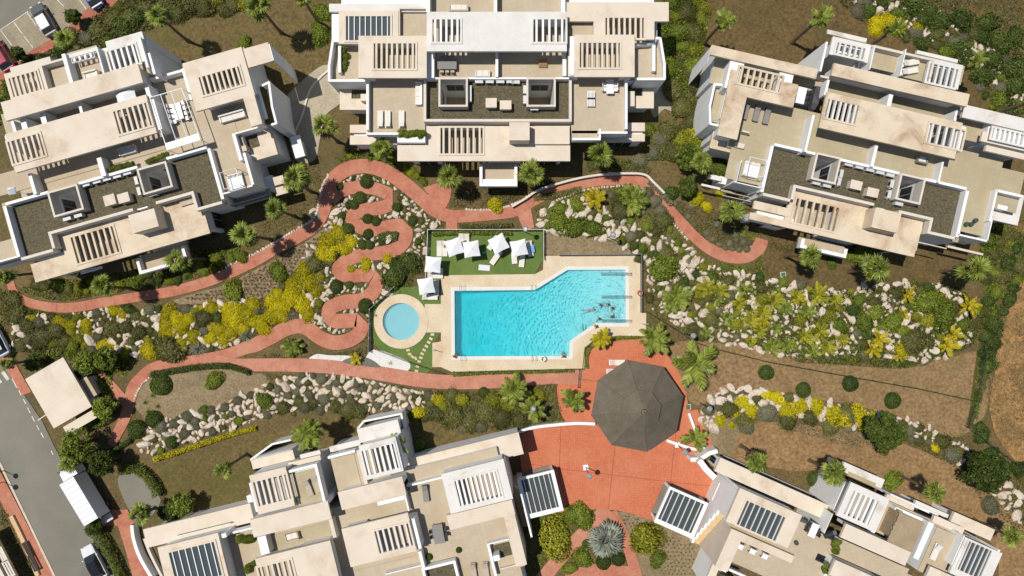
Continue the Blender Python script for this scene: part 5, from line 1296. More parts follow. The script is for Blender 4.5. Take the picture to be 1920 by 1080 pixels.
for m_ in FEA: m_.materials.append(LM['palm'])
FEY = [m_.copy() for m_ in FEA]
for m_ in FEY: m_.materials.clear(); m_.materials.append(LM['palm_yellow'])
FEL = [m_.copy() for m_ in FEA]
for m_ in FEL: m_.materials.clear(); m_.materials.append(LM['ygreen'])
FAS = [m_.copy() for m_ in FAN]
for m_ in FAS: m_.materials.clear(); m_.materials.append(LM['silver'])
FAD = [m_.copy() for m_ in FAN[:2]]
for m_ in FAD: m_.materials.clear(); m_.materials.append(LM['brown'])
NPALM = [0]
def palm(x, y, r, h=7.0, kind='fan', label=None, lean=(0, 0), cat='palm tree', group=None, n=None):
    """crown seen at pixel (x,y); the trunk stands under it"""
    NPALM[0] += 1; r = r * rnd.uniform(.88, 1.14)
    c = P(x, y, h); R_ = r * (H - h) / FPX
    bx, by = c.x - lean[0], c.y - lean[1]
    t = thing('palm_tree' if h > 1.5 else 'young_palm', label, cat, (bx, by, 0), group)
    tr = 0.17 if kind == 'fan' else 0.2
    if h > 1.0:
        pts = [(bx + lean[0] * s_ * s_, by + lean[1] * s_ * s_, h * s_) for s_ in (0, .12, .3, .5, .7, .88, 1)]
        obj('trunk', MB().tube(pts, [tr * 1.7, tr * 1.15, tr, tr * .95, tr * .92, tr * 1.0, tr * 1.25], 10), MT['bark'], t)
    src = {'lime': FEL, 'fan': FAN, 'feather': FEA, 'yellow': FEY, 'silver': FAS}[kind]
    n = n or {'fan': 17, 'feather': 17, 'yellow': 11, 'lime': 12, 'silver': 34}[kind]
    gap_ = rnd.uniform(0, 6.28); gw = rnd.uniform(.2, .75) if kind in ('fan', 'feather', 'yellow') else 0
    for k in range(n):
        if k > n * .35 and abs(((2.399963 * k - gap_ + math.pi) % (2 * math.pi)) - math.pi) < gw: continue
        f = bpy.data.objects.new('frond', rnd.choice(src)); COL.objects.link(f); f.parent = t
        f.matrix_parent_inverse = Matrix.Identity(4)
        q = k / n; el = (1.15 - 1.55 * q + rnd.uniform(-.2, .2)) if kind in ('fan', 'silver') else (1.05 - 1.2 * q + rnd.uniform(-.15, .15))
        az = 2.399963 * k + rnd.uniform(-.25, .25)
        f.location = (lean[0], lean[1], max(h, .15) + (0.05 if el > 0 else -.08))
        s_ = R_ * (0.84 if kind in ('fan', 'silver') else 1.0) * rnd.uniform(.72, 1.12)
        f.rotation_euler = (Matrix.Rotation(az, 3, 'Z') @ Matrix.Rotation(-el, 3, 'Y') @ Matrix.Rotation(rnd.uniform(-.5, .5), 3, 'X')).to_euler()
        f.scale = (s_, s_, s_)
    if h > 3:
        for k in range(rnd.randint(2, 5)):
            f = bpy.data.objects.new('dead_frond', rnd.choice(FAD)); COL.objects.link(f); f.parent = t; f.matrix_parent_inverse = Matrix.Identity(4)
            f.location = (lean[0], lean[1], h - .25); f.scale = [R_ * rnd.uniform(.55, .8)] * 3
            f.rotation_euler = (Matrix.Rotation(rnd.uniform(0, 6.28), 3, 'Z') @ Matrix.Rotation(rnd.uniform(.5, 1.1), 3, 'Y')).to_euler()
    USED.append((x, y, r * 0.5))
    return t

def tree(x, y, r, h, label, cat='tree', mat='tree', n=9000, leaf=0.16, seed=3):
    c = P(x, y, h * .7); R_ = r * (H - h * .7) / FPX
    t = thing('tree', label, cat, (c.x, c.y, 0))
    th = h * .45
    mb = MB().tube([(c.x, c.y, 0), (c.x + .1, c.y, th * .6), (c.x, c.y + .05, th)], [.26, .19, .16], 9); obj('trunk', mb, MT['trunk'], t)
    for k in range(6):
        a = k * 1.05 + rnd.uniform(-.3, .3); l = R_ * rnd.uniform(.5, .75)
        obj('limb', MB().tube([(c.x, c.y, th * .9), (c.x + math.cos(a) * l * .5, c.y + math.sin(a) * l * .5, th + .7), (c.x + math.cos(a) * l, c.y + math.sin(a) * l, th + 1.5)], [.12, .08, .04], 6), MT['trunk'], t)
    # leaf clumps spread through the crown
    g_ = np.random.default_rng(seed); K = 70
    d = unit(g_.normal(size=(K, 3))); d[:, 2] = np.abs(d[:, 2]) * .9 - .12
    cc = d * (g_.random((K, 1)) ** .35) * np.array([R_ * .82, R_ * .82, h * .38]); cr = R_ * g_.uniform(.16, .30, K)
    pk = g_.integers(0, K, n); dd = unit(g_.normal(size=(n, 3))); 
    c0 = cc[pk] + dd * (cr[pk] * (0.55 + .5 * g_.random(n)))[:, None]
    V, F = leaf_quads(c0, unit(dd + g_.normal(size=(n, 3)) * .6 + np.array([0, 0, .4])), leaf * g_.uniform(.6, 1.3, n), .5)
    V = V + np.array([c.x, c.y, h * .62])
    tn = np.clip(g_.random(n) * .7 + (g_.random(K) * .35)[pk], 0, 1)
    obj('crown', np_mesh('crown', V, F, np.repeat(tn, 4)), LM[mat], t)
    USED.append((x, y, r * 0.8))

FANL = 'tall fan palm '
for i, (x, y, r, h, wh) in enumerate([
    (300, 30, 26, 7.5, 'standing behind the left block near the car park'), (487, 12, 26, 7.5, 'at the top edge with its shadow on the lawn'), (568, -4, 24, 7, 'at the top edge beside the top central block'),
    (125, 76, 24, 4, 'in the shrubs beside the car park'), (10, 520, 22, 6, 'at the left edge below the left block'), (195, 535, 24, 6, 'below the left end of the left block'), (334, 488, 26, 6.5, 'in front of the left block balcony'),
    (461, 441, 27, 6.5, 'below the right end of the left block'), (517, 393, 26, 6.5, 'right of the left block near the path'), (557, 335, 29, 6.5, 'between the left block and the curving path'), (610, 240, 31, 6, 'beside the paved court of the top central block'),
    (716, 278, 24, 5, 'at the lower left corner of the top central block'), (845, 332, 27, 5, 'left of the white balcony of the top central block'), (998, 325, 28, 5, 'right of the white balcony of the top central block'), (1127, 291, 29, 5.5, 'at the lower right corner of the top central block'),
    (1315, 303, 27, 6, 'left of the right block by the bushes'), (1371, 397, 28, 6, 'at the lower left corner of the right block'), (1520, 482, 27, 6.5, 'below the white balcony of the right block'), (1640, 503, 29, 6.5, 'below the middle of the right block'), (1822, 502, 29, 6.5, 'below the right end of the right block'),
    (420, 880, 22, 5.5, 'on the lawn above the bottom-left block'), (262, 965, 26, 4.5, 'between the driveway and the bottom-left block'), (132, 867, 22, 4.5, 'beside the tree over the parked truck'), (15, 683, 16, 5, 'at the left edge beside the road'),
    (1417, 864, 24, 6, 'above the left end of the bottom-right block'), (1560, 886, 27, 7, 'over the white roof of the bottom-right block'), (1750, 922, 27, 7, 'behind the middle of the bottom-right block'), (1897, 1006, 26, 6, 'at the right edge by the bottom-right block')]):
    palm(x, y, r, h, 'fan', FANL + wh, (rnd.uniform(-.6, .6), rnd.uniform(-.6, .6)))
for x, y, r, h, wh in [(1360, 38, 26, 8, 'on the brown lawn behind the right block'), (1540, 33, 26, 8.5, 'casting its shadow on the right block roof'), (1680, 54, 22, 7.5, 'beside the rear terrace of the right block'), (1832, 114, 20, 7, 'over the rocky bank right of the right block'), (1935, 190, 26, 9, 'with its trunk reaching in at the right edge'),
                    (579, 812, 30, 6, 'leaning over the rear wall of the bottom-left block'), (746, 833, 24, 6.5, 'over the white pergola of the bottom-left block'), ]:
    palm(x, y, r, h, 'feather', 'feather palm ' + wh, (rnd.uniform(-.3, .3), rnd.uniform(-.3, .3)), n=18)
for x, y, r, h, wh in [(1226, 634, 40, 3.0, 'just above the pavilion'), (1302, 682, 56, 3.4, 'on the grass right of the pavilion'), (1127, 634, 22, 2.0, 'at the pool corner above the pavilion'), (1075, 748, 30, 2.4, 'left of the pavilion'), (962, 735, 32, 2.6, 'below the pool path, left of the pavilion'), (1000, 765, 28, 2.2, 'at the bed beside the white curved wall'),
                       (1302, 824, 30, 2.2, 'beside the curved wall right of the plaza')]:
    palm(x, y, r, h, 'yellow' if x == 1127 else 'feather', 'large feather palm ' + wh, n=11 if r > 35 else 14)
palm(1135, 1010, 36, 1.0, 'silver', 'silvery blue fan palm on the island below the plaza')
palm(549, 649, 24, 0.6, 'feather', 'dark low cycad on the bank above the path', n=26)
palm(667, 673, 13, 0.8, 'yellow', 'small yellow palm on the white gravel')
palm(1185, 374, 32, 0.6, 'feather', 'big dark feathery plant in the rockery above the pool', n=30)
palm(1117, 374, 24, 0.8, 'yellow', 'bright yellow feathery plant in the rockery above the pool', n=14)
palm(1266, 556, 30, 0.7, 'feather', 'broad green fern-like plant right of the shallow end', n=30)
for x, y, r in [(1452, 562, 20), (1472, 578, 18), (1495, 556, 20), (1512, 585, 20), (1532, 552, 22), (1565, 562, 17), (1455, 615, 18), (1535, 622, 20), (1507, 630, 20), (1475, 647, 18), (1522, 657, 17), (1550, 650, 17), (1580, 637, 16), (1445, 650, 18), (1430, 585, 19), (1408, 600, 18), (1385, 570, 18), (1365, 595, 17), (1345, 560, 18), (1395, 545, 18), (1425, 620, 18), (1350, 545, 18), (1325, 540, 18), (1322, 625, 14), (1408, 640, 15)]:
    palm(x, y, r, 0.4, rnd.choice(['lime', 'lime', 'feather']), f'green feathery young palm {side(x, y, "in the large right rockery")}', n=12, cat='young palm', group='young palms in the large right rockery')
for x, y, r in [(1815, 572, 24), (1690, 590, 15), (1647, 635, 20), (1635, 655, 20), (1785, 628, 20), (1775, 648, 20), (1685, 667, 14), (1495, 560, 14), (1430, 605, 14), (1702, 552, 18)]:
    palm(x, y, r, 0.5, 'yellow', f'yellow feathery young palm {side(x, y, "in the large right rockery")}', n=9, cat='young palm', group='yellow young palms in the large right rockery')

tree(1660, 812, 42, 5.0, 'big round dark green tree on the right lawn', n=16000, seed=1)
tree(1854, 888, 44, 5.0, 'big round dark green tree near the right edge', n=16000, seed=2)
for x, y, r, h, lb, s_ in [(140, 838, 36, 5.5, 'spreading tree over the parked truck', 4), (190, 870, 26, 5, 'green tree between the truck and the driveway', 5), (160, 680, 26, 4, 'small tree behind the gatehouse', 6), (197, 672, 24, 4, 'yellowish small tree right of the gatehouse', 7),
                       (195, 765, 24, 4, 'green tree below the gatehouse corner', 8), (176, 988, 17, 2.5, 'small tree beside the road below the truck', 9), (340, 945, 28, 3.5, 'yellow-green tree above the cream roof of the bottom-left block', 10), (312, 960, 18, 3, 'small green tree beside the driveway', 11),
                       (1288, 292, 26, 3.5, 'dense green tree beside the right block', 12), (1290, 350, 20, 3, 'lower green tree at the right block corner', 13), (60, 682, 16, 3, 'small dark tree left of the gatehouse', 14), (135, 30, 15, 3, 'round dark tree in the car park', 15), (32, 100, 14, 3, 'round dark tree at the car park edge', 16)]:
    tree(x, y, r, h, lb, n=5000, leaf=0.14, seed=s_, mat='green' if s_ in (6, 7, 8, 10, 12, 4) else 'tree')

# ---- shrubs and mounds read off the photograph
S_ = {
 'clipped': [(687, 340, 14), (675, 370, 12), (664, 384, 10), (750, 372, 6), (744, 389, 10), (640, 405, 9), (689, 410, 11), (705, 415, 10), (774, 414, 10), (690, 439, 11), (680, 459, 10), (693, 459, 10), (637, 350, 8), (685, 574, 15), (630, 538, 14), (655, 535, 9), (1438, 699, 15), (1508, 732, 15), (1596, 720, 16), (1676, 752, 16), (1602, 582, 14), (652, 430, 13), (627, 477, 11),
             (1132, 1056, 15), (1160, 1050, 14), (1100, 1020, 9), (907, 736, 11), (1530, 900, 16), (300, 722, 21), (287, 787, 18), (255, 806, 18), (320, 830, 13)],
 'bush': [(521, 514, 17), (400, 716, 16), (457, 80, 14), (495, 752, 15), (1050, 390, 12), (1045, 412, 20), (1080, 427, 20), (1112, 428, 17), (1082, 385, 13), (1351, 314, 15), (1621, 606, 18), (1677, 602, 19), (1575, 612, 13), (1770, 592, 24), (1806, 609, 12), (1652, 614, 12), (1740, 565, 24), (1232, 1050, 15), (1245, 505, 24), (437, 545, 17), (432, 547, 10), (1675, 905, 17), (1875, 190, 17), (135, 651, 13),
          (600, 60, 18), (605, 22, 16), (595, 55, 14), (1092, 968, 22), (1070, 968, 16), (1092, 1050, 18), (1070, 1066, 12), (1350, 1045, 10), (1620, 475, 18), (1600, 480, 14), (1240, 90, 20), (1255, 130, 16), (1270, 60, 20), (1215, 240, 12), (450, 480, 13), (782, 838, 16), (1560, 495, 10), (470, 452, 10)],
 'loose': [(380, 597, 18), (75, 632, 26), (100, 620, 20), (260, 625, 16), (210, 617, 17), (317, 657, 28), (300, 645, 18), (1165, 395, 20), (1245, 412, 20), (1250, 475, 19), (1320, 627, 14), (587, 495, 18), (587, 755, 12), (50, 612, 18), (120, 640, 14), (235, 615, 14), (1335, 600, 16), (1270, 560, 18), (30, 590, 18), (20, 560, 18), (1715, 640, 26), (850, 780, 26), (880, 790, 24), (910, 775, 22), (940, 785, 22), (820, 775, 18), (975, 790, 20), (650, 770, 18), (675, 772, 16), (630, 765, 14), (560, 755, 12), (530, 765, 14),
           (1290, 20, 22), (1300, 60, 20), (1265, 170, 22), (1280, 200, 22), (1250, 245, 22), (1300, 225, 18), (1265, 285, 20), (210, 35, 22), (180, 55, 20), (240, 30, 20), (270, 15, 18), (330, 20, 20), (380, 12, 20), (420, 18, 16), (360, 8, 22), (310, 8, 20), (435, 5, 18), (1830, 60, 18), (1760, 60, 16), (1590, 780, 20), (1560, 800, 18), (1400, 790, 18), (1370, 770, 18), (1770, 830, 16), (1800, 850, 14), (1480, 790, 18), (1520, 785, 16)],
 'mound': [(602, 712, 12), (560, 716, 9), (556, 734, 10), (631, 718, 9), (668, 721, 7), (680, 730, 9), (607, 749, 13), (580, 740, 9), (642, 740, 9), (684, 765, 8), (708, 760, 9), (738, 748, 9), (706, 725, 7), (540, 742, 9), (616, 726, 8), (72, 605, 13), (182, 632, 10), (170, 656, 10), (52, 636, 12), (252, 655, 8), (180, 587, 10), (350, 782, 12), (300, 800, 14), (325, 795, 10), (395, 770, 10), (420, 765, 10), (365, 790, 9), (445, 752, 10), (470, 742, 9), (345, 815, 12), (520, 732, 9), (655, 745, 8), (660, 755, 8), (700, 745, 7), (725, 770, 8), (500, 778, 9),
           (1227, 377, 14), (1240, 395, 13), (1215, 362, 13), (1267, 382, 6), (1296, 386, 7), (1291, 405, 6), (1304, 420, 6), (1326, 437, 6.5), (1337, 449, 6), (1349, 459, 6), (1360, 465, 6), (1374, 467, 6), (1387, 468, 7), (1401, 467, 8), (1407, 455, 6.5), (1395, 454, 7), (1382, 450, 7), (1369, 457, 7), (1345, 420, 8), (1360, 434, 8), (1380, 440, 8), (1200, 300, 16), (1225, 285, 16), (1240, 260, 16), (130, 60, 12), (160, 45, 14), (160, 70, 14), (1610, 20, 14), (1720, 60, 14), (1790, 80, 14), (570, 765, 12), (600, 770, 10), (870, 800, 14), (900, 800, 14), (1400, 800, 16), (1440, 775, 18), (1330, 770, 12), (1790, 855, 18), (1860, 950, 18)],
 'yellow': [(635, 435, 16), (620, 450, 17), (608, 465, 15), (647, 467, 15), (660, 455, 12), (607, 479, 14), (622, 470, 14), (570, 507, 14), (577, 532, 16), (547, 536, 13), (687, 494, 11), (725, 487, 9), (505, 565, 14), (520, 574, 15), (545, 560, 18), (567, 575, 19), (577, 590, 14), (552, 548, 14), (505, 590, 13), (520, 590, 15), (533, 597, 11), (488, 605, 15), (590, 547, 11), (600, 520, 10), (110, 602, 12), (95, 612, 9), (135, 608, 9), (160, 605, 11), (275, 657, 14), (310, 607, 14), (325, 598, 14), (338, 612, 15), (350, 598, 13), (308, 625, 12), (338, 641, 12), (312, 588, 14), (440, 602, 17), (410, 617, 14), (430, 622, 13), (395, 635, 12), (360, 630, 12), (462, 587, 17), (476, 605, 14), (395, 577, 12), (417, 637, 11), (445, 582, 14), (470, 570, 12), (425, 598, 12), (455, 615, 12), (495, 618, 10), (927, 381, 14),
            (1455, 744, 12), (1477, 772, 15), (1505, 762, 14), (1534, 762, 14), (1565, 775, 18), (1588, 778, 15), (1612, 780, 16), (1440, 740, 10), (1650, 40, 14), (1645, 55, 12), (1670, 40, 15), (1690, 50, 12), (1395, 755, 12), (1380, 775, 12), (1350, 790, 11), (1410, 770, 12), (1350, 365, 8), (1310, 372, 12), (1325, 385, 10), (1690, 660, 12), (60, 600, 10), (1720, 55, 12), (780, 775, 12), (825, 752, 12), (355, 600, 9), (660, 505, 8), (1870, 195, 12)],
 'ygreen': [(1045, 1010, 29), (1210, 1007, 30), (1740, 600, 14), (830, 760, 12), (1755, 560, 16), (620, 445, 9), (1430, 560, 12), (1500, 600, 13), (1555, 590, 12), (1380, 610, 12)],
 'darkbush': [(740, 520, 22), (765, 490, 18), (750, 500, 18), (1650, 610, 9), (1765, 40, 20), (1800, 35, 18), (1795, 90, 16), (1850, 45, 18), (1870, 75, 18), (1840, 70, 14), (1715, 10, 18), (1880, 90, 14), (1900, 130, 20), (1905, 160, 20), (1890, 210, 22), (1860, 110, 16), (1850, 140, 18), (230, 50, 22), (255, 30, 18), (115, 90, 16), (75, 115, 16), (50, 118, 12), (1860, 850, 12), (1880, 870, 12), (1910, 880, 14), (1842, 820, 14), (1840, 800, 10), (205, 855, 14), (1320, 940, 6), (1260, 362, 14), (20, 660, 10), (1905, 65, 16)],
 'agave': [(640, 451, 13), (595, 522, 17), (540, 591, 17), (369, 655, 21), (459, 629, 19), (655, 690, 5)],
 'aloe': [(285, 742, 9), (271, 755, 8), (295, 762, 9), (277, 772, 9), (225, 692, 14), (230, 702, 10), (597, 668, 5), (638, 672, 5), (732, 681, 8), (905, 740, 8), (1410, 445, 10), (1392, 436, 10), (1378, 435, 9), (1425, 438, 9)],
}
for kind, lst in S_.items():
    for x, y, r in lst: shrub(kind, x, y, r, M(r) * (1.15 if kind in ('agave', 'aloe') else 1.0))
# fillers: smaller shrubs growing between those above
def fill(q, n, kinds, r0, r1):
    xs_, ys_ = [p[0] for p in q], [p[1] for p in q]; k = 0; tr = 0
    while k < n and tr < n * 40:
        tr += 1; x, y, r = rnd.uniform(min(xs_), max(xs_)), rnd.uniform(min(ys_), max(ys_)), rnd.uniform(r0, r1)
        if not inpoly(x, y, q) or on_path(x, y, r * .9) or any((x - a) ** 2 + (y - b_) ** 2 < (c * .75 + r * .75) ** 2 for a, b_, c in USED): continue
        shrub(rnd.choice(kinds), x, y, r); k += 1
fill([(1210, 480), (1300, 490), (1430, 520), (1600, 545), (1760, 535), (1835, 580), (1820, 640), (1700, 680), (1500, 668), (1340, 640), (1215, 575)], 62, ['loose', 'bush', 'ygreen', 'loose', 'darkbush', 'mound'], 6, 13)
fill([(1010, 400), (1090, 365), (1190, 350), (1290, 460), (1330, 505), (1210, 500), (1150, 450), (1015, 430)], 26, ['loose', 'bush', 'darkbush', 'mound'], 6, 12)
fill([(30, 590), (170, 575), (330, 580), (480, 560), (490, 620), (400, 655), (250, 668), (30, 650)], 46, ['loose', 'loose', 'yellow', 'mound', 'darkbush', 'ygreen'], 6, 13)
fill([(500, 560), (560, 500), (600, 480), (605, 540), (600, 610), (520, 625)], 14, ['yellow', 'ygreen', 'loose'], 6, 11)
fill([(620, 330), (690, 322), (790, 380), (830, 420), (800, 440), (790, 500), (740, 545), (690, 620), (600, 625), (585, 540), (620, 480)], 22, ['loose', 'darkbush', 'mound'], 4, 8)
fill([(275, 805), (360, 775), (480, 730), (570, 702), (720, 722), (830, 745), (790, 780), (600, 768), (430, 808), (285, 850)], 30, ['loose', 'mound', 'mound', 'bush'], 5, 9)
fill([(1845, 430), (1905, 430), (1930, 470), (1905, 540), (1872, 620), (1858, 690), (1835, 740), (1845, 640), (1852, 540)], 30, ['loose', 'bush', 'loose', 'darkbush'], 9, 17)
fill([(1225, 60), (1250, 0), (1320, -5), (1310, 130), (1325, 210), (1300, 290), (1230, 300), (1215, 245), (1270, 230), (1275, 160)], 30, ['ygreen', 'bush', 'loose', 'loose'], 9, 18)
fill([(60, 120), (160, 50), (220, 5), (460, -5), (460, 15), (300, 45), (190, 80), (80, 130)], 26, ['ygreen', 'bush', 'loose', 'mound'], 8, 15)
fill([(1330, 745), (1430, 728), (1640, 775), (1740, 800), (1800, 860), (1680, 830), (1440, 775), (1345, 810)], 20, ['loose', 'mound', 'yellow'], 6, 12)
fill([(1600, 0), (1760, 20), (1890, 100), (1925, 200), (1860, 200), (1800, 110), (1640, 60)], 26, ['loose', 'bush', 'mound', 'darkbush'], 7, 14)
fill([(40, 535), (200, 552), (330, 533), (440, 500), (430, 470), (330, 505), (150, 530)], 24, ['bush', 'ygreen', 'darkbush', 'loose'], 7, 13)
fill([(640, 290), (720, 290), (790, 330), (800, 345), (740, 322), (690, 300)], 10, ['ygreen', 'bush'], 6, 10)
fill([(800, 740), (900, 738), (1010, 735), (1030, 780), (960, 805), (860, 805), (790, 785)], 22, ['loose', 'ygreen', 'mound', 'loose'], 8, 16)
# plants standing on roofs and terraces
def pot_plants(kind, pts, z, wh):
    cat, vs_ = SHR[kind]
    for x, y, r in pts:
        p = P(x, y, z + .3); rm = r * (H - z) / FPX
        place(rnd.choice(vs_), (p.x, p.y, z), rnd.uniform(0, 6), (rm, rm, rm * 1.2), f'{LOOK[kind]} {wh}', cat, f"{cat}{'es' if cat.endswith('sh') else 's'} {wh}")
pot_plants('bush', [(750, 250, 7), (757, 249, 7), (764, 251, 7), (771, 250, 7), (779, 249, 7), (786, 251, 7), (793, 249, 6)], 6.75, 'in the terrace planter of the top central block')
pot_plants('bush', [(643, 95, 7), (646, 105, 8), (645, 117, 7), (644, 127, 6), (792, 20, 9), (778, 25, 4)], 6.25, 'on a rear terrace of the top central block')
pot_plants('bush', [(203, 318, 5), (210, 316, 5), (217, 314, 5), (224, 312, 5), (231, 310, 5), (239, 308, 5), (246, 306, 4), (276, 302, 5), (283, 300, 5), (290, 297, 5), (297, 294, 5), (304, 291, 5), (311, 288, 4)], 6.9, 'in the white planters of the left block')
pot_plants('bush', [(1572, 1018, 7), (1570, 1027, 7), (1567, 1036, 6), (1552, 1062, 6), (1549, 1072, 6)], 7.0, 'in the planters of the bottom-right block')
pot_plants('clipped', [(860, 1033, 6), (804, 1046, 7)], 6.2, 'in a pot on the terrace of the bottom-left block')
pot_plants('bush', [(460, 1013, 9), (448, 1012, 7), (470, 1012, 8), (465, 1067, 8), (475, 1058, 6)], 6.3, 'on the terrace beside the skylight')
# hedges: a row of clipped bushes read as one clipped mass each
def hedge(name, pts, width, h, mat, label, step=0.16, leaf=0.085):
    cl = catmull([(P(x, y).x, P(x, y).y) for x, y in pts], 8)
    C_ = []
    for a, b_ in zip(cl, cl[1:]):
        d = Vector((b_[0] - a[0], b_[1] - a[1])); L_ = d.length
        n = max(1, int(L_ * M(width) * 330)); tt = rng.random(n); w_ = rng.uniform(-.5, .5, n); hh = rng.uniform(.1, 1, n) ** .4
        edge = np.sqrt(np.maximum(0, 1 - (2 * w_) ** 4)); nx, ny = -d.y / L_, d.x / L_
        ww = w_ * M(width) * (1 + .12 * np.sin(np.arange(n)))
        C_.append(np.stack([a[0] + d.x * tt + nx * ww, a[1] + d.y * tt + ny * ww, h * np.maximum(.15, hh * edge)], 1))
    C_ = np.concatenate(C_); n = len(C_)
    C_[:, 2] *= 1 + .22 * np.sin(C_[:, 0] * 3.1) * np.cos(C_[:, 1] * 2.7)
    V, F = leaf_quads(C_, unit(rng.normal(size=(n, 3)) * .7 + np.array([0, 0, .9])), leaf * rng.uniform(.6, 1.3, n), .55)
    t = thing(name, label, 'hedge', (*cl[0], 0))
    obj('foliage', np_mesh('foliage', V, F, np.repeat(rng.uniform(.15, .95, n), 4)), LM[mat], t)
    mb = MB()
    cm = MB().tube([(p[0], p[1], h * .2) for p in cl[::2]], min(h * .3, M(width) * .32), 6); obj('stems', cm, MT['trunk'], t)
hedge('hedge', [(232, 880), (262, 876), (288, 897), (304, 925)], 17, 1.5, 'green', 'curved green hedge round the driveway')
hedge('hedge', [(212, 852), (225, 838), (245, 825), (250, 812)], 9, .9, 'dark', 'short dark hedge beside the path end')
hedge('hedge', [(292, 860), (330, 848), (390, 828), (440, 812), (482, 802)], 9, .9, 'yellow', 'long thin yellow-green hedge along the lawn edge')
hedge('hedge', [(174, 983), (199, 1010), (217, 1042), (238, 1090)], 20, 1.4, 'green', 'thick green hedge between the road and the pavement')
hedge('hedge', [(285, 702), (320, 696), (380, 687), (430, 686), (470, 698)], 12, .8, 'dark', 'dark low hedge around the sandy bed')
hedge('hedge', [(710, 447), (730, 443), (746, 443)], 18, .5, 'dark', 'dark oblong hedge inside a bend of the zigzag path')
hedge('hedge', [(862, 424), (900, 424), (960, 422)], 9, .8, 'olive', 'straight low hedge above the sunbathing lawn')
hedge('hedge', [(190, 710), (205, 735), (215, 755)], 10, 1.2, 'green', 'narrow hedge behind the gatehouse')
hedge('hedge', [(160, 800), (195, 790), (215, 775)], 14, 1.2, 'green', 'yellowish hedge below the gatehouse')
hedge('hedge', [(812, 440), (860, 437), (905, 437), (960, 438)], 8, .9, 'green', 'leafy border inside the sunbathing lawn fence')
hedge('hedge', [(850, 702), (900, 699), (960, 697), (1020, 696), (1075, 694)], 7, .7, 'green', 'low green strip between pool deck and path')
hedge('hedge', [(1100, 690), (1101, 660), (1120, 642), (1160, 634), (1195, 632)], 7, .6, 'green', 'curved low green strip at the pool corner')
hedge('hedge', [(1216, 340), (1240, 362), (1258, 385)], 12, .6, 'grey', 'grey strip of shrubs along the right path wall')
hedge('hedge', [(1100, 312), (1140, 306), (1190, 312), (1215, 325)], 20, .5, 'olive', 'olive ground shrubs above the retaining wall')
hedge('hedge', [(1000, 372), (1040, 366), (1090, 355)], 12, .5, 'olive', 'olive strip below the right path')
# ------------------------------------------------------------------ boulders and ground cover
def rock_mat(name):
    m, nt, b = base_mat(name)
    tc = node(nt, 'ShaderNodeTexCoord').outputs['Object']; oi = node(nt, 'ShaderNodeObjectInfo').outputs['Random']
    pos = node(nt, 'ShaderNodeNewGeometry').outputs['Position']
    base = ramp(nt, oi, [(0.0, alb(190, 156, 122)), (0.3, alb(220, 196, 164)), (0.75, alb(238, 224, 202)), (1.0, alb(204, 154, 116))])
    base = mixc(nt, .5, base, ramp(nt, noise(nt, pos, 1.1, 5, .65), [(0.28, alb(196, 164, 130)), (0.48, alb(248, 240, 226)), (0.74, alb(228, 194, 160))]))
    base = mixc(nt, .38, base, ramp(nt, noise(nt, pos, 4, 5, .7), [(0.35, alb(150, 124, 96)), (0.58, alb(250, 242, 230))]))
    nt.links.new(base, b.inputs['Base Color']); b.inputs['Roughness'].default_value = .9; b.inputs['Specular IOR Level'].default_value = .2
    bumpn(nt, b, noise(nt, pos, 4, 6, .7), .7, .08)
    return m
MT['rock'] = rock_mat('pale_limestone')
import bmesh
def rock_mesh(seed):
    bm = bmesh.new(); bmesh.ops.create_icosphere(bm, subdivisions=2, radius=1)
    g_ = np.random.default_rng(seed); cuts = unit(g_.normal(size=(9, 3))); off = g_.uniform(.38, .85, 9)
    for v_ in bm.verts:
        p = np.array(v_.co)
        for c, o_ in zip(cuts, off):
            e = p @ c - o_
            if e > 0: p = p - c * e * .98
        v_.co = Vector(p * (1 + .035 * g_.normal()) * 1.25)
    m = bpy.data.meshes.new('boulder'); bm.to_mesh(m); bm.free(); m.materials.append(MT['rock']); return m
ROCKS = [rock_mesh(200 + k) for k in range(9)]
DECKQ = DECK; PLZQ = plz; RPQ = rp
TURFQ = [(804, 433), (1018, 433), (1018, 488), (1003, 515), (832, 517), (827, 690), (772, 700), (693, 650), (690, 582), (738, 540), (803, 536)]
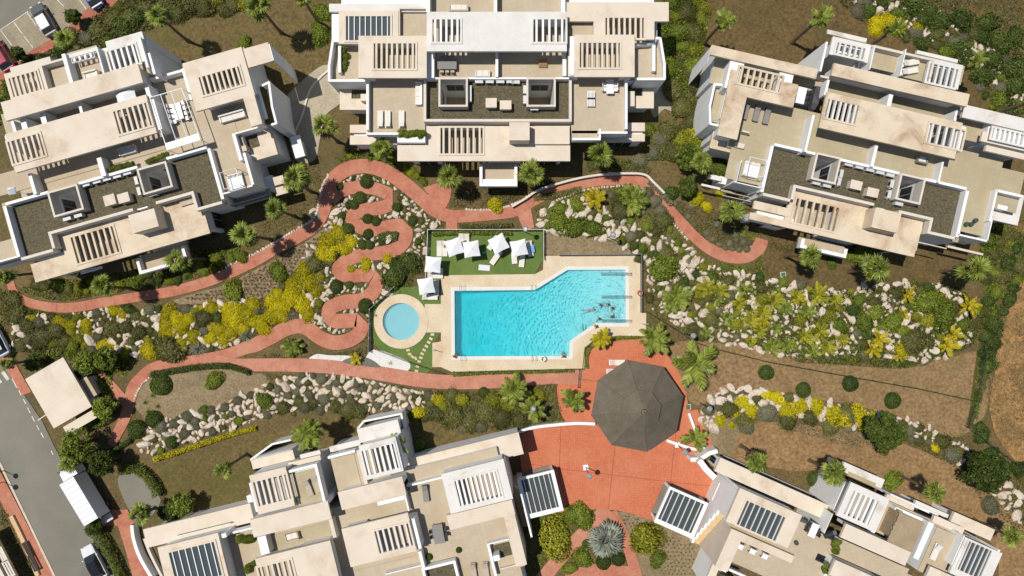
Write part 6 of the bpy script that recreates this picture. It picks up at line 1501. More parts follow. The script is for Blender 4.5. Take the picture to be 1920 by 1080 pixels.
AREAS = [
 ('the left bank', [(135, 590), (170, 575), (250, 585), (330, 580), (400, 570), (450, 560), (480, 566), (490, 610), (430, 650), (340, 660), (250, 665), (180, 655), (135, 630)], 190, (3, 9)),
 ('the far left bank', [(20, 600), (60, 590), (100, 590), (60, 650), (25, 660)], 22, (4, 9)),
 ('the slope above the bottom-left block', [(275, 805), (300, 790), (360, 775), (430, 752), (480, 730), (520, 712), (570, 702), (640, 705), (720, 722), (790, 735), (830, 745), (815, 765), (790, 780), (740, 768), (680, 770), (600, 765), (520, 772), (430, 805), (340, 830), (285, 850), (262, 845)], 420, (3, 8.5)),
 ('the zigzag path', [(575, 400), (600, 385), (620, 360), (650, 325), (690, 322), (740, 345), (780, 380), (830, 410), (820, 425), (790, 440), (800, 470), (780, 500), (740, 540), (700, 600), (640, 625), (600, 625), (575, 600), (590, 530), (610, 490), (660, 480), (650, 430), (620, 430), (590, 430)], 170, (2.5, 7.5)),
 ('the yellow flowering bank', [(575, 460), (590, 460), (585, 500), (610, 540), (605, 600), (560, 610), (560, 520)], 30, (4, 8)),
 ('the rockery above the pool', [(1010, 400), (1040, 380), (1090, 370), (1130, 390), (1180, 420), (1240, 440), (1290, 460), (1330, 500), (1300, 520), (1220, 500), (1205, 478), (1150, 450), (1060, 440), (1015, 430)], 120, (3.5, 12)),
 ('the large right rockery', [(1210, 480), (1300, 490), (1360, 505), (1430, 520), (1540, 545), (1620, 535), (1680, 530), (1760, 535), (1800, 550), (1835, 580), (1820, 640), (1780, 670), (1700, 680), (1600, 665), (1500, 668), (1430, 660), (1340, 640), (1270, 610), (1215, 575)], 330, (2.5, 9.5)),
 ('the strip below the right lawn', [(1310, 790), (1330, 745), (1370, 728), (1430, 728), (1480, 742), (1560, 758), (1640, 775), (1700, 785), (1740, 800), (1760, 830), (1720, 830), (1680, 800), (1600, 800), (1520, 785), (1440, 765), (1370, 775), (1345, 810)], 150, (3, 11)),
 ('the top right bank', [(1600, 0), (1680, 5), (1760, 20), (1830, 60), (1890, 100), (1920, 130), (1920, 190), (1860, 150), (1800, 100), (1700, 50), (1620, 25)], 110, (3, 9)),
 ('the slope near the right edge', [(1740, 800), (1800, 830), (1860, 880), (1920, 930), (1920, 990), (1870, 940), (1820, 880), (1760, 840)], 45, (4, 10)),
]
allr = []
for wh, q, n, (r0, r1) in AREAS:
    xs_, ys_ = [p[0] for p in q], [p[1] for p in q]; mine = []; tries = 0
    while len(mine) < n and tries < n * 60:
        tries += 1
        x, y = rnd.uniform(min(xs_), max(xs_)), rnd.uniform(min(ys_), max(ys_))
        r = r0 + (r1 - r0) * max(0.0, (1 - tries / (n * 25))) * rnd.random() ** .8 + rnd.uniform(0, 1)
        if not inpoly(x, y, q) or on_path(x, y, r * .8): continue
        if any((x - a) ** 2 + (y - b_) ** 2 < ((r + c) * .92) ** 2 for a, b_, c, _ in mine): continue
        if any((x - a) ** 2 + (y - b_) ** 2 < (c * .85 + r * .35) ** 2 for a, b_, c in USED): continue
        if inpoly(x, y, DECKQ) or inpoly(x, y, TURFQ) or inpoly(x, y, PLZQ) or inpoly(x, y, RPQ): continue
        mine.append((x, y, r, wh))
    allr += mine
allr.sort(key=lambda t_: -t_[2])
sv, sf = [], []; off_ = 0
arrs = []
for m_ in ROCKS:
    V = np.empty(len(m_.vertices) * 3); m_.vertices.foreach_get('co', V); F = np.empty(len(m_.polygons) * 3, int); m_.polygons.foreach_get('vertices', F)
    arrs.append((V.reshape(-1, 3), F.reshape(-1, 3)))
for k, (x, y, r, wh) in enumerate(allr):
    p = P(x, y, .2); rm = M(r); sc = (rm * rnd.uniform(1.0, 1.7), rm * rnd.uniform(.7, 1.0), rm * rnd.uniform(.5, .95)); rz = rnd.uniform(0, 6.28); i = rnd.randrange(9)
    if k < 295:
        o = bpy.data.objects.new('boulder', ROCKS[i]); COL.objects.link(o)
        o.location = (p.x, p.y, sc[2] * .1); o.rotation_euler = (rnd.uniform(-.3, .3), rnd.uniform(-.3, .3), rz); o.scale = sc
        xs_ = [p_[0] for q_ in AREAS if q_[0] == wh for p_ in q_[1]]; ys_ = [p_[1] for q_ in AREAS if q_[0] == wh for p_ in q_[1]]
        o['label'] = f"{'large' if r > 9.5 else 'medium' if r > 7.5 else 'smaller'} {'long' if sc[0] > 1.5 * sc[1] else 'chunky'} pale boulder in {wh}, {part_of(x, y, min(xs_), min(ys_), max(xs_), max(ys_))}"; o['category'] = 'boulder'; o['group'] = f'boulders in {wh}'
    else:
        V, F = arrs[i]; c, s_ = math.cos(rz), math.sin(rz); V = V * np.array(sc)
        V = np.stack([V[:, 0] * c - V[:, 1] * s_ + p.x, V[:, 0] * s_ + V[:, 1] * c + p.y, V[:, 2] + sc[2] * .16], 1)
        sv.append(V); sf.append(F + off_); off_ += len(V)
o = obj('small_stones', np_mesh('small_stones', np.concatenate(sv), np.concatenate(sf)), MT['rock'], kind='stuff'); o['label'] = 'smaller pale stones filling the rockeries'; o['category'] = 'stones'
# stone edging along paths
def edging(pts, label, s=0.16, step=0.34):
    cl = [(P(x, y).x, P(x, y).y) for x, y in catmull(pts, 10)]; V_, F_ = [], []; off = 0; acc = 0
    for a, b_ in zip(cl, cl[1:]):
        acc += math.dist(a, b_)
        if acc < step: continue
        acc = 0; V, F = arrs[rnd.randrange(9)]; V = V * np.array([s * rnd.uniform(.8, 1.5), s * rnd.uniform(.8, 1.3), s * .8]); rz = rnd.uniform(0, 6); c, q = math.cos(rz), math.sin(rz)
        V_.append(np.stack([V[:, 0] * c - V[:, 1] * q + b_[0], V[:, 0] * q + V[:, 1] * c + b_[1], V[:, 2] + .08], 1)); F_.append(F + off); off += len(V)
    o = obj('stone_edging', np_mesh('stone_edging', np.concatenate(V_), np.concatenate(F_)), MT['rock'], kind='stuff'); o['label'] = label; o['category'] = 'stones'
edging(catmull([(420, 503), (470, 480), (520, 452), (560, 428), (590, 408), (598, 380), (605, 350), (618, 325)], 6), 'small white edging stones along the path below the left block')
edging(catmull([(250, 757), (256, 740), (266, 722), (280, 708)], 6), 'small edging stones at the sandy bed corner', .14)
edging(catmull([(870, 392), (900, 394), (940, 390), (975, 378), (1000, 362), (1040, 345)], 6), 'small edging stones above the path under the top central block')
edging(catmull([(1040, 378), (1090, 358), (1150, 350), (1200, 352), (1230, 375), (1250, 405), (1290, 450)], 6), 'small edging stones along the inside of the right path', .15)

# ---- ground cover too fine to count: leaf scatter over the planted beds
def cover(label, q, dens, mat, leaf=0.10, h=0.25, tint=(.1, .9), clump=0.0, avoid=True, rows=None):
    xs_, ys_ = [p[0] for p in q], [p[1] for p in q]
    ar = abs(area(q)) / 2 * (H / FPX) ** 2; N = int(ar * dens * 1.35)
    bw, bh = max(xs_) - min(xs_), max(ys_) - min(ys_)
    N2 = int(N * bw * bh / (abs(area(q)) / 2)) + 10
    x = rng.uniform(min(xs_), max(xs_), N2); y = rng.uniform(min(ys_), max(ys_), N2)
    # natural patches: thin out by a smooth random field
    fld = np.zeros(N2)
    for k in range(10):
        a, f = rng.uniform(0, 6.28), rng.uniform(.02, .13); fld += np.sin(x * f * np.cos(a) * 1.6 + y * f * np.sin(a) * 1.6 + rng.uniform(0, 6.28))
    keep = fld > rng.normal(size=N2) * 1.2 - 2.2 + clump * 2.2
    x, y = x[keep], y[keep]; fld = fld[keep]
    # inside polygon
    ins = np.zeros(len(x), bool); j = len(q) - 1
    for i in range(len(q)):
        (xi, yi), (xj, yj) = q[i], q[j]
        with np.errstate(divide='ignore', invalid='ignore'):
            cr = ((yi > y) != (yj > y)) & (x < (xj - xi) * (y - yi) / ((yj - yi) if yj != yi else 1e-9) + xi)
        ins ^= cr; j = i
    x, y, fld = x[ins], y[ins], fld[ins]
    if avoid and len(x):
        ok = np.ones(len(x), bool)
        for k0 in range(0, len(x), 20000):
            sl_ = slice(k0, k0 + 20000)
            d2 = (x[sl_, None] - PA[None, ::2, 0]) ** 2 + (y[sl_, None] - PA[None, ::2, 1]) ** 2
            ok[sl_] = (d2 > (PA[None, ::2, 2] + 1) ** 2).all(1)
        x, y, fld = x[ok], y[ok], fld[ok]
    n = len(x); s_ = H / FPX
    c = np.stack([(x - 960) * s_, (540 - y) * s_, rng.uniform(.02, h, n) * (.6 + .4 * np.sin(x * .5) * np.cos(y * .43))], 1); c[:, 2] = np.maximum(c[:, 2], .03)
    V, F = leaf_quads(c, unit(rng.normal(size=(n, 3)) * .8 + np.array([0, 0, .8])), leaf * 1.2 * rng.uniform(.5, 1.4, n), .5)
    tn = np.clip(tint[0] + (tint[1] - tint[0]) * (rng.random(n) * .8 + .05 * fld), 0, 1)
    o = obj('ground_cover', np_mesh('ground_cover', V, F, np.repeat(tn, 4)), LM[mat], kind='stuff'); o['label'] = label; o['category'] = 'ground cover'
    return n
NC = 0
NC += cover('low green planting along the left path', [(0, 540), (25, 560), (60, 580), (130, 588), (240, 570), (245, 590), (180, 600), (100, 605), (40, 600), (0, 590)], 60, 'green')
NC += cover('low green planting above the left path', [(30, 540), (60, 555), (120, 565), (200, 552), (330, 533), (430, 505), (420, 490), (330, 510), (200, 535), (80, 530)], 60, 'green')
NC += cover('mixed low shrubs on the far left bank', [(0, 590), (100, 600), (140, 590), (300, 580), (330, 660), (250, 680), (190, 650), (100, 690), (0, 640)], 45, 'olive', .11)
NC += cover('mixed low plants on the yellow flowering bank', [(270, 580), (400, 565), (500, 550), (560, 500), (600, 450), (640, 430), (670, 480), (600, 540), (610, 600), (560, 610), (480, 640), (390, 665), (290, 675)], 35, 'olive', .10)
NC += cover('low plants inside the bends of the zigzag path', [(620, 330), (690, 322), (740, 340), (790, 380), (840, 420), (800, 440), (800, 470), (770, 540), (690, 610), (690, 640), (650, 650), (600, 640), (590, 560), (620, 480), (640, 400)], 90, 'green', .08, .2)
NC += cover('green strip under the top central block', [(620, 290), (660, 280), (720, 285), (760, 300), (800, 330), (790, 345), (740, 320), (690, 300), (640, 305)], 80, 'green')
NC += cover('green planting below the top central block', [(840, 345), (880, 355), (980, 345), (1070, 335), (1040, 350), (980, 378), (900, 392), (850, 390), (828, 380)], 55, 'olive')
NC += cover('dry bed beside the left block', [(400, 500), (460, 470), (540, 430), (590, 400), (610, 310), (600, 290), (560, 330), (520, 400), (450, 450), (380, 480)], 35, 'olive', .09, .15)
NC += cover('grass and weeds in the rockery above the pool', [(1000, 390), (1060, 365), (1150, 350), (1210, 355), (1270, 430), (1330, 490), (1420, 500), (1300, 520), (1210, 500), (1200, 478), (1130, 450), (1020, 440)], 50, 'green', .09)
NC += cover('low plants between the boulders right of the pool', [(1205, 480), (1330, 500), (1430, 500), (1470, 530), (1400, 640), (1320, 640), (1220, 600)], 45, 'green', .1)
NC += cover('low plants between the boulders of the large right rockery', [(1430, 530), (1600, 545), (1700, 525), (1800, 540), (1850, 590), (1820, 650), (1700, 690), (1500, 680), (1400, 640)], 65, 'olive', .12, .4)
NC += cover('fresh green growth in the large right rockery', [(1330, 510), (1430, 530), (1600, 545), (1700, 525), (1800, 540), (1850, 590), (1820, 650), (1700, 690), (1500, 680), (1400, 640), (1330, 600)], 60, 'green', .12, .4, clump=.5)
NC += cover('green growth along the curved right path', [(1250, 375), (1300, 380), (1360, 400), (1420, 435), (1400, 470), (1330, 455), (1280, 410)], 60, 'olive', .09)
NC += cover('green strip under the curved right path', [(1330, 485), (1400, 500), (1430, 470), (1430, 520), (1380, 525), (1320, 505)], 70, 'green', .1)
NC += cover('dense shrubbery between the top central and right blocks', [(1225, 60), (1250, 0), (1320, -10), (1325, 60), (1305, 130), (1330, 200), (1320, 290), (1260, 300), (1200, 300), (1215, 240), (1260, 230), (1275, 170), (1240, 130)], 90, 'green', .13, .5)
NC += cover('shrubbery beside the car park', [(60, 125), (110, 80), (160, 50), (200, 10), (280, -10), (460, -10), (470, 20), (400, 25), (300, 50), (240, 65), (190, 80), (130, 110), (80, 130)], 90, 'olive', .13, .6)
NC += cover('shrubbery at the left edge', [(-10, 150), (15, 150), (20, 200), (0, 235), (-20, 220)], 90, 'green', .13, .6)
NC += cover('green verge beside the right block', [(1850, 420), (1890, 425), (1930, 440), (1930, 520), (1880, 560), (1865, 640), (1850, 700), (1830, 790), (1820, 760), (1840, 640), (1845, 540), (1835, 470)], 90, 'green', .12, .4)
NC += cover('scrub on the top right bank', [(1560, -10), (1700, -10), (1800, 10), (1930, 90), (1930, 240), (1870, 230), (1840, 150), (1760, 90), (1640, 60), (1590, 20)], 55, 'olive', .12, .4)
NC += cover('mixed low shrubs below the pool path', [(800, 735), (900, 735), (1000, 725), (1040, 760), (1020, 800), (960, 805), (880, 805), (800, 790), (790, 760)], 70, 'olive', .12, .35)
NC += cover('low planting above the bottom-left block', [(300, 850), (360, 830), (450, 795), (540, 770), (640, 770), (700, 780), (690, 770), (600, 760), (520, 765), (430, 800), (340, 825)], 60, 'olive', .1, .3)
NC += cover('green edging plants along the lower path', [(480, 660), (560, 668), (640, 660), (690, 650), (700, 660), (640, 672), (580, 668), (500, 676)], 50, 'dark', .08, .2)
NC += cover('low green plants below the lower path', [(500, 700), (640, 706), (780, 728), (900, 734), (960, 728), (960, 740), (880, 745), (770, 738), (640, 715), (500, 712)], 45, 'olive', .08, .2)
NC += cover('planting below the plaza', [(990, 960), (1060, 960), (1120, 960), (1100, 990), (1060, 1020), (1020, 1060), (990, 1090), (985, 1000)], 70, 'green', .1, .3)
NC += cover('low plants on the island below the plaza', [(1100, 1000), (1135, 975), (1165, 1010), (1175, 1055), (1110, 1060), (1070, 1060)], 35, 'olive', .09, .2)
NC += cover('dry scrub behind the bottom-right block', [(1440, 790), (1560, 800), (1640, 800), (1640, 840), (1560, 830), (1460, 800)], 60, 'grey', .09, .3)
NC += cover('scrub on the slope near the right edge', [(1720, 790), (1800, 820), (1930, 900), (1930, 1010), (1850, 950), (1780, 870), (1700, 830)], 40, 'olive', .1, .3)
NC += cover('grey scrub around the right rock strip', [(1370, 760), (1440, 770), (1540, 790), (1500, 800), (1420, 790), (1380, 810), (1350, 800)], 60, 'grey', .08, .3)
NC += cover('planting around the pavilion', [(960, 720), (1040, 715), (1050, 760), (1060, 795), (985, 800)], 70, 'olive', .1, .3)
NC += cover('dark grass below the right block', [(1440, 440), (1500, 455), (1600, 470), (1600, 490), (1500, 480), (1440, 465)], 60, 'olive', .1, .3)
NC += cover('shrubs under the left block', [(80, 520), (150, 525), (270, 505), (400, 465), (430, 460), (420, 490), (330, 510), (200, 535), (90, 535)], 70, 'green', .12, .4)
NC += cover('plants around the gatehouse', [(60, 660), (120, 655), (230, 650), (245, 690), (210, 700), (215, 740), (190, 730), (175, 690), (120, 670), (70, 700)], 70, 'green', .12, .5)
NC += cover('dry roadside growth', [(0, 935), (10, 940), (75, 1090), (40, 1090), (0, 1000)], 50, 'olive', .1, .3)
NC += cover('dry grass on the top right field', [(1760, 10), (1800, -20), (1950, -20), (1960, 90), (1880, 60)], 40, 'brown', .12, .2)
NC += cover('dry grass of the right field', [(1885, 420), (1950, 400), (1950, 870), (1880, 820), (1850, 760), (1865, 620)], 45, 'brown', .12, .15, (.3, 1))
# rows of dry tufts in the tan bed and below the plaza
def tuft_rows(label, q, pitch, mat='brown', r=0.24, nb=26):
    xs_, ys_ = [p[0] for p in q], [p[1] for p in q]; V_, F_, T_ = [], [], []; off = 0; row = 0; y = min(ys_)
    while y < max(ys_):
        x = min(xs_) + (row % 2) * pitch / 2
        while x < max(xs_):
            xx, yy = x + rnd.uniform(-1.2, 1.2), y + rnd.uniform(-1.2, 1.2)
            if inpoly(xx, yy, q) and not on_path(xx, yy, 3):
                p = P(xx, yy); n = nb; d = rand_dirs(n, .05); c = d * r * rng.uniform(.4, 1, (n, 1)) + np.array([p.x, p.y, .03])
                V, F = leaf_quads(c, unit(rng.normal(size=(n, 3)) + np.array([0, 0, .6])), .09 * rng.uniform(.6, 1.3, n), .4); V_.append(V); F_.append(F + off); off += len(V); T_.append(np.repeat(rng.uniform(0, 1, n), 4))
            x += pitch
        y += pitch * .86; row += 1
    o = obj('grass_tufts', np_mesh('grass_tufts', np.concatenate(V_), np.concatenate(F_), np.concatenate(T_)), LM[mat], kind='stuff'); o['label'] = label; o['category'] = 'grass'
tuft_rows('rows of dry brown tufts in the tan bed above the yellow bank', [(330, 562), (420, 538), (500, 498), (560, 465), (610, 430), (622, 440), (590, 470), (555, 500), (525, 540), (480, 558), (420, 562)], 7.5)
tuft_rows('rows of small tufts in the sandy bed below the plaza', [(1155, 962), (1205, 975), (1190, 1000), (1180, 990)], 7, 'olive', .14, 14)
tuft_rows('rows of tufts in the bed left of the right canopy', [(1245, 1000), (1300, 1020), (1315, 1085), (1240, 1085), (1225, 1040)], 8, 'olive', .15, 14)
# ------------------------------------------------------------------ pool furniture
MT['canvas'] = plain('white_canvas', (0.74, 0.75, 0.77), 0.8)
MT['cushion'] = plain('cream_cushion', (0.66, 0.63, 0.56), 0.85)
MT['grey_fab'] = plain('grey_fabric', (0.22, 0.21, 0.20), 0.85)
MT['beige_fab'] = plain('beige_fabric', (0.42, 0.36, 0.28), 0.85)
MT['chrome'] = plain('steel', (0.45, 0.47, 0.48), 0.25, 0.8)
MT['green_metal'] = plain('dark_green_fence', (0.02, 0.05, 0.03), 0.6)
MT['ac'] = plain('air_conditioner_casing', (0.52, 0.53, 0.52), 0.5)
def col(name, c, r=.6): return plain(name, c, r)
def B1(*a, **k): return MB().box(*a, **k)

# lounger (local: length along y, head at +y)
def lounger_proto(fab, frm=None):
    frm = frm or MT['white_metal']
    r = proto('sun_lounger')
    ppart(r, 'frame', B1(-.34, -.98, .24, .34, .98, .30), frm)
    for sx in (-1, 1):
        for sy in (-.8, .8): ppart(r, 'leg', B1(sx * .3 - .025, sy - .025, 0, sx * .3 + .025, sy + .025, .24), frm)
    m = MB().box(-.31, -.95, .30, .31, .28, .38); ppart(r, 'mattress', m, fab)
    bk = MB(); bk.v = [(-.31, .30, .31), (.31, .30, .31), (.31, .94, .62), (-.31, .94, .62), (-.31, .26, .39), (.31, .26, .39), (.31, .90, .70), (-.31, .90, .70)]
    bk.f = [(3, 2, 1, 0), (4, 5, 6, 7), (0, 1, 5, 4), (1, 2, 6, 5), (2, 3, 7, 6), (3, 0, 4, 7)]; ppart(r, 'backrest', bk, fab)
    return r
LW, LG, LB = lounger_proto(MT['cushion']), lounger_proto(MT['grey_fab'], MT['dark']), lounger_proto(MT['beige_fab'], MT['beige_fab'])
def lounger(x, y, deg, label, z=0.03, p=None, group=None):
    q = P(x, y, z + .35); return place(p or LW, (q.x, q.y, z), math.radians(deg), 1, label, 'sun lounger', group)
GL = 'sun loungers on the sunbathing lawn'
for x, y, a, lb in [(824, 466, 0, 'white sun lounger at the left end of the sunbathing lawn'), (834, 466, 0, 'white sun lounger with a person lying under the first parasol'), (865, 452, 0, 'white sun lounger peeking out behind the two middle parasols'), (875, 452, 0, 'right one of two white sun loungers behind the middle parasols'),
                    (930, 483, -35, 'white sun lounger angled below the tilted parasol'), (925, 455, -35, 'white sun lounger under the tilted parasol'), (964, 480, 5, 'white sun lounger under the right parasol'), (979, 486, -5, 'white sun lounger below the right parasol'), (994, 466, 8, 'white sun lounger with blue towel right of the right parasol'),
                    (816, 517, 90, 'white sun lounger below the left parasol'), (816, 508, 90, 'white sun lounger half under the left parasol'), (806, 557, 90, 'white sun lounger below the lower left parasol'), (818, 540, 0, 'white sun lounger right of the lower left parasol')]:
    lounger(x, y, a, lb, 0.15)
q = P(908, 502, .1)
obj('towel', MB().box(-.7, -.35, .1, .7, .35, .18, math.radians(-5), (q.x, q.y, 0)), col('pale_lilac_towel', (.62, .60, .68)), label='pale lilac towel spread on the grass by the pool', cat='towel')
q = P(998, 464, .7); obj('towel', MB().box(-.25, -.6, .40, .25, .3, .43, math.radians(8), (q.x, q.y, .15)), col('blue_patterned_towel', (.12, .32, .60)), label='blue towel on the lounger at the right of the lawn', cat='towel')
ball = bmesh.new(); bmesh.ops.create_uvsphere(ball, u_segments=16, v_segments=10, radius=.22); bmx = bpy.data.meshes.new('beach_ball'); ball.to_mesh(bmx); ball.free()
o = obj('beach_ball', bmx, col('turquoise_rubber', (.02, .42, .42), .35), label='turquoise ball on the grass beside the second parasol', cat='ball'); q = P(908, 473, .2); o.location = (q.x, q.y, .25)

def parasol(x, y, wpx, deg, label, h=2.45, tilt=(0, 0)):
    q = P(x, y, h); s = wpx * (H - h) / FPX / 2
    t = thing('parasol', label, 'parasol', (q.x, q.y, 0.03))
    ca, sa = math.cos(math.radians(deg)), math.sin(math.radians(deg)); tx, ty = tilt
    def pt(u, v, z): return (q.x + u * ca - v * sa, q.y + u * sa + v * ca, z + u * tx + v * ty)
    cor = [(-s, -s), (s, -s), (s, s), (-s, s)]
    for k in range(4):
        a, b_ = cor[k], cor[(k + 1) % 4]; mid = ((a[0] + b_[0]) * .46, (a[1] + b_[1]) * .46)
        mb = MB(); ap = pt(0, 0, h + .55)
        A_, B_, M_ = pt(*a, h), pt(*b_, h), pt(*mid, h + .08)
        mb.poly([ap, A_, M_]); mb.poly([ap, M_, B_])
        mb.poly([A_, (A_[0], A_[1], A_[2] - .14), (M_[0], M_[1], M_[2] - .14), M_]); mb.poly([M_, (M_[0], M_[1], M_[2] - .14), (B_[0], B_[1], B_[2] - .14), B_])
        obj('canopy_panel', mb, MT['canvas'], t)
        obj('rib', MB().tube([pt(0, 0, h + .5), pt(a[0] * .98, a[1] * .98, h - .02)], .018, 5), MT['white_metal'], t)
    obj('pole', MB().cyl(q.x, q.y, .06, h + .62, .03, n=8), MT['white_metal'], t)
    obj('base', MB().cyl(q.x, q.y, .04, .12, .34, .30, 14), MT['dark'], t)
for a in [(852, 463, 31, 18, 'white square parasol at the left of the sunbathing lawn row'), (884, 467, 30, 8, 'white square parasol second in the sunbathing lawn row'), (935, 457, 31, 28, 'white square parasol tilted to a diamond, third in the row'), (973, 465, 30, 12, 'white square parasol at the right of the sunbathing lawn'), (812, 496, 30, -5, 'white square parasol above the pool deck corner at left'), (799, 536, 30, 10, 'white square parasol nearest the paddling pool')]:
    parasol(*a)

# ---- fences
def fence(pts, label, h=1.1, mat=None, glass=None, post=1.8, name='fence', z=0.03):
    mat = mat or MT['white_metal']; W_ = [P(x, y, h * .5) for x, y in pts]
    t = thing(name, label, 'fence', (W_[0].x, W_[0].y, 0))
    for k in range(len(W_) - 1):
        a, b_ = W_[k], W_[k + 1]; L_ = (b_ - a).length; n = max(1, round(L_ / post)); d = (b_ - a).normalized(); nn = Vector((-d.y, d.x, 0)) * .012
        for i in range(n + (1 if k == len(W_) - 2 else 0)):
            p = a + (b_ - a) * i / n; obj('post', MB().box(-.03, -.03, 0, .03, .03, h, 0, (p.x, p.y, z)), mat, t)
        obj('rail', MB().tube([(a.x, a.y, z + h - .03), (b_.x, b_.y, z + h - .03)], .03, 6), mat, t)
        for i in range(n):
            p0, p1 = a + (b_ - a) * ((i + .04) / n), a + (b_ - a) * ((i + .96) / n)
            obj('panel', MB().prism([tuple((p0 + nn)[:2]), tuple((p0 - nn)[:2]), tuple((p1 - nn)[:2]), tuple((p1 + nn)[:2])], z + .08, z + h - .08), glass or MT['glass'], t)
fence([(798, 540), (800, 500), (803, 431), (1019, 431), (1019, 486)], 'white glass fence around the sunbathing lawn')
fence([(692, 660), (694, 580), (740, 538)], 'glass fence left of the paddling pool', mat=MT['metal'])
fence([(1048, 478), (1202, 477), (1202, 585)], 'glass fence behind the shallow end of the pool', mat=MT['metal'])
MT['mesh'] = glassmat('green_wire_mesh', (0.02, 0.05, 0.03), 0.16, .8, .95)
fence([(705, 655), (768, 679), (830, 700)], 'green wire fence below the paddling pool', mat=MT['green_metal'], glass=MT['mesh'])
fence([(1214, 585), (1262, 614), (1300, 640), (1335, 652), (1440, 678), (1600, 707), (1720, 728), (1832, 752)], 'long dark green wire fence crossing the right lawn', 1.3, MT['green_metal'], MT['mesh'], 2.6)
fence([(1846, 640), (1840, 700), (1828, 760), (1815, 800), (1850, 830), (1920, 880)], 'dark wire fence along the ochre field', 1.3, MT['green_metal'], MT['mesh'], 2.6)
fence([(850, 697), (940, 695), (1092, 691), (1096, 652), (1118, 634)], 'green railing along the lower pool edge', 1.0, MT['green_metal'], MT['mesh'], 2.2)
fence([(1086, 694), (1084, 726)], 'short gate fence between pool path and pavilion', 1.1, MT['green_metal'], MT['mesh'], 1.0)

# ---- handrails in the shallow end, pool edge things
for y, lb in [(513, 'upper'), (556, 'middle'), (601, 'lower')]:
    a, b_ = P(1128, y, .5), P(1183, y, .5); t = thing('handrail', f'steel double handrail at the shallow end, {lb} one of three', 'handrail', (a.x, a.y, -.3))
    for dy in (-.1, .1):
        obj('rail', MB().tube([(a.x, a.y + dy, -.25), (a.x, a.y + dy, .5), (b_.x - .9, b_.y + dy, .72), (b_.x, b_.y + dy, .85), (b_.x, b_.y + dy, .08)], .035, 6), MT['chrome'], t)
        obj('post', MB().cyl((a.x + b_.x) / 2, a.y + dy, -.6, .62, .025, n=6), MT['chrome'], t)
def ladder(x, y, deg, label):
    q = P(x, y, .5); t = thing('pool_ladder', label, 'pool ladder', (q.x, q.y, .1)); r = math.radians(deg); c, s = math.cos(r), math.sin(r)
    f = lambda u, v, z: (q.x + u * c - v * s, q.y + u * s + v * c, z)
    for u in (-.25, .25): obj('side_rail', MB().tube([f(u, .45, .1), f(u, .4, .7), f(u, .1, .8), f(u, -.12, .5), f(u, -.12, -.8)], .025, 6), MT['chrome'], t)
    for z in (-.15, -.45, -.75): obj('rung', MB().tube([f(-.25, -.12, z), f(.25, -.12, z)], .02, 5), MT['chrome'], t)
ladder(868, 670, 180, 'steel pool ladder at the lower left corner of the pool'); ladder(866, 542, 0, 'steel pool ladder at the upper left corner of the pool'); ladder(1000, 541, 0, 'steel pool ladder before the angled pool corner'); ladder(1001, 670, 180, 'steel pool ladder at the lower pool edge')
def shower(x, y, label):
    q = P(x, y, 0.1); t = thing('pool_shower', label, 'shower', (q.x, q.y, .08)); obj('column', MB().cyl(q.x, q.y, .08, 2.1, .045, n=8), MT['chrome'], t); obj('head', MB().tube([(q.x, q.y, 2.05), (q.x + .3, q.y, 2.15), (q.x + .4, q.y, 2.0)], .04, 6), MT['chrome'], t); obj('tray', MB().box(-.4, -.4, .08, .4, .4, .11, 0, (q.x, q.y, 0)), MT['deck'], t)
shower(1203, 606, 'steel pool shower on the deck at right'); shower(815, 655, 'steel pool shower beside the turf at left')
def buoy(x, y, label, c):
    q = P(x, y, .9); mb = MB(); n = 18; mb.tube([(q.x + .3 * math.cos(2 * math.pi * k / n), q.y + .3 * math.sin(2 * math.pi * k / n), .9) for k in range(n + 1)], .07, 7)
    t = thing('lifebuoy', label, 'lifebuoy', (q.x, q.y, .05)); obj('ring', mb, col('buoy_' + c, {'w': (.7, .7, .68), 'r': (.6, .12, .1), 'y': (.7, .55, .02)}[c]), t); obj('stand', MB().cyl(q.x, q.y + .28, .03, .88, .03, n=6), MT['white_metal'], t)
buoy(1018, 673, 'white lifebuoy at the lower pool edge', 'w'); buoy(1200, 549, 'red lifebuoy on the right pool fence', 'r'); buoy(1465, 749, 'bright yellow ring among the yellow shrubs on the right rock strip', 'y')

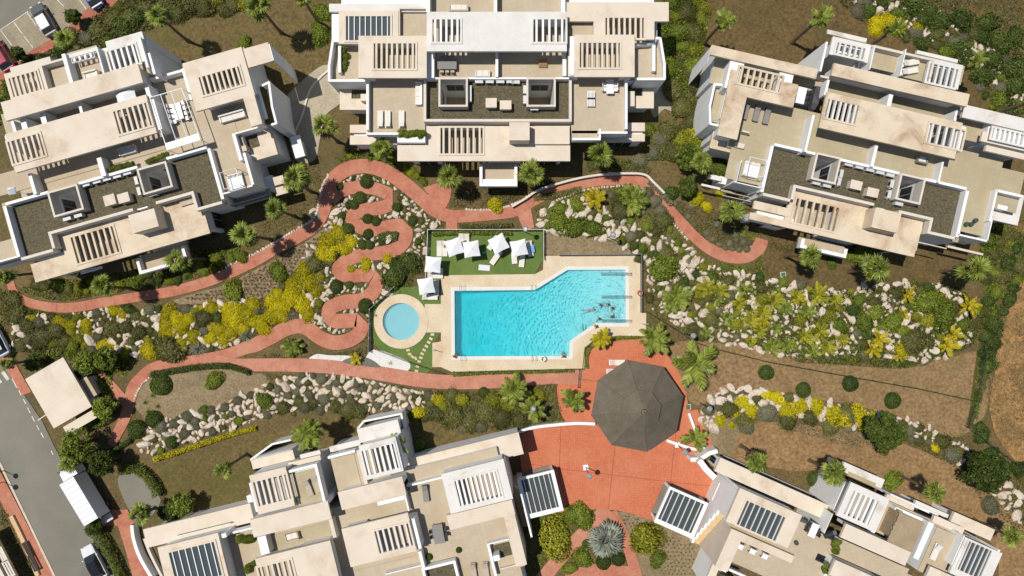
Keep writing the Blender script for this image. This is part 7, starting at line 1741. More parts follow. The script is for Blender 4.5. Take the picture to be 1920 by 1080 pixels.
# ---- people: one continuous skinned body each
SKIN = [col('skin_tan', (.40, .22, .13)), col('skin_light', (.55, .34, .24)), col('skin_brown', (.27, .14, .08))]
def person(loc, rz, pose, label, skin, suit, hair=(.03, .02, .012)):
    """pose: stand, swim, sit, lie"""
    J = {'pelvis': (0, 0, .95), 'chest': (0, 0, 1.28), 'neck': (0, 0, 1.46), 'head': (0, .02, 1.60), 'top': (0, .01, 1.72)}
    if pose == 'stand': L_ = dict(sl=(-.18, 0, 1.40), el=(-.30, .10, 1.14), hl=(-.42, .28, 1.02), hip=(-.10, 0, .90), kn=(-.11, .04, .48), ft=(-.11, -.02, .06), toe=(-.11, .16, .04), hs=1)
    if pose == 'sit': L_ = dict(sl=(-.18, 0, 1.40), el=(-.26, -.10, 1.14), hl=(-.25, -.18, .92), hip=(-.10, .02, .90), kn=(-.13, .42, .92), ft=(-.13, .46, .48), toe=(-.13, .62, .44), hs=1)
    if pose == 'swim': L_ = dict(sl=(-.18, 0, 1.40), el=(-.34, .05, 1.62), hl=(-.26, .04, 1.88), hip=(-.10, 0, .90), kn=(-.16, -.05, .48), ft=(-.20, -.10, .08), toe=(-.20, -.14, -.08), hs=1)
    if pose == 'lie': L_ = dict(sl=(-.18, 0, 1.40), el=(-.28, .04, 1.14), hl=(-.20, .12, .94), hip=(-.10, 0, .90), kn=(-.13, .14, .48), ft=(-.13, .02, .08), toe=(-.13, .18, .06), hs=1)
    V = [J['pelvis'], (0, 0, 1.10), J['chest'], J['neck'], J['head'], J['top']]; E_ = [(0, 1), (1, 2), (2, 3), (3, 4), (4, 5)]; Rr = [.145, .12, .15, .055, .095, .075]
    for s in (1, -1):
        m_ = lambda p: (p[0] * s, p[1] if s == 1 else p[1] * .85 + .01, p[2])
        i = len(V); V += [m_(L_['sl']), m_(L_['el']), m_(L_['hl'])]; Rr += [.065, .045, .032]; E_ += [(2, i), (i, i + 1), (i + 1, i + 2)]
        hx = Vector(m_(L_['hl'])); d = (hx - Vector(m_(L_['el']))).normalized(); a = d.orthogonal().normalized()
        k0 = len(V); V.append(tuple(hx + d * .07)); Rr.append(.034); E_.append((i + 2, k0))
        for f_, ln in ((-.030, .07), (-.010, .085), (.010, .08), (.030, .06)):
            V.append(tuple(hx + d * (.09 + ln) + a * f_)); Rr.append(.009); E_.append((k0, len(V) - 1))
        V.append(tuple(hx + d * .07 + a * .06 * s)); Rr.append(.010); E_.append((i + 2, len(V) - 1))
        i = len(V); V += [m_(L_['hip']), m_(L_['kn']), m_(L_['ft']), m_(L_['toe'])]; Rr += [.095, .062, .042, .035]; E_ += [(0, i), (i, i + 1), (i + 1, i + 2), (i + 2, i + 3)]
    me = bpy.data.meshes.new('body'); me.from_pydata(V, E_, []); ob = bpy.data.objects.new('tmp', me); COL.objects.link(ob)
    ob.modifiers.new('s', 'SKIN'); ob.modifiers.new('u', 'SUBSURF').levels = 1
    for k, sv_ in enumerate(me.skin_vertices[0].data): sv_.radius = (Rr[k], Rr[k]); sv_.use_root = (k == 0)
    dg = bpy.context.evaluated_depsgraph_get(); body = bpy.data.meshes.new_from_object(ob.evaluated_get(dg)); bpy.data.objects.remove(ob)
    for p in body.polygons: p.use_smooth = True
    body.materials.clear(); body.materials.append(skin); t = thing('person', label, 'person', (0, 0, 0))
    bo = obj('body', body, skin, t)
    sm = MB().tube([(0, 0, .84), (0, 0, .95), (0, 0, 1.05)], [.165, .172, .15], 12); obj('swimwear', sm, suit, t)
    hb = bmesh.new(); bmesh.ops.create_uvsphere(hb, u_segments=12, v_segments=8, radius=.112); bmesh.ops.translate(hb, verts=hb.verts, vec=(0, -.015, 1.655)); hm = bpy.data.meshes.new('hair'); hb.to_mesh(hm); hb.free()
    obj('hair', hm, col('hair', hair), t)
    t.location = loc
    t.rotation_euler = {'stand': (0, 0, rz), 'sit': (0, 0, rz), 'swim': (math.radians(-86), 0, 0), 'lie': (math.radians(88), 0, 0)}[pose]
    if pose in ('swim', 'lie'): t.rotation_euler = (Matrix.Rotation(rz, 3, 'Z') @ Matrix.Rotation(math.radians(-84 if pose == 'swim' else -88), 3, 'X')).to_euler()
    return t
def W3(x, y, z): q = P(x, y, z + .4); return (q.x, q.y, z)
sw = lambda n, c: col('swimwear_' + n, c)
person(W3(1124, 571, -1.05), 2.2, 'stand', 'bather in blue swimwear standing in the pool, leftmost at the shallow end', SKIN[0], sw('blue', (.02, .25, .5)))
person(W3(1138, 570, -.95), 1.2, 'stand', 'bather in dark swimwear standing beside the one in blue', SKIN[1], sw('dark', (.03, .03, .05)))
person(W3(1146, 577, -.75), 4.0, 'stand', 'bather in red swimwear standing at the shallow end', SKIN[0], sw('red', (.5, .04, .05)))
person(W3(1091, 585, -.2), math.radians(-80), 'swim', 'swimmer in pink swimwear alone in mid pool', SKIN[1], sw('pink', (.6, .08, .25)))
person(W3(1146, 593, -.95), .6, 'stand', 'bather standing near the lower handrail', SKIN[2], sw('black', (.02, .02, .02)))
person(W3(1122, 597, -1.05), 3.4, 'stand', 'bather standing in the water just below the group', SKIN[0], sw('teal', (.02, .2, .2)))
person(W3(1116, 611, -.62), .9, 'sit', 'person sitting on the angled pool edge', SKIN[1], sw('navy', (.02, .03, .12)))
person(W3(1096, 609, -.2), math.radians(180), 'swim', 'swimmer in dark swimwear near the angled edge', SKIN[2], sw('grey', (.06, .06, .07)))
person(W3(1056, 667, -.62), 0.1, 'sit', 'person in orange sitting on the lower pool edge', SKIN[2], sw('orange', (.6, .16, .05)))
person(W3(853, 667, -.62), -0.6, 'sit', 'person in orange sitting at the lower left pool corner', SKIN[0], sw('orange2', (.65, .22, .03)))
person(W3(834, 475, .52), 0.0, 'lie', 'person lying on a lounger under the first parasol', SKIN[2], sw('red2', (.4, .05, .05)))

# ---- lamps
def lamp(x, y, label, h=4.0, plinth=True):
    q = P(x, y, 0); t = thing('street_lamp', label, 'lamp', (q.x, q.y, 0))
    if plinth: obj('plinth', MB().box(-.32, -.32, 0, .32, .32, .35, .1, (q.x, q.y, 0.05)), MT['white'], t)
    obj('pole', MB().cyl(q.x, q.y, .05, h, .06, .04, 8), MT['green_metal'], t)
    obj('lantern', MB().cyl(q.x, q.y, h, h + .35, .16, .30, 12), MT['glass'], t); obj('cap', MB().cyl(q.x, q.y, h + .35, h + .45, .34, .2, 12), MT['metal'], t)
lamp(1098, 875, 'lamp post on a white plinth in the middle of the plaza'); lamp(1269, 833, 'lamp post on a white plinth beside the curved wall', plinth=True)
for x, y, lb in [(1312, 755, 'lamp post on the grass right of the pavilion'), (1283, 625, 'lamp post beside the wire fence above the feather palm'), (998, 755, 'lamp post in the bed left of the pavilion'), (984, 435, 'lamp post at the fence of the sunbathing lawn'), (1140, 445, 'lamp post with white box in the rockery above the pool'), (8, 882, 'street lamp on the far pavement'), (8, 903, 'second street lamp on the far pavement')]:
    lamp(x, y, lb, plinth=False)

# ---- vehicles (local: front at +y)
def loft(sections):
    """closed rings of equal length -> body shell"""
    mb = MB(); n = len(sections[0])
    for s in sections: mb.v += s
    for k in range(len(sections) - 1):
        for i in range(n):
            a, b_ = k * n + i, k * n + (i + 1) % n; mb.f.append((a, b_, b_ + n, a + n))
    mb.f.append(tuple(range(n))[::-1]); mb.f.append(tuple((len(sections) - 1) * n + i for i in range(n))); return mb
def car(x, y, deg, label, paint, roofc=None, L_=4.3, Wd=1.78):
    q = P(x, y, .7); t = thing('parked_car', label, 'car', (q.x, q.y, 0.03)); root_xy = (q.x, q.y)
    r = math.radians(deg); Mx = Matrix.Translation((q.x, q.y, .03)) @ Matrix.Rotation(r, 4, 'Z')
    def put(name, mb, mat, par=None):
        mb.v = [tuple(Mx @ Vector(v_)) for v_ in mb.v]; return obj(name, mb, mat, par or t)
    hw = Wd / 2
    def sec(yy, w_, zt, zb=.32): return [(-w_ * .92, yy, zb), (w_ * .92, yy, zb), (w_, yy, zb + .25), (w_ * .96, yy, zt - .06), (w_ * .84, yy, zt), (-w_ * .84, yy, zt), (-w_ * .96, yy, zt - .06), (-w_, yy, zb + .25)]
    put('body', loft([sec(-L_ / 2, hw * .80, .72), sec(-L_ / 2 + .12, hw * .94, .92), sec(-L_ * .32, hw, .98), sec(0, hw, .97), sec(L_ * .2, hw, .96), sec(L_ * .36, hw * .97, .88), sec(L_ / 2 - .15, hw * .88, .76), sec(L_ / 2, hw * .66, .60)]), paint)
    def gs(yy, w_, z): return [(-w_, yy, z), (w_, yy, z)]
    gh_ = MB(); a = L_
    ring_lo = [(-hw * .86, -a * .44, .93), (hw * .86, -a * .44, .93), (hw * .90, -a * .1, .96), (hw * .86, a * .24, .93), (-hw * .86, a * .24, .93), (-hw * .90, -a * .1, .96)]
    ring_hi = [(-hw * .66, -a * .34, 1.42), (hw * .66, -a * .34, 1.42), (hw * .70, -a * .1, 1.46), (hw * .66, a * .06, 1.43), (-hw * .66, a * .06, 1.43), (-hw * .70, -a * .1, 1.46)]
    gh_.v = ring_lo + ring_hi; gh_.f = [(i, (i + 1) % 6, (i + 1) % 6 + 6, i + 6) for i in range(6)] + [tuple(range(6, 12))]
    put('windows', gh_, MT['window'])
    rf = MB(); rf.v = [(p[0] * 1.01, p[1], p[2] + .005) for p in ring_hi] + [(p[0] * .9, p[1] * .94, p[2] + .05) for p in ring_hi]; rf.f = [(i, (i + 1) % 6, (i + 1) % 6 + 6, i + 6) for i in range(6)] + [tuple(range(6, 12))]
    put('roof', rf, roofc or paint)
    for sx in (-1, 1):
        for yy in (-L_ * .30, L_ * .31):
            w_ = put('wheel', MB().tube([(sx * (hw - .2), yy, .31), (sx * (hw + .01), yy, .31)], .31, 14), MT['dark']); put('rim', MB().tube([(sx * (hw + .005), yy, .31), (sx * (hw + .02), yy, .31)], .19, 10), MT['chrome'], w_)
        put('mirror', MB().box(sx * (hw + .08) - .1, L_ * .16, .95, sx * (hw + .08) + .1, L_ * .16 + .12, 1.08), paint)
        put('headlight', MB().box(sx * hw * .68 - .16, L_ / 2 - .16, .64, sx * hw * .68 + .16, L_ / 2 - .02, .76), MT['coping'])
        put('tail_light', MB().box(sx * hw * .75 - .1, -L_ / 2 - .01, .70, sx * hw * .75 + .1, -L_ / 2 + .08, .84), col('red_lens', (.4, .01, .01), .3))
    put('number_plate', MB().box(-.26, -L_ / 2 - .02, .50, .26, -L_ / 2 + .02, .62), MT['coping'])
car(82, 37, 30, 'silver grey car with a white roof parked in the car park bay', col('silver_paint', (.10, .11, .115), .25), col('white_paint', (.75, .75, .76), .25))
car(2, 104, 32, 'red car at the left edge of the car park', col('red_paint', (.30, .015, .04), .25))
car(168, -14, 32, 'blue car cut by the top edge of the picture', col('blue_paint', (.02, .07, .22), .25))
car(177, 1054, 28, 'dark car with a white bonnet on the road at the bottom', col('white_car_paint', (.62, .62, .64), .25), col('black_roof', (.015, .015, .02), .15), 4.5)
car(-6, 638, 28, 'pale blue-white car at the left edge by the road', col('pale_paint', (.55, .6, .68), .25))
# box truck
q = P(162, 928, 1.5); tk = thing('box_truck', 'white box truck parked beside the road under the trees', 'truck', (q.x, q.y, 0.03))
Mx = Matrix.Translation((q.x, q.y, .03)) @ Matrix.Rotation(math.radians(31), 4, 'Z')
def tput(name, mb, mat, par=None):
    mb.v = [tuple(Mx @ Vector(v_)) for v_ in mb.v]; return obj(name, mb, mat, par or tk)
tput('cargo_box', MB().box(-.98, -3.2, .75, .98, 2.6, 3.2), col('truck_white', (.72, .74, .80), .35)); tput('chassis', MB().box(-.5, -3.2, .45, .5, 4.6, .74), MT['dark'])
cabm = loft([[(-1.0, 2.75, .6), (1.0, 2.75, .6), (1.0, 2.75, 2.3), (-1.0, 2.75, 2.3)], [(-1.0, 3.9, .6), (1.0, 3.9, .6), (.95, 3.7, 2.3), (-.95, 3.7, 2.3)], [(-.98, 4.9, .6), (.98, 4.9, .6), (.95, 4.7, 1.3), (-.95, 4.7, 1.3)]])
cb = tput('cab', cabm, col('truck_cab_white', (.66, .70, .78), .3)); tput('windscreen', MB().prism([(-.85, 3.8), (.85, 3.8), (.85, 4.55), (-.85, 4.55)], 1.45, 1.98), MT['window'], cb)
for sx in (-1, 1):
    for yy in (-2.2, 4.0):
        w_ = tput('wheel', MB().tube([(sx * .75, yy, .42), (sx * 1.06, yy, .42)], .42, 14), MT['dark']); tput('rim', MB().tube([(sx * 1.05, yy, .42), (sx * 1.08, yy, .42)], .22, 10), MT['chrome'], w_)
    tput('mirror', MB().box(sx * 1.2 - .15, 4.0, 1.6, sx * 1.2 + .15, 4.1, 2.0), MT['dark'])
for k in range(9): tput('roof_rib', MB().box(-.97, -3.0 + k * .66, 3.2, .97, -2.94 + k * .66, 3.225), MT['ac'])
tput('tail_lift', MB().box(-.9, -4.2, .7, .9, -3.35, .82), MT['ac'])

# ---- air conditioners and roof boxes on the gravel roofs
ACP = proto('air_conditioner')
ppart(ACP, 'casing', B1(-.46, -.19, .1, .46, .19, .82), MT['ac']); ppart(ACP, 'fan_grille', MB().tube([(0, -.19, .46), (0, -.205, .46)], .28, 14), MT['dark']); ppart(ACP, 'foot', B1(-.40, -.22, 0, -.30, .22, .1), MT['dark']); ppart(ACP, 'foot', B1(.30, -.22, 0, .40, .22, .1), MT['dark']); ppart(ACP, 'pipe_cover', B1(.46, -.08, .2, .53, .08, .5), MT['white_metal'])
def acs(pts, deg, label, z=6.2, group=None):
    for x, y in pts:
        q = P(x, y, z + .8); place(ACP, (q.x, q.y, z), math.radians(deg), (1.0, 1.0, .85), label, 'air conditioner', label)
acs([(898, 152), (918, 152), (938, 152), (957, 152), (967, 153)], 0, 'grey air conditioner in the row on the gravel roof of the top central block'); acs([(881, 167), (881, 182)], 90, 'grey air conditioner right of the left light well of the top central block'); acs([(984, 167), (984, 186)], 90, 'grey air conditioner left of the right light well of the top central block'); acs([(1002, 203)], 0, 'grey air conditioner below the right light well of the top central block')
acs([(159, 346), (180, 340), (199, 335), (218, 330), (237, 324)], 15.8, 'grey air conditioner in the row on the gravel roof of the left block'); acs([(150, 364), (157, 385)], 105, 'grey air conditioner beside the left light well of the left block'); acs([(254, 338), (259, 358)], 105, 'grey air conditioner beside the right light well of the left block'); acs([(124, 410), (145, 404)], 15.8, 'grey air conditioner below the left light well of the left block'); acs([(285, 364)], 15.8, 'grey air conditioner below the right light well of the left block')
acs([(1593, 308), (1613, 313), (1633, 318), (1652, 323), (1671, 328)], -13, 'grey air conditioner in the row on the gravel roof of the right block'); acs([(1579, 325), (1575, 340)], -103, 'grey air conditioner beside the left light well of the right block'); acs([(1532, 343), (1552, 348)], -13, 'grey air conditioner below the left light well of the right block'); acs([(1674, 344), (1669, 364)], -103, 'grey air conditioner beside the right light well of the right block'); acs([(1687, 382)], -13, 'grey air conditioner below the right light well of the right block')
def roof_box(x, y, w_, d_, deg, label, z=6.2, h=.9):
    q = P(x, y, z + h); r = math.radians(deg); k = (H - z - h) / FPX
    t = thing('roof_vent_box', label, 'roof vent', (q.x, q.y, z)); obj('casing', MB().box(-w_ * k / 2, -d_ * k / 2, z, w_ * k / 2, d_ * k / 2, z + h, r, (q.x, q.y, 0)), MT['cream'], t); obj('lid', MB().box(-w_ * k / 2 - .05, -d_ * k / 2 - .05, z + h, w_ * k / 2 + .05, d_ * k / 2 + .05, z + h + .08, r, (q.x, q.y, 0)), MT['slab'], t)
roof_box(921, 193, 19, 16, 0, 'square vent box on the gravel roof of the top central block, left one'); roof_box(948, 197, 20, 15, 0, 'wide vent box on the gravel roof of the top central block, right one')
roof_box(206, 375, 20, 18, 15.8, 'square vent box on the gravel roof of the left block, left one'); roof_box(232, 371, 20, 16, 15.8, 'square vent box on the gravel roof of the left block, right one')
roof_box(1605, 347, 20, 15, -13, 'square vent box on the gravel roof of the right block, left one'); roof_box(1636, 361, 20, 15, -13, 'square vent box on the gravel roof of the right block, right one')

# ---- terrace furniture
TB = proto('dining_table'); ppart(TB, 'table_top', B1(-.5, -.95, .70, .5, .95, .76), MT['white_metal'])
for sx in (-.42, .42):
    for sy in (-.85, .85): ppart(TB, 'leg', B1(sx - .03, sy - .03, 0, sx + .03, sy + .03, .70), MT['white_metal'])
def mk_chair(mat):
    r = proto('chair'); ppart(r, 'seat', B1(-.22, -.22, .42, .22, .22, .47), mat); ppart(r, 'backrest', B1(-.22, .18, .47, .22, .23, .86), mat)
    for sx in (-.19, .19):
        for sy in (-.19, .19): ppart(r, 'leg', B1(sx - .02, sy - .02, 0, sx + .02, sy + .02, .42), MT['dark'])
    return r
CHW, CHD, CHB = mk_chair(MT['white_metal']), mk_chair(MT['dark']), mk_chair(MT['beige_fab'])
TBG = proto('dining_table'); ppart(TBG, 'table_top', B1(-.6, -1.1, .70, .6, 1.1, .77), MT['grey_fab'])
for sx in (-.5, .5):
    for sy in (-1.0, 1.0): ppart(TBG, 'leg', B1(sx - .03, sy - .03, 0, sx + .03, sy + .03, .70), MT['dark'])
def dining(x, y, deg, wh, tb, ch, z=6.22, n=3, sc=1.0):
    q = P(x, y, z + .7); r = math.radians(deg); c, s = math.cos(r), math.sin(r)
    place(tb, (q.x, q.y, z), r, sc, f'dining table {wh}', 'table')
    for sx in (-1, 1):
        for k in range(n):
            u, v = sx * .78 * sc, (k - (n - 1) / 2) * .62 * sc
            place(ch, (q.x + u * c - v * s, q.y + u * s + v * c, z), r + (-math.pi / 2 if sx > 0 else math.pi / 2), 1, f'chair at the dining table {wh}', 'chair', f'chairs at the dining table {wh}')
dining(838, 120, 90, 'on the middle terrace of the top central block', TBG, CHB); dining(333, 209, 15.8, 'in white on the left block terrace', TB, CHW, n=4)
dining(1502, 179, -13, 'in white on the upper terrace of the right block', TB, CHD); dining(822, 1001, 10, 'with grey top on the terrace of the bottom-left block', TBG, CHD, n=2)
dining(1526, 995, -24, 'in white on the terrace of the bottom-right block', TB, CHD, n=2, sc=.85); dining(1144, 162, 0, 'in white on the right terrace of the top central block', TB, CHW, n=2, sc=.85)
for i, (x, y, a, z, p, lb) in enumerate([(713, 223, 180, 6.2, LW, 'cream sun lounger, left of three on the top central block terrace'), (727, 223, 180, 6.2, LW, 'cream sun lounger, middle of three on the top central block terrace'), (753, 223, 180, 6.2, LW, 'cream sun lounger, right of three on the top central block terrace'),
        (1398, 208, -13, 6.2, LG, 'grey sun lounger, left of three on the right block terrace'), (1419, 212, -13, 6.2, LG, 'grey sun lounger, middle of three on the right block terrace'), (1438, 217, -13, 6.2, LG, 'grey sun lounger, right of three on the right block terrace'),
        (1708, 117, 100, 7.9, LW, 'cream sun lounger, upper of two on the right block rear terrace'), (1706, 133, 100, 7.9, LW, 'cream sun lounger, lower of two on the right block rear terrace'),
        (578, 915, 20, 7.7, LB, 'beige sun lounger, left of two on the bottom-left block terrace'), (594, 908, 20, 7.7, LB, 'beige sun lounger, right of two on the bottom-left block terrace'), (798, 925, 8, 6.2, LG, 'grey sun lounger alone on the bottom-left block terrace'), (888, 1072, 8, 6.2, LB, 'beige sun lounger at the bottom edge, left one'), (911, 1070, 8, 6.2, LB, 'beige sun lounger at the bottom edge, right one'),
        (1755, 1035, -24, 7.6, LW, 'white daybed on the bottom-right block terrace'), (1157, 680, 90, .06, LW, 'white sun lounger left of the pavilion, upper one'), (1152, 697, 90, .06, LW, 'white sun lounger left of the pavilion, lower one')]):
    lounger(x, y, a, lb, z, p)
def sofa(x, y, deg, w_, mat, label, z=6.22):
    q = P(x, y, z + .5); r = math.radians(deg); t = thing('sofa', label, 'sofa', (q.x, q.y, z)); Mz = Matrix.Translation((q.x, q.y, z)) @ Matrix.Rotation(r, 4, 'Z')
    def pp(n_, mb, m_): mb.v = [tuple(Mz @ Vector(v_)) for v_ in mb.v]; obj(n_, mb, m_, t)
    pp('base', MB().box(-w_ / 2, -.4, .05, w_ / 2, .4, .32), mat); pp('backrest', MB().box(-w_ / 2, .26, .33, w_ / 2, .42, .75), mat)
    for s in (-1, 1): pp('armrest', MB().box(s * (w_ / 2 - .08) - .08, -.4, .33, s * (w_ / 2 - .08) + .08, .25, .58), mat)
    n = max(2, int(w_ / .7))
    for k in range(n): pp('cushion', MB().box(-w_ / 2 + .18 + (w_ - .36) * k / n + .01, -.39, .33, -w_ / 2 + .18 + (w_ - .36) * (k + 1) / n - .01, .24, .47), MT['cushion'])
sofa(547, 1007, 195, 1.6, MT['beige_fab'], 'beige two-seat sofa on the shaded terrace of the bottom-left block'); sofa(435, 218, 15.8, 3.0, MT['ac'], 'long pale grey sofa on the left block terrace'); sofa(785, 175, -90, 2.6, MT['white_metal'], 'white daybed with blue cushions on the top central block terrace'); sofa(238, 282, 15.8, 2.0, MT['cushion'], 'cream sofa on the front terrace of the left block')
sofa(905, 138, 180, 1.7, MT['ac'], 'grey sofa on the middle terrace of the top central block'); sofa(1730, 300, 167, 1.2, MT['grey_fab'], 'dark two-seat sofa on the right block terrace'); sofa(860, 15, 180, 2.2, MT['beige_fab'], 'beige sofa on the top edge terrace', 7.05); sofa(170, 140, 15, 1.6, MT['cushion'], 'cream sofa on the rear left block terrace', 7.95)
for x, y, a, m_, lb in [(1108, 178, 90, MT['white_metal'], 'white slatted garden chair on the top central block right terrace, upper one'), (1108, 191, 90, MT['white_metal'], 'white slatted garden chair on the top central block right terrace, lower one'), (1018, 117, 0, MT['wood'], 'wooden bench on the middle terrace of the top central block')]:
    q = P(x, y, 6.7); t = thing('garden_chair', lb, 'chair', (q.x, q.y, 6.24)); Mz = Matrix.Translation((q.x, q.y, 6.24)) @ Matrix.Rotation(math.radians(a), 4, 'Z')
    for k in range(6):
        mb = MB().box(-.5, -.45 + k * .15, .38, .5, -.35 + k * .15, .42); mb.v = [tuple(Mz @ Vector(v_)) for v_ in mb.v]; obj('slat', mb, m_, t)
    for sx in (-.45, .45):
        for sy in (-.4, .35):
            mb = MB().box(sx - .03, sy - .03, 0, sx + .03, sy + .03, .38); mb.v = [tuple(Mz @ Vector(v_)) for v_ in mb.v]; obj('leg', mb, m_, t)
parasol(237, 181, 38, 15.8, 'white square parasol on the shaded terrace of the left block', 8.4)
parasol(22, 358, 14, 10, 'small folded-square white parasol on the left terrace of the left block', 8.2)
# white steel pergola over the dining terrace of the left block
t = thing('steel_pergola', 'white steel frame pergola over the dining terrace of the left block', 'pergola', P(330, 220, 6.2)); cs = [P(x, y, 8.6) for x, y in ((281, 183), (341, 166), (376, 262), (314, 281))]
BASE[t.name] = tuple(t.location)
for k in range(4):
    obj('beam', MB().tube([cs[k], cs[(k + 1) % 4]], .06, 5), MT['white_metal'], t); obj('post', MB().cyl(cs[k].x, cs[k].y, 6.2, 8.6, .05, n=6), MT['white_metal'], t)
for f in (.33, .66): obj('beam', MB().tube([cs[0].lerp(cs[1], f), cs[3].lerp(cs[2], f)], .05, 5), MT['white_metal'], t)
a_, b_ = cs[3].lerp(cs[0], .12), cs[2].lerp(cs[1], .12); obj('roof_panel', MB().prism([tuple(p[:2]) for p in (cs[3], cs[2], b_, a_)], 8.6, 8.68), MT['white_metal'], t)
# swing seat frames and canopied daybed
for x, y, a, z, lb, m_ in [(438, 338, 15.8, 6.2, 'open metal canopy frame with seat on the left block terrace', MT['metal']), (1413, 316, -13, 6.2, 'white canopied daybed on the right block terrace', MT['white_metal'])]:
    q = P(x, y, z + 1.0); t = thing('canopy_bed', lb, 'daybed', (q.x, q.y, z)); Mz = Matrix.Translation((q.x, q.y, z)) @ Matrix.Rotation(math.radians(a), 4, 'Z')
    def pp(n_, mb, mm): mb.v = [tuple(Mz @ Vector(v_)) for v_ in mb.v]; obj(n_, mb, mm, t)
    for sx in (-.95, .95):
        for sy in (-.95, .95): pp('post', MB().cyl(sx, sy, 0, 2.0, .04, n=6), m_)
        pp('beam', MB().tube([(sx, -.95, 2.0), (sx, .95, 2.0)], .04, 5), m_); pp('beam', MB().tube([(-.95, sx, 2.0), (.95, sx, 2.0)], .04, 5), m_)
    pp('mattress', MB().box(-.85, -.85, .3, .85, .85, .48), MT['canvas']); pp('base', MB().box(-.88, -.88, .08, .88, .88, .3), m_)
    for k in range(3): pp('pillow', MB().box(-.8 + k * .55, .5, .48, -.35 + k * .55, .8, .66), MT['cushion'])
# dark covered furniture, barbecue, pots
q = P(1531, 181, 7.0); t = thing('covered_furniture', 'long dark covered furniture on the upper terrace of the right block', 'cover', (q.x, q.y, 6.22)); Mz = Matrix.Translation((q.x, q.y, 6.22)) @ Matrix.Rotation(math.radians(-13), 4, 'Z')
mb = loft([[(-.3, -1.5, .02), (.3, -1.5, .02), (.22, -1.45, .6), (-.22, -1.45, .6)], [(-.45, -.8, .02), (.45, -.8, .02), (.36, -.8, .95), (-.36, -.8, .85)], [(-.48, .2, .02), (.48, .2, .02), (.38, .2, .85), (-.38, .2, .98)], [(-.35, 1.3, .02), (.35, 1.3, .02), (.25, 1.25, .7), (-.25, 1.25, .65)]]); mb.v = [tuple(Mz @ Vector(v_)) for v_ in mb.v]; obj('cover', mb, col('dark_slate_cover', (.05, .05, .065)), t)
for x, y, z, lb in [(1553, 1002, 6.2, 'black barbecue on the bottom-right block terrace'), (820, 848, 0.05, 'black barbecue on the lawn above the bottom-left block')]:
    q = P(x, y, z + .8); t = thing('barbecue', lb, 'barbecue', (q.x, q.y, z)); obj('firebox', MB().box(-.5, -.3, z + .6, .5, .3, z + 1.0, .3, (q.x, q.y, 0)), MT['dark'], t); obj('lid', MB().tube([(q.x - .45, q.y - .14, z + 1.0), (q.x + .45, q.y + .14, z + 1.0)], .26, 10), MT['dark'], t)
    for sx in (-.4, .4): obj('leg', MB().cyl(q.x + sx, q.y, z, z + .6, .03, n=6), MT['dark'], t)
    obj('side_shelf', MB().box(.52, -.25, z + .85, .95, .25, z + .9, .3, (q.x, q.y, 0)), MT['chrome'], t)
MT['pot'] = col('dark_pot', (.05, .08, .075), .4)
for x, y, z, lb in [(1814, 420, 6.2, 'dark green round pot, left of three on the right block terrace'), (1823, 420, 6.2, 'dark round pot, lower right of three on the right block terrace'), (1831, 413, 6.2, 'dark round pot, upper right of three on the right block terrace'), (1494, 1019, 6.2, 'black round fire bowl on the bottom-right block terrace')]:
    q = P(x, y, z + .5); n = 14; mb = MB(); mb.tube([(q.x, q.y, z), (q.x, q.y, z + .3), (q.x, q.y, z + .5)], [.15, .26, .24], n, False); mb.cyl(q.x, q.y, z + .38, z + .40, .23, n=n)
    obj('pot', mb, MT['pot'], label=lb, cat='pot')
for x, y, a, lb in [(1388, 1024, -24, 'white lounge chair, left of three on the bottom-right block terrace'), (1411, 1033, -24, 'white lounge chair, middle of three on the bottom-right block terrace'), (1434, 1042, -24, 'white lounge chair, right of three on the bottom-right block terrace')]:
    q = P(x, y, 6.8); place(CHW, (q.x, q.y, 6.2), math.radians(a), 1.5, lb, 'chair')

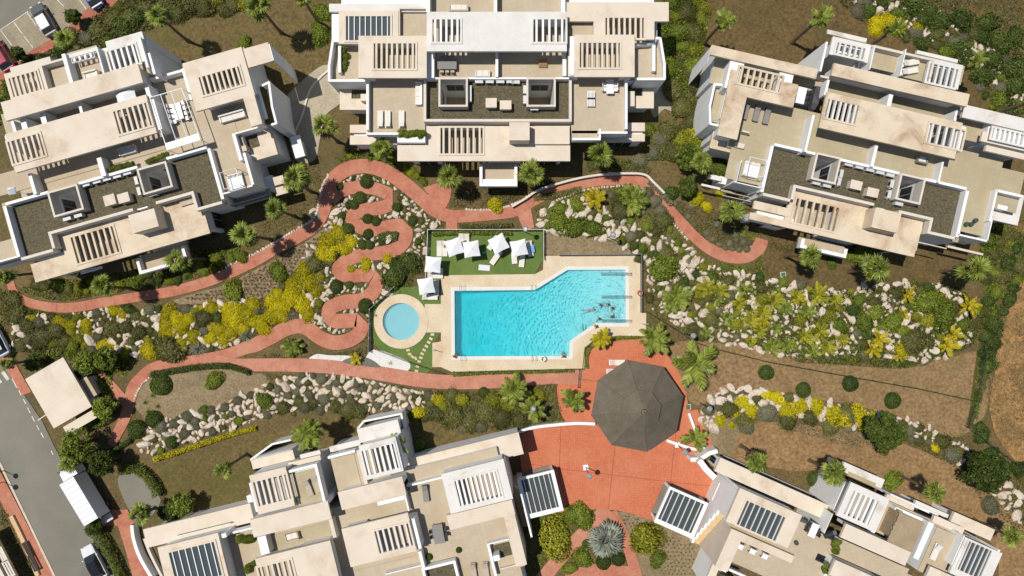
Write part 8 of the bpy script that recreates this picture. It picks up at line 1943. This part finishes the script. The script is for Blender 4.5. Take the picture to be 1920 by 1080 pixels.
# ---- garden walls
def wall_line(pts, label, h=.6, t_=.3, mat=None, sub=6):
    cl = catmull(pts, sub); t = thing('garden_wall', label, 'wall', P(*pts[0])); mb = MB()
    W_ = [P(x, y, h) for x, y in cl]; l, r = [], []
    for k, p in enumerate(W_):
        d = (W_[min(k + 1, len(W_) - 1)] - W_[max(0, k - 1)]).normalized(); n_ = Vector((-d.y, d.x, 0)) * t_ / 2; l.append((p + n_)[:2]); r.append((p - n_)[:2])
    for k in range(len(W_) - 1):
        mb.poly([(*l[k], h), (*r[k], h), (*r[k + 1], h), (*l[k + 1], h)]); mb.poly([(*l[k], 0), (*l[k], h), (*l[k + 1], h), (*l[k + 1], 0)]); mb.poly([(*r[k], h), (*r[k], 0), (*r[k + 1], 0), (*r[k + 1], h)])
    obj('wall_body', mb, mat or MT['white'], t)
wall_line([(968, 812), (1000, 802), (1040, 797), (1080, 794), (1116, 795)], 'white curved low wall along the top of the plaza', .9, .35)
wall_line([(1292, 775), (1298, 792), (1304, 808)], 'white low wall right of the pavilion', .8, .3); wall_line([(1250, 826), (1280, 836), (1302, 842), (1318, 840), (1322, 830)], 'white curved planter wall at the right of the plaza', .7, .35)
wall_line([(960, 387), (985, 372), (1010, 356), (1050, 343), (1090, 333), (1130, 327), (1170, 325), (1208, 327), (1226, 342), (1246, 362)], 'long cream retaining wall above the right path', .8, .25, MT['cream'])
wall_line([(247, 985), (250, 1010), (262, 1045), (285, 1085)], 'white curved wall beside the lower left pavement', 1.2, .4); wall_line([(270, 1010), (282, 1040), (305, 1085)], 'inner grey curved wall beside the bottom-left block', .6, .3, MT['cream'])
wall_line([(545, 262), (565, 220), (580, 170), (600, 145), (618, 130)], 'cream edge wall of the paved court', .3, .2, MT['cream'])
wall_line([(20, 968), (45, 1020), (70, 1080)], 'pale log edge wall beyond the far pavement', .4, .5, MT['step'])
# ---- utility covers
for x, y, r, lb, m_ in [(595, 405, 5, 'green square utility cover beside the left path', 'g'), (1468, 515, 5, 'green square utility cover on the lawn below the right block', 'g'), (1290, 718, 5, 'green utility cover near the feather palm, upper', 'g'), (1290, 763, 5, 'green utility cover near the feather palm, lower', 'g')]:
    q = P(x, y); t = thing('utility_cover', lb, 'utility cover', (q.x, q.y, .05)); k = M(r); obj('rim', MB().box(-k, -k, .03, k, k, .10, .1, (q.x, q.y, 0)), MT['cream'], t); obj('lid', MB().box(-k * .8, -k * .8, .10, k * .8, k * .8, .12, .1, (q.x, q.y, 0)), col('green_cover', (.05, .13, .09)), t)
for x, y, lb in [(910, 710, 'dark red round manhole in the lower path, left'), (928, 720, 'dark round manhole in the lower path, right')]:
    q = P(x, y); obj('manhole_cover', MB().cyl(q.x, q.y, .06, .092, .28, n=16), col('manhole_red', (.12, .04, .035)), label=lb, cat='manhole')
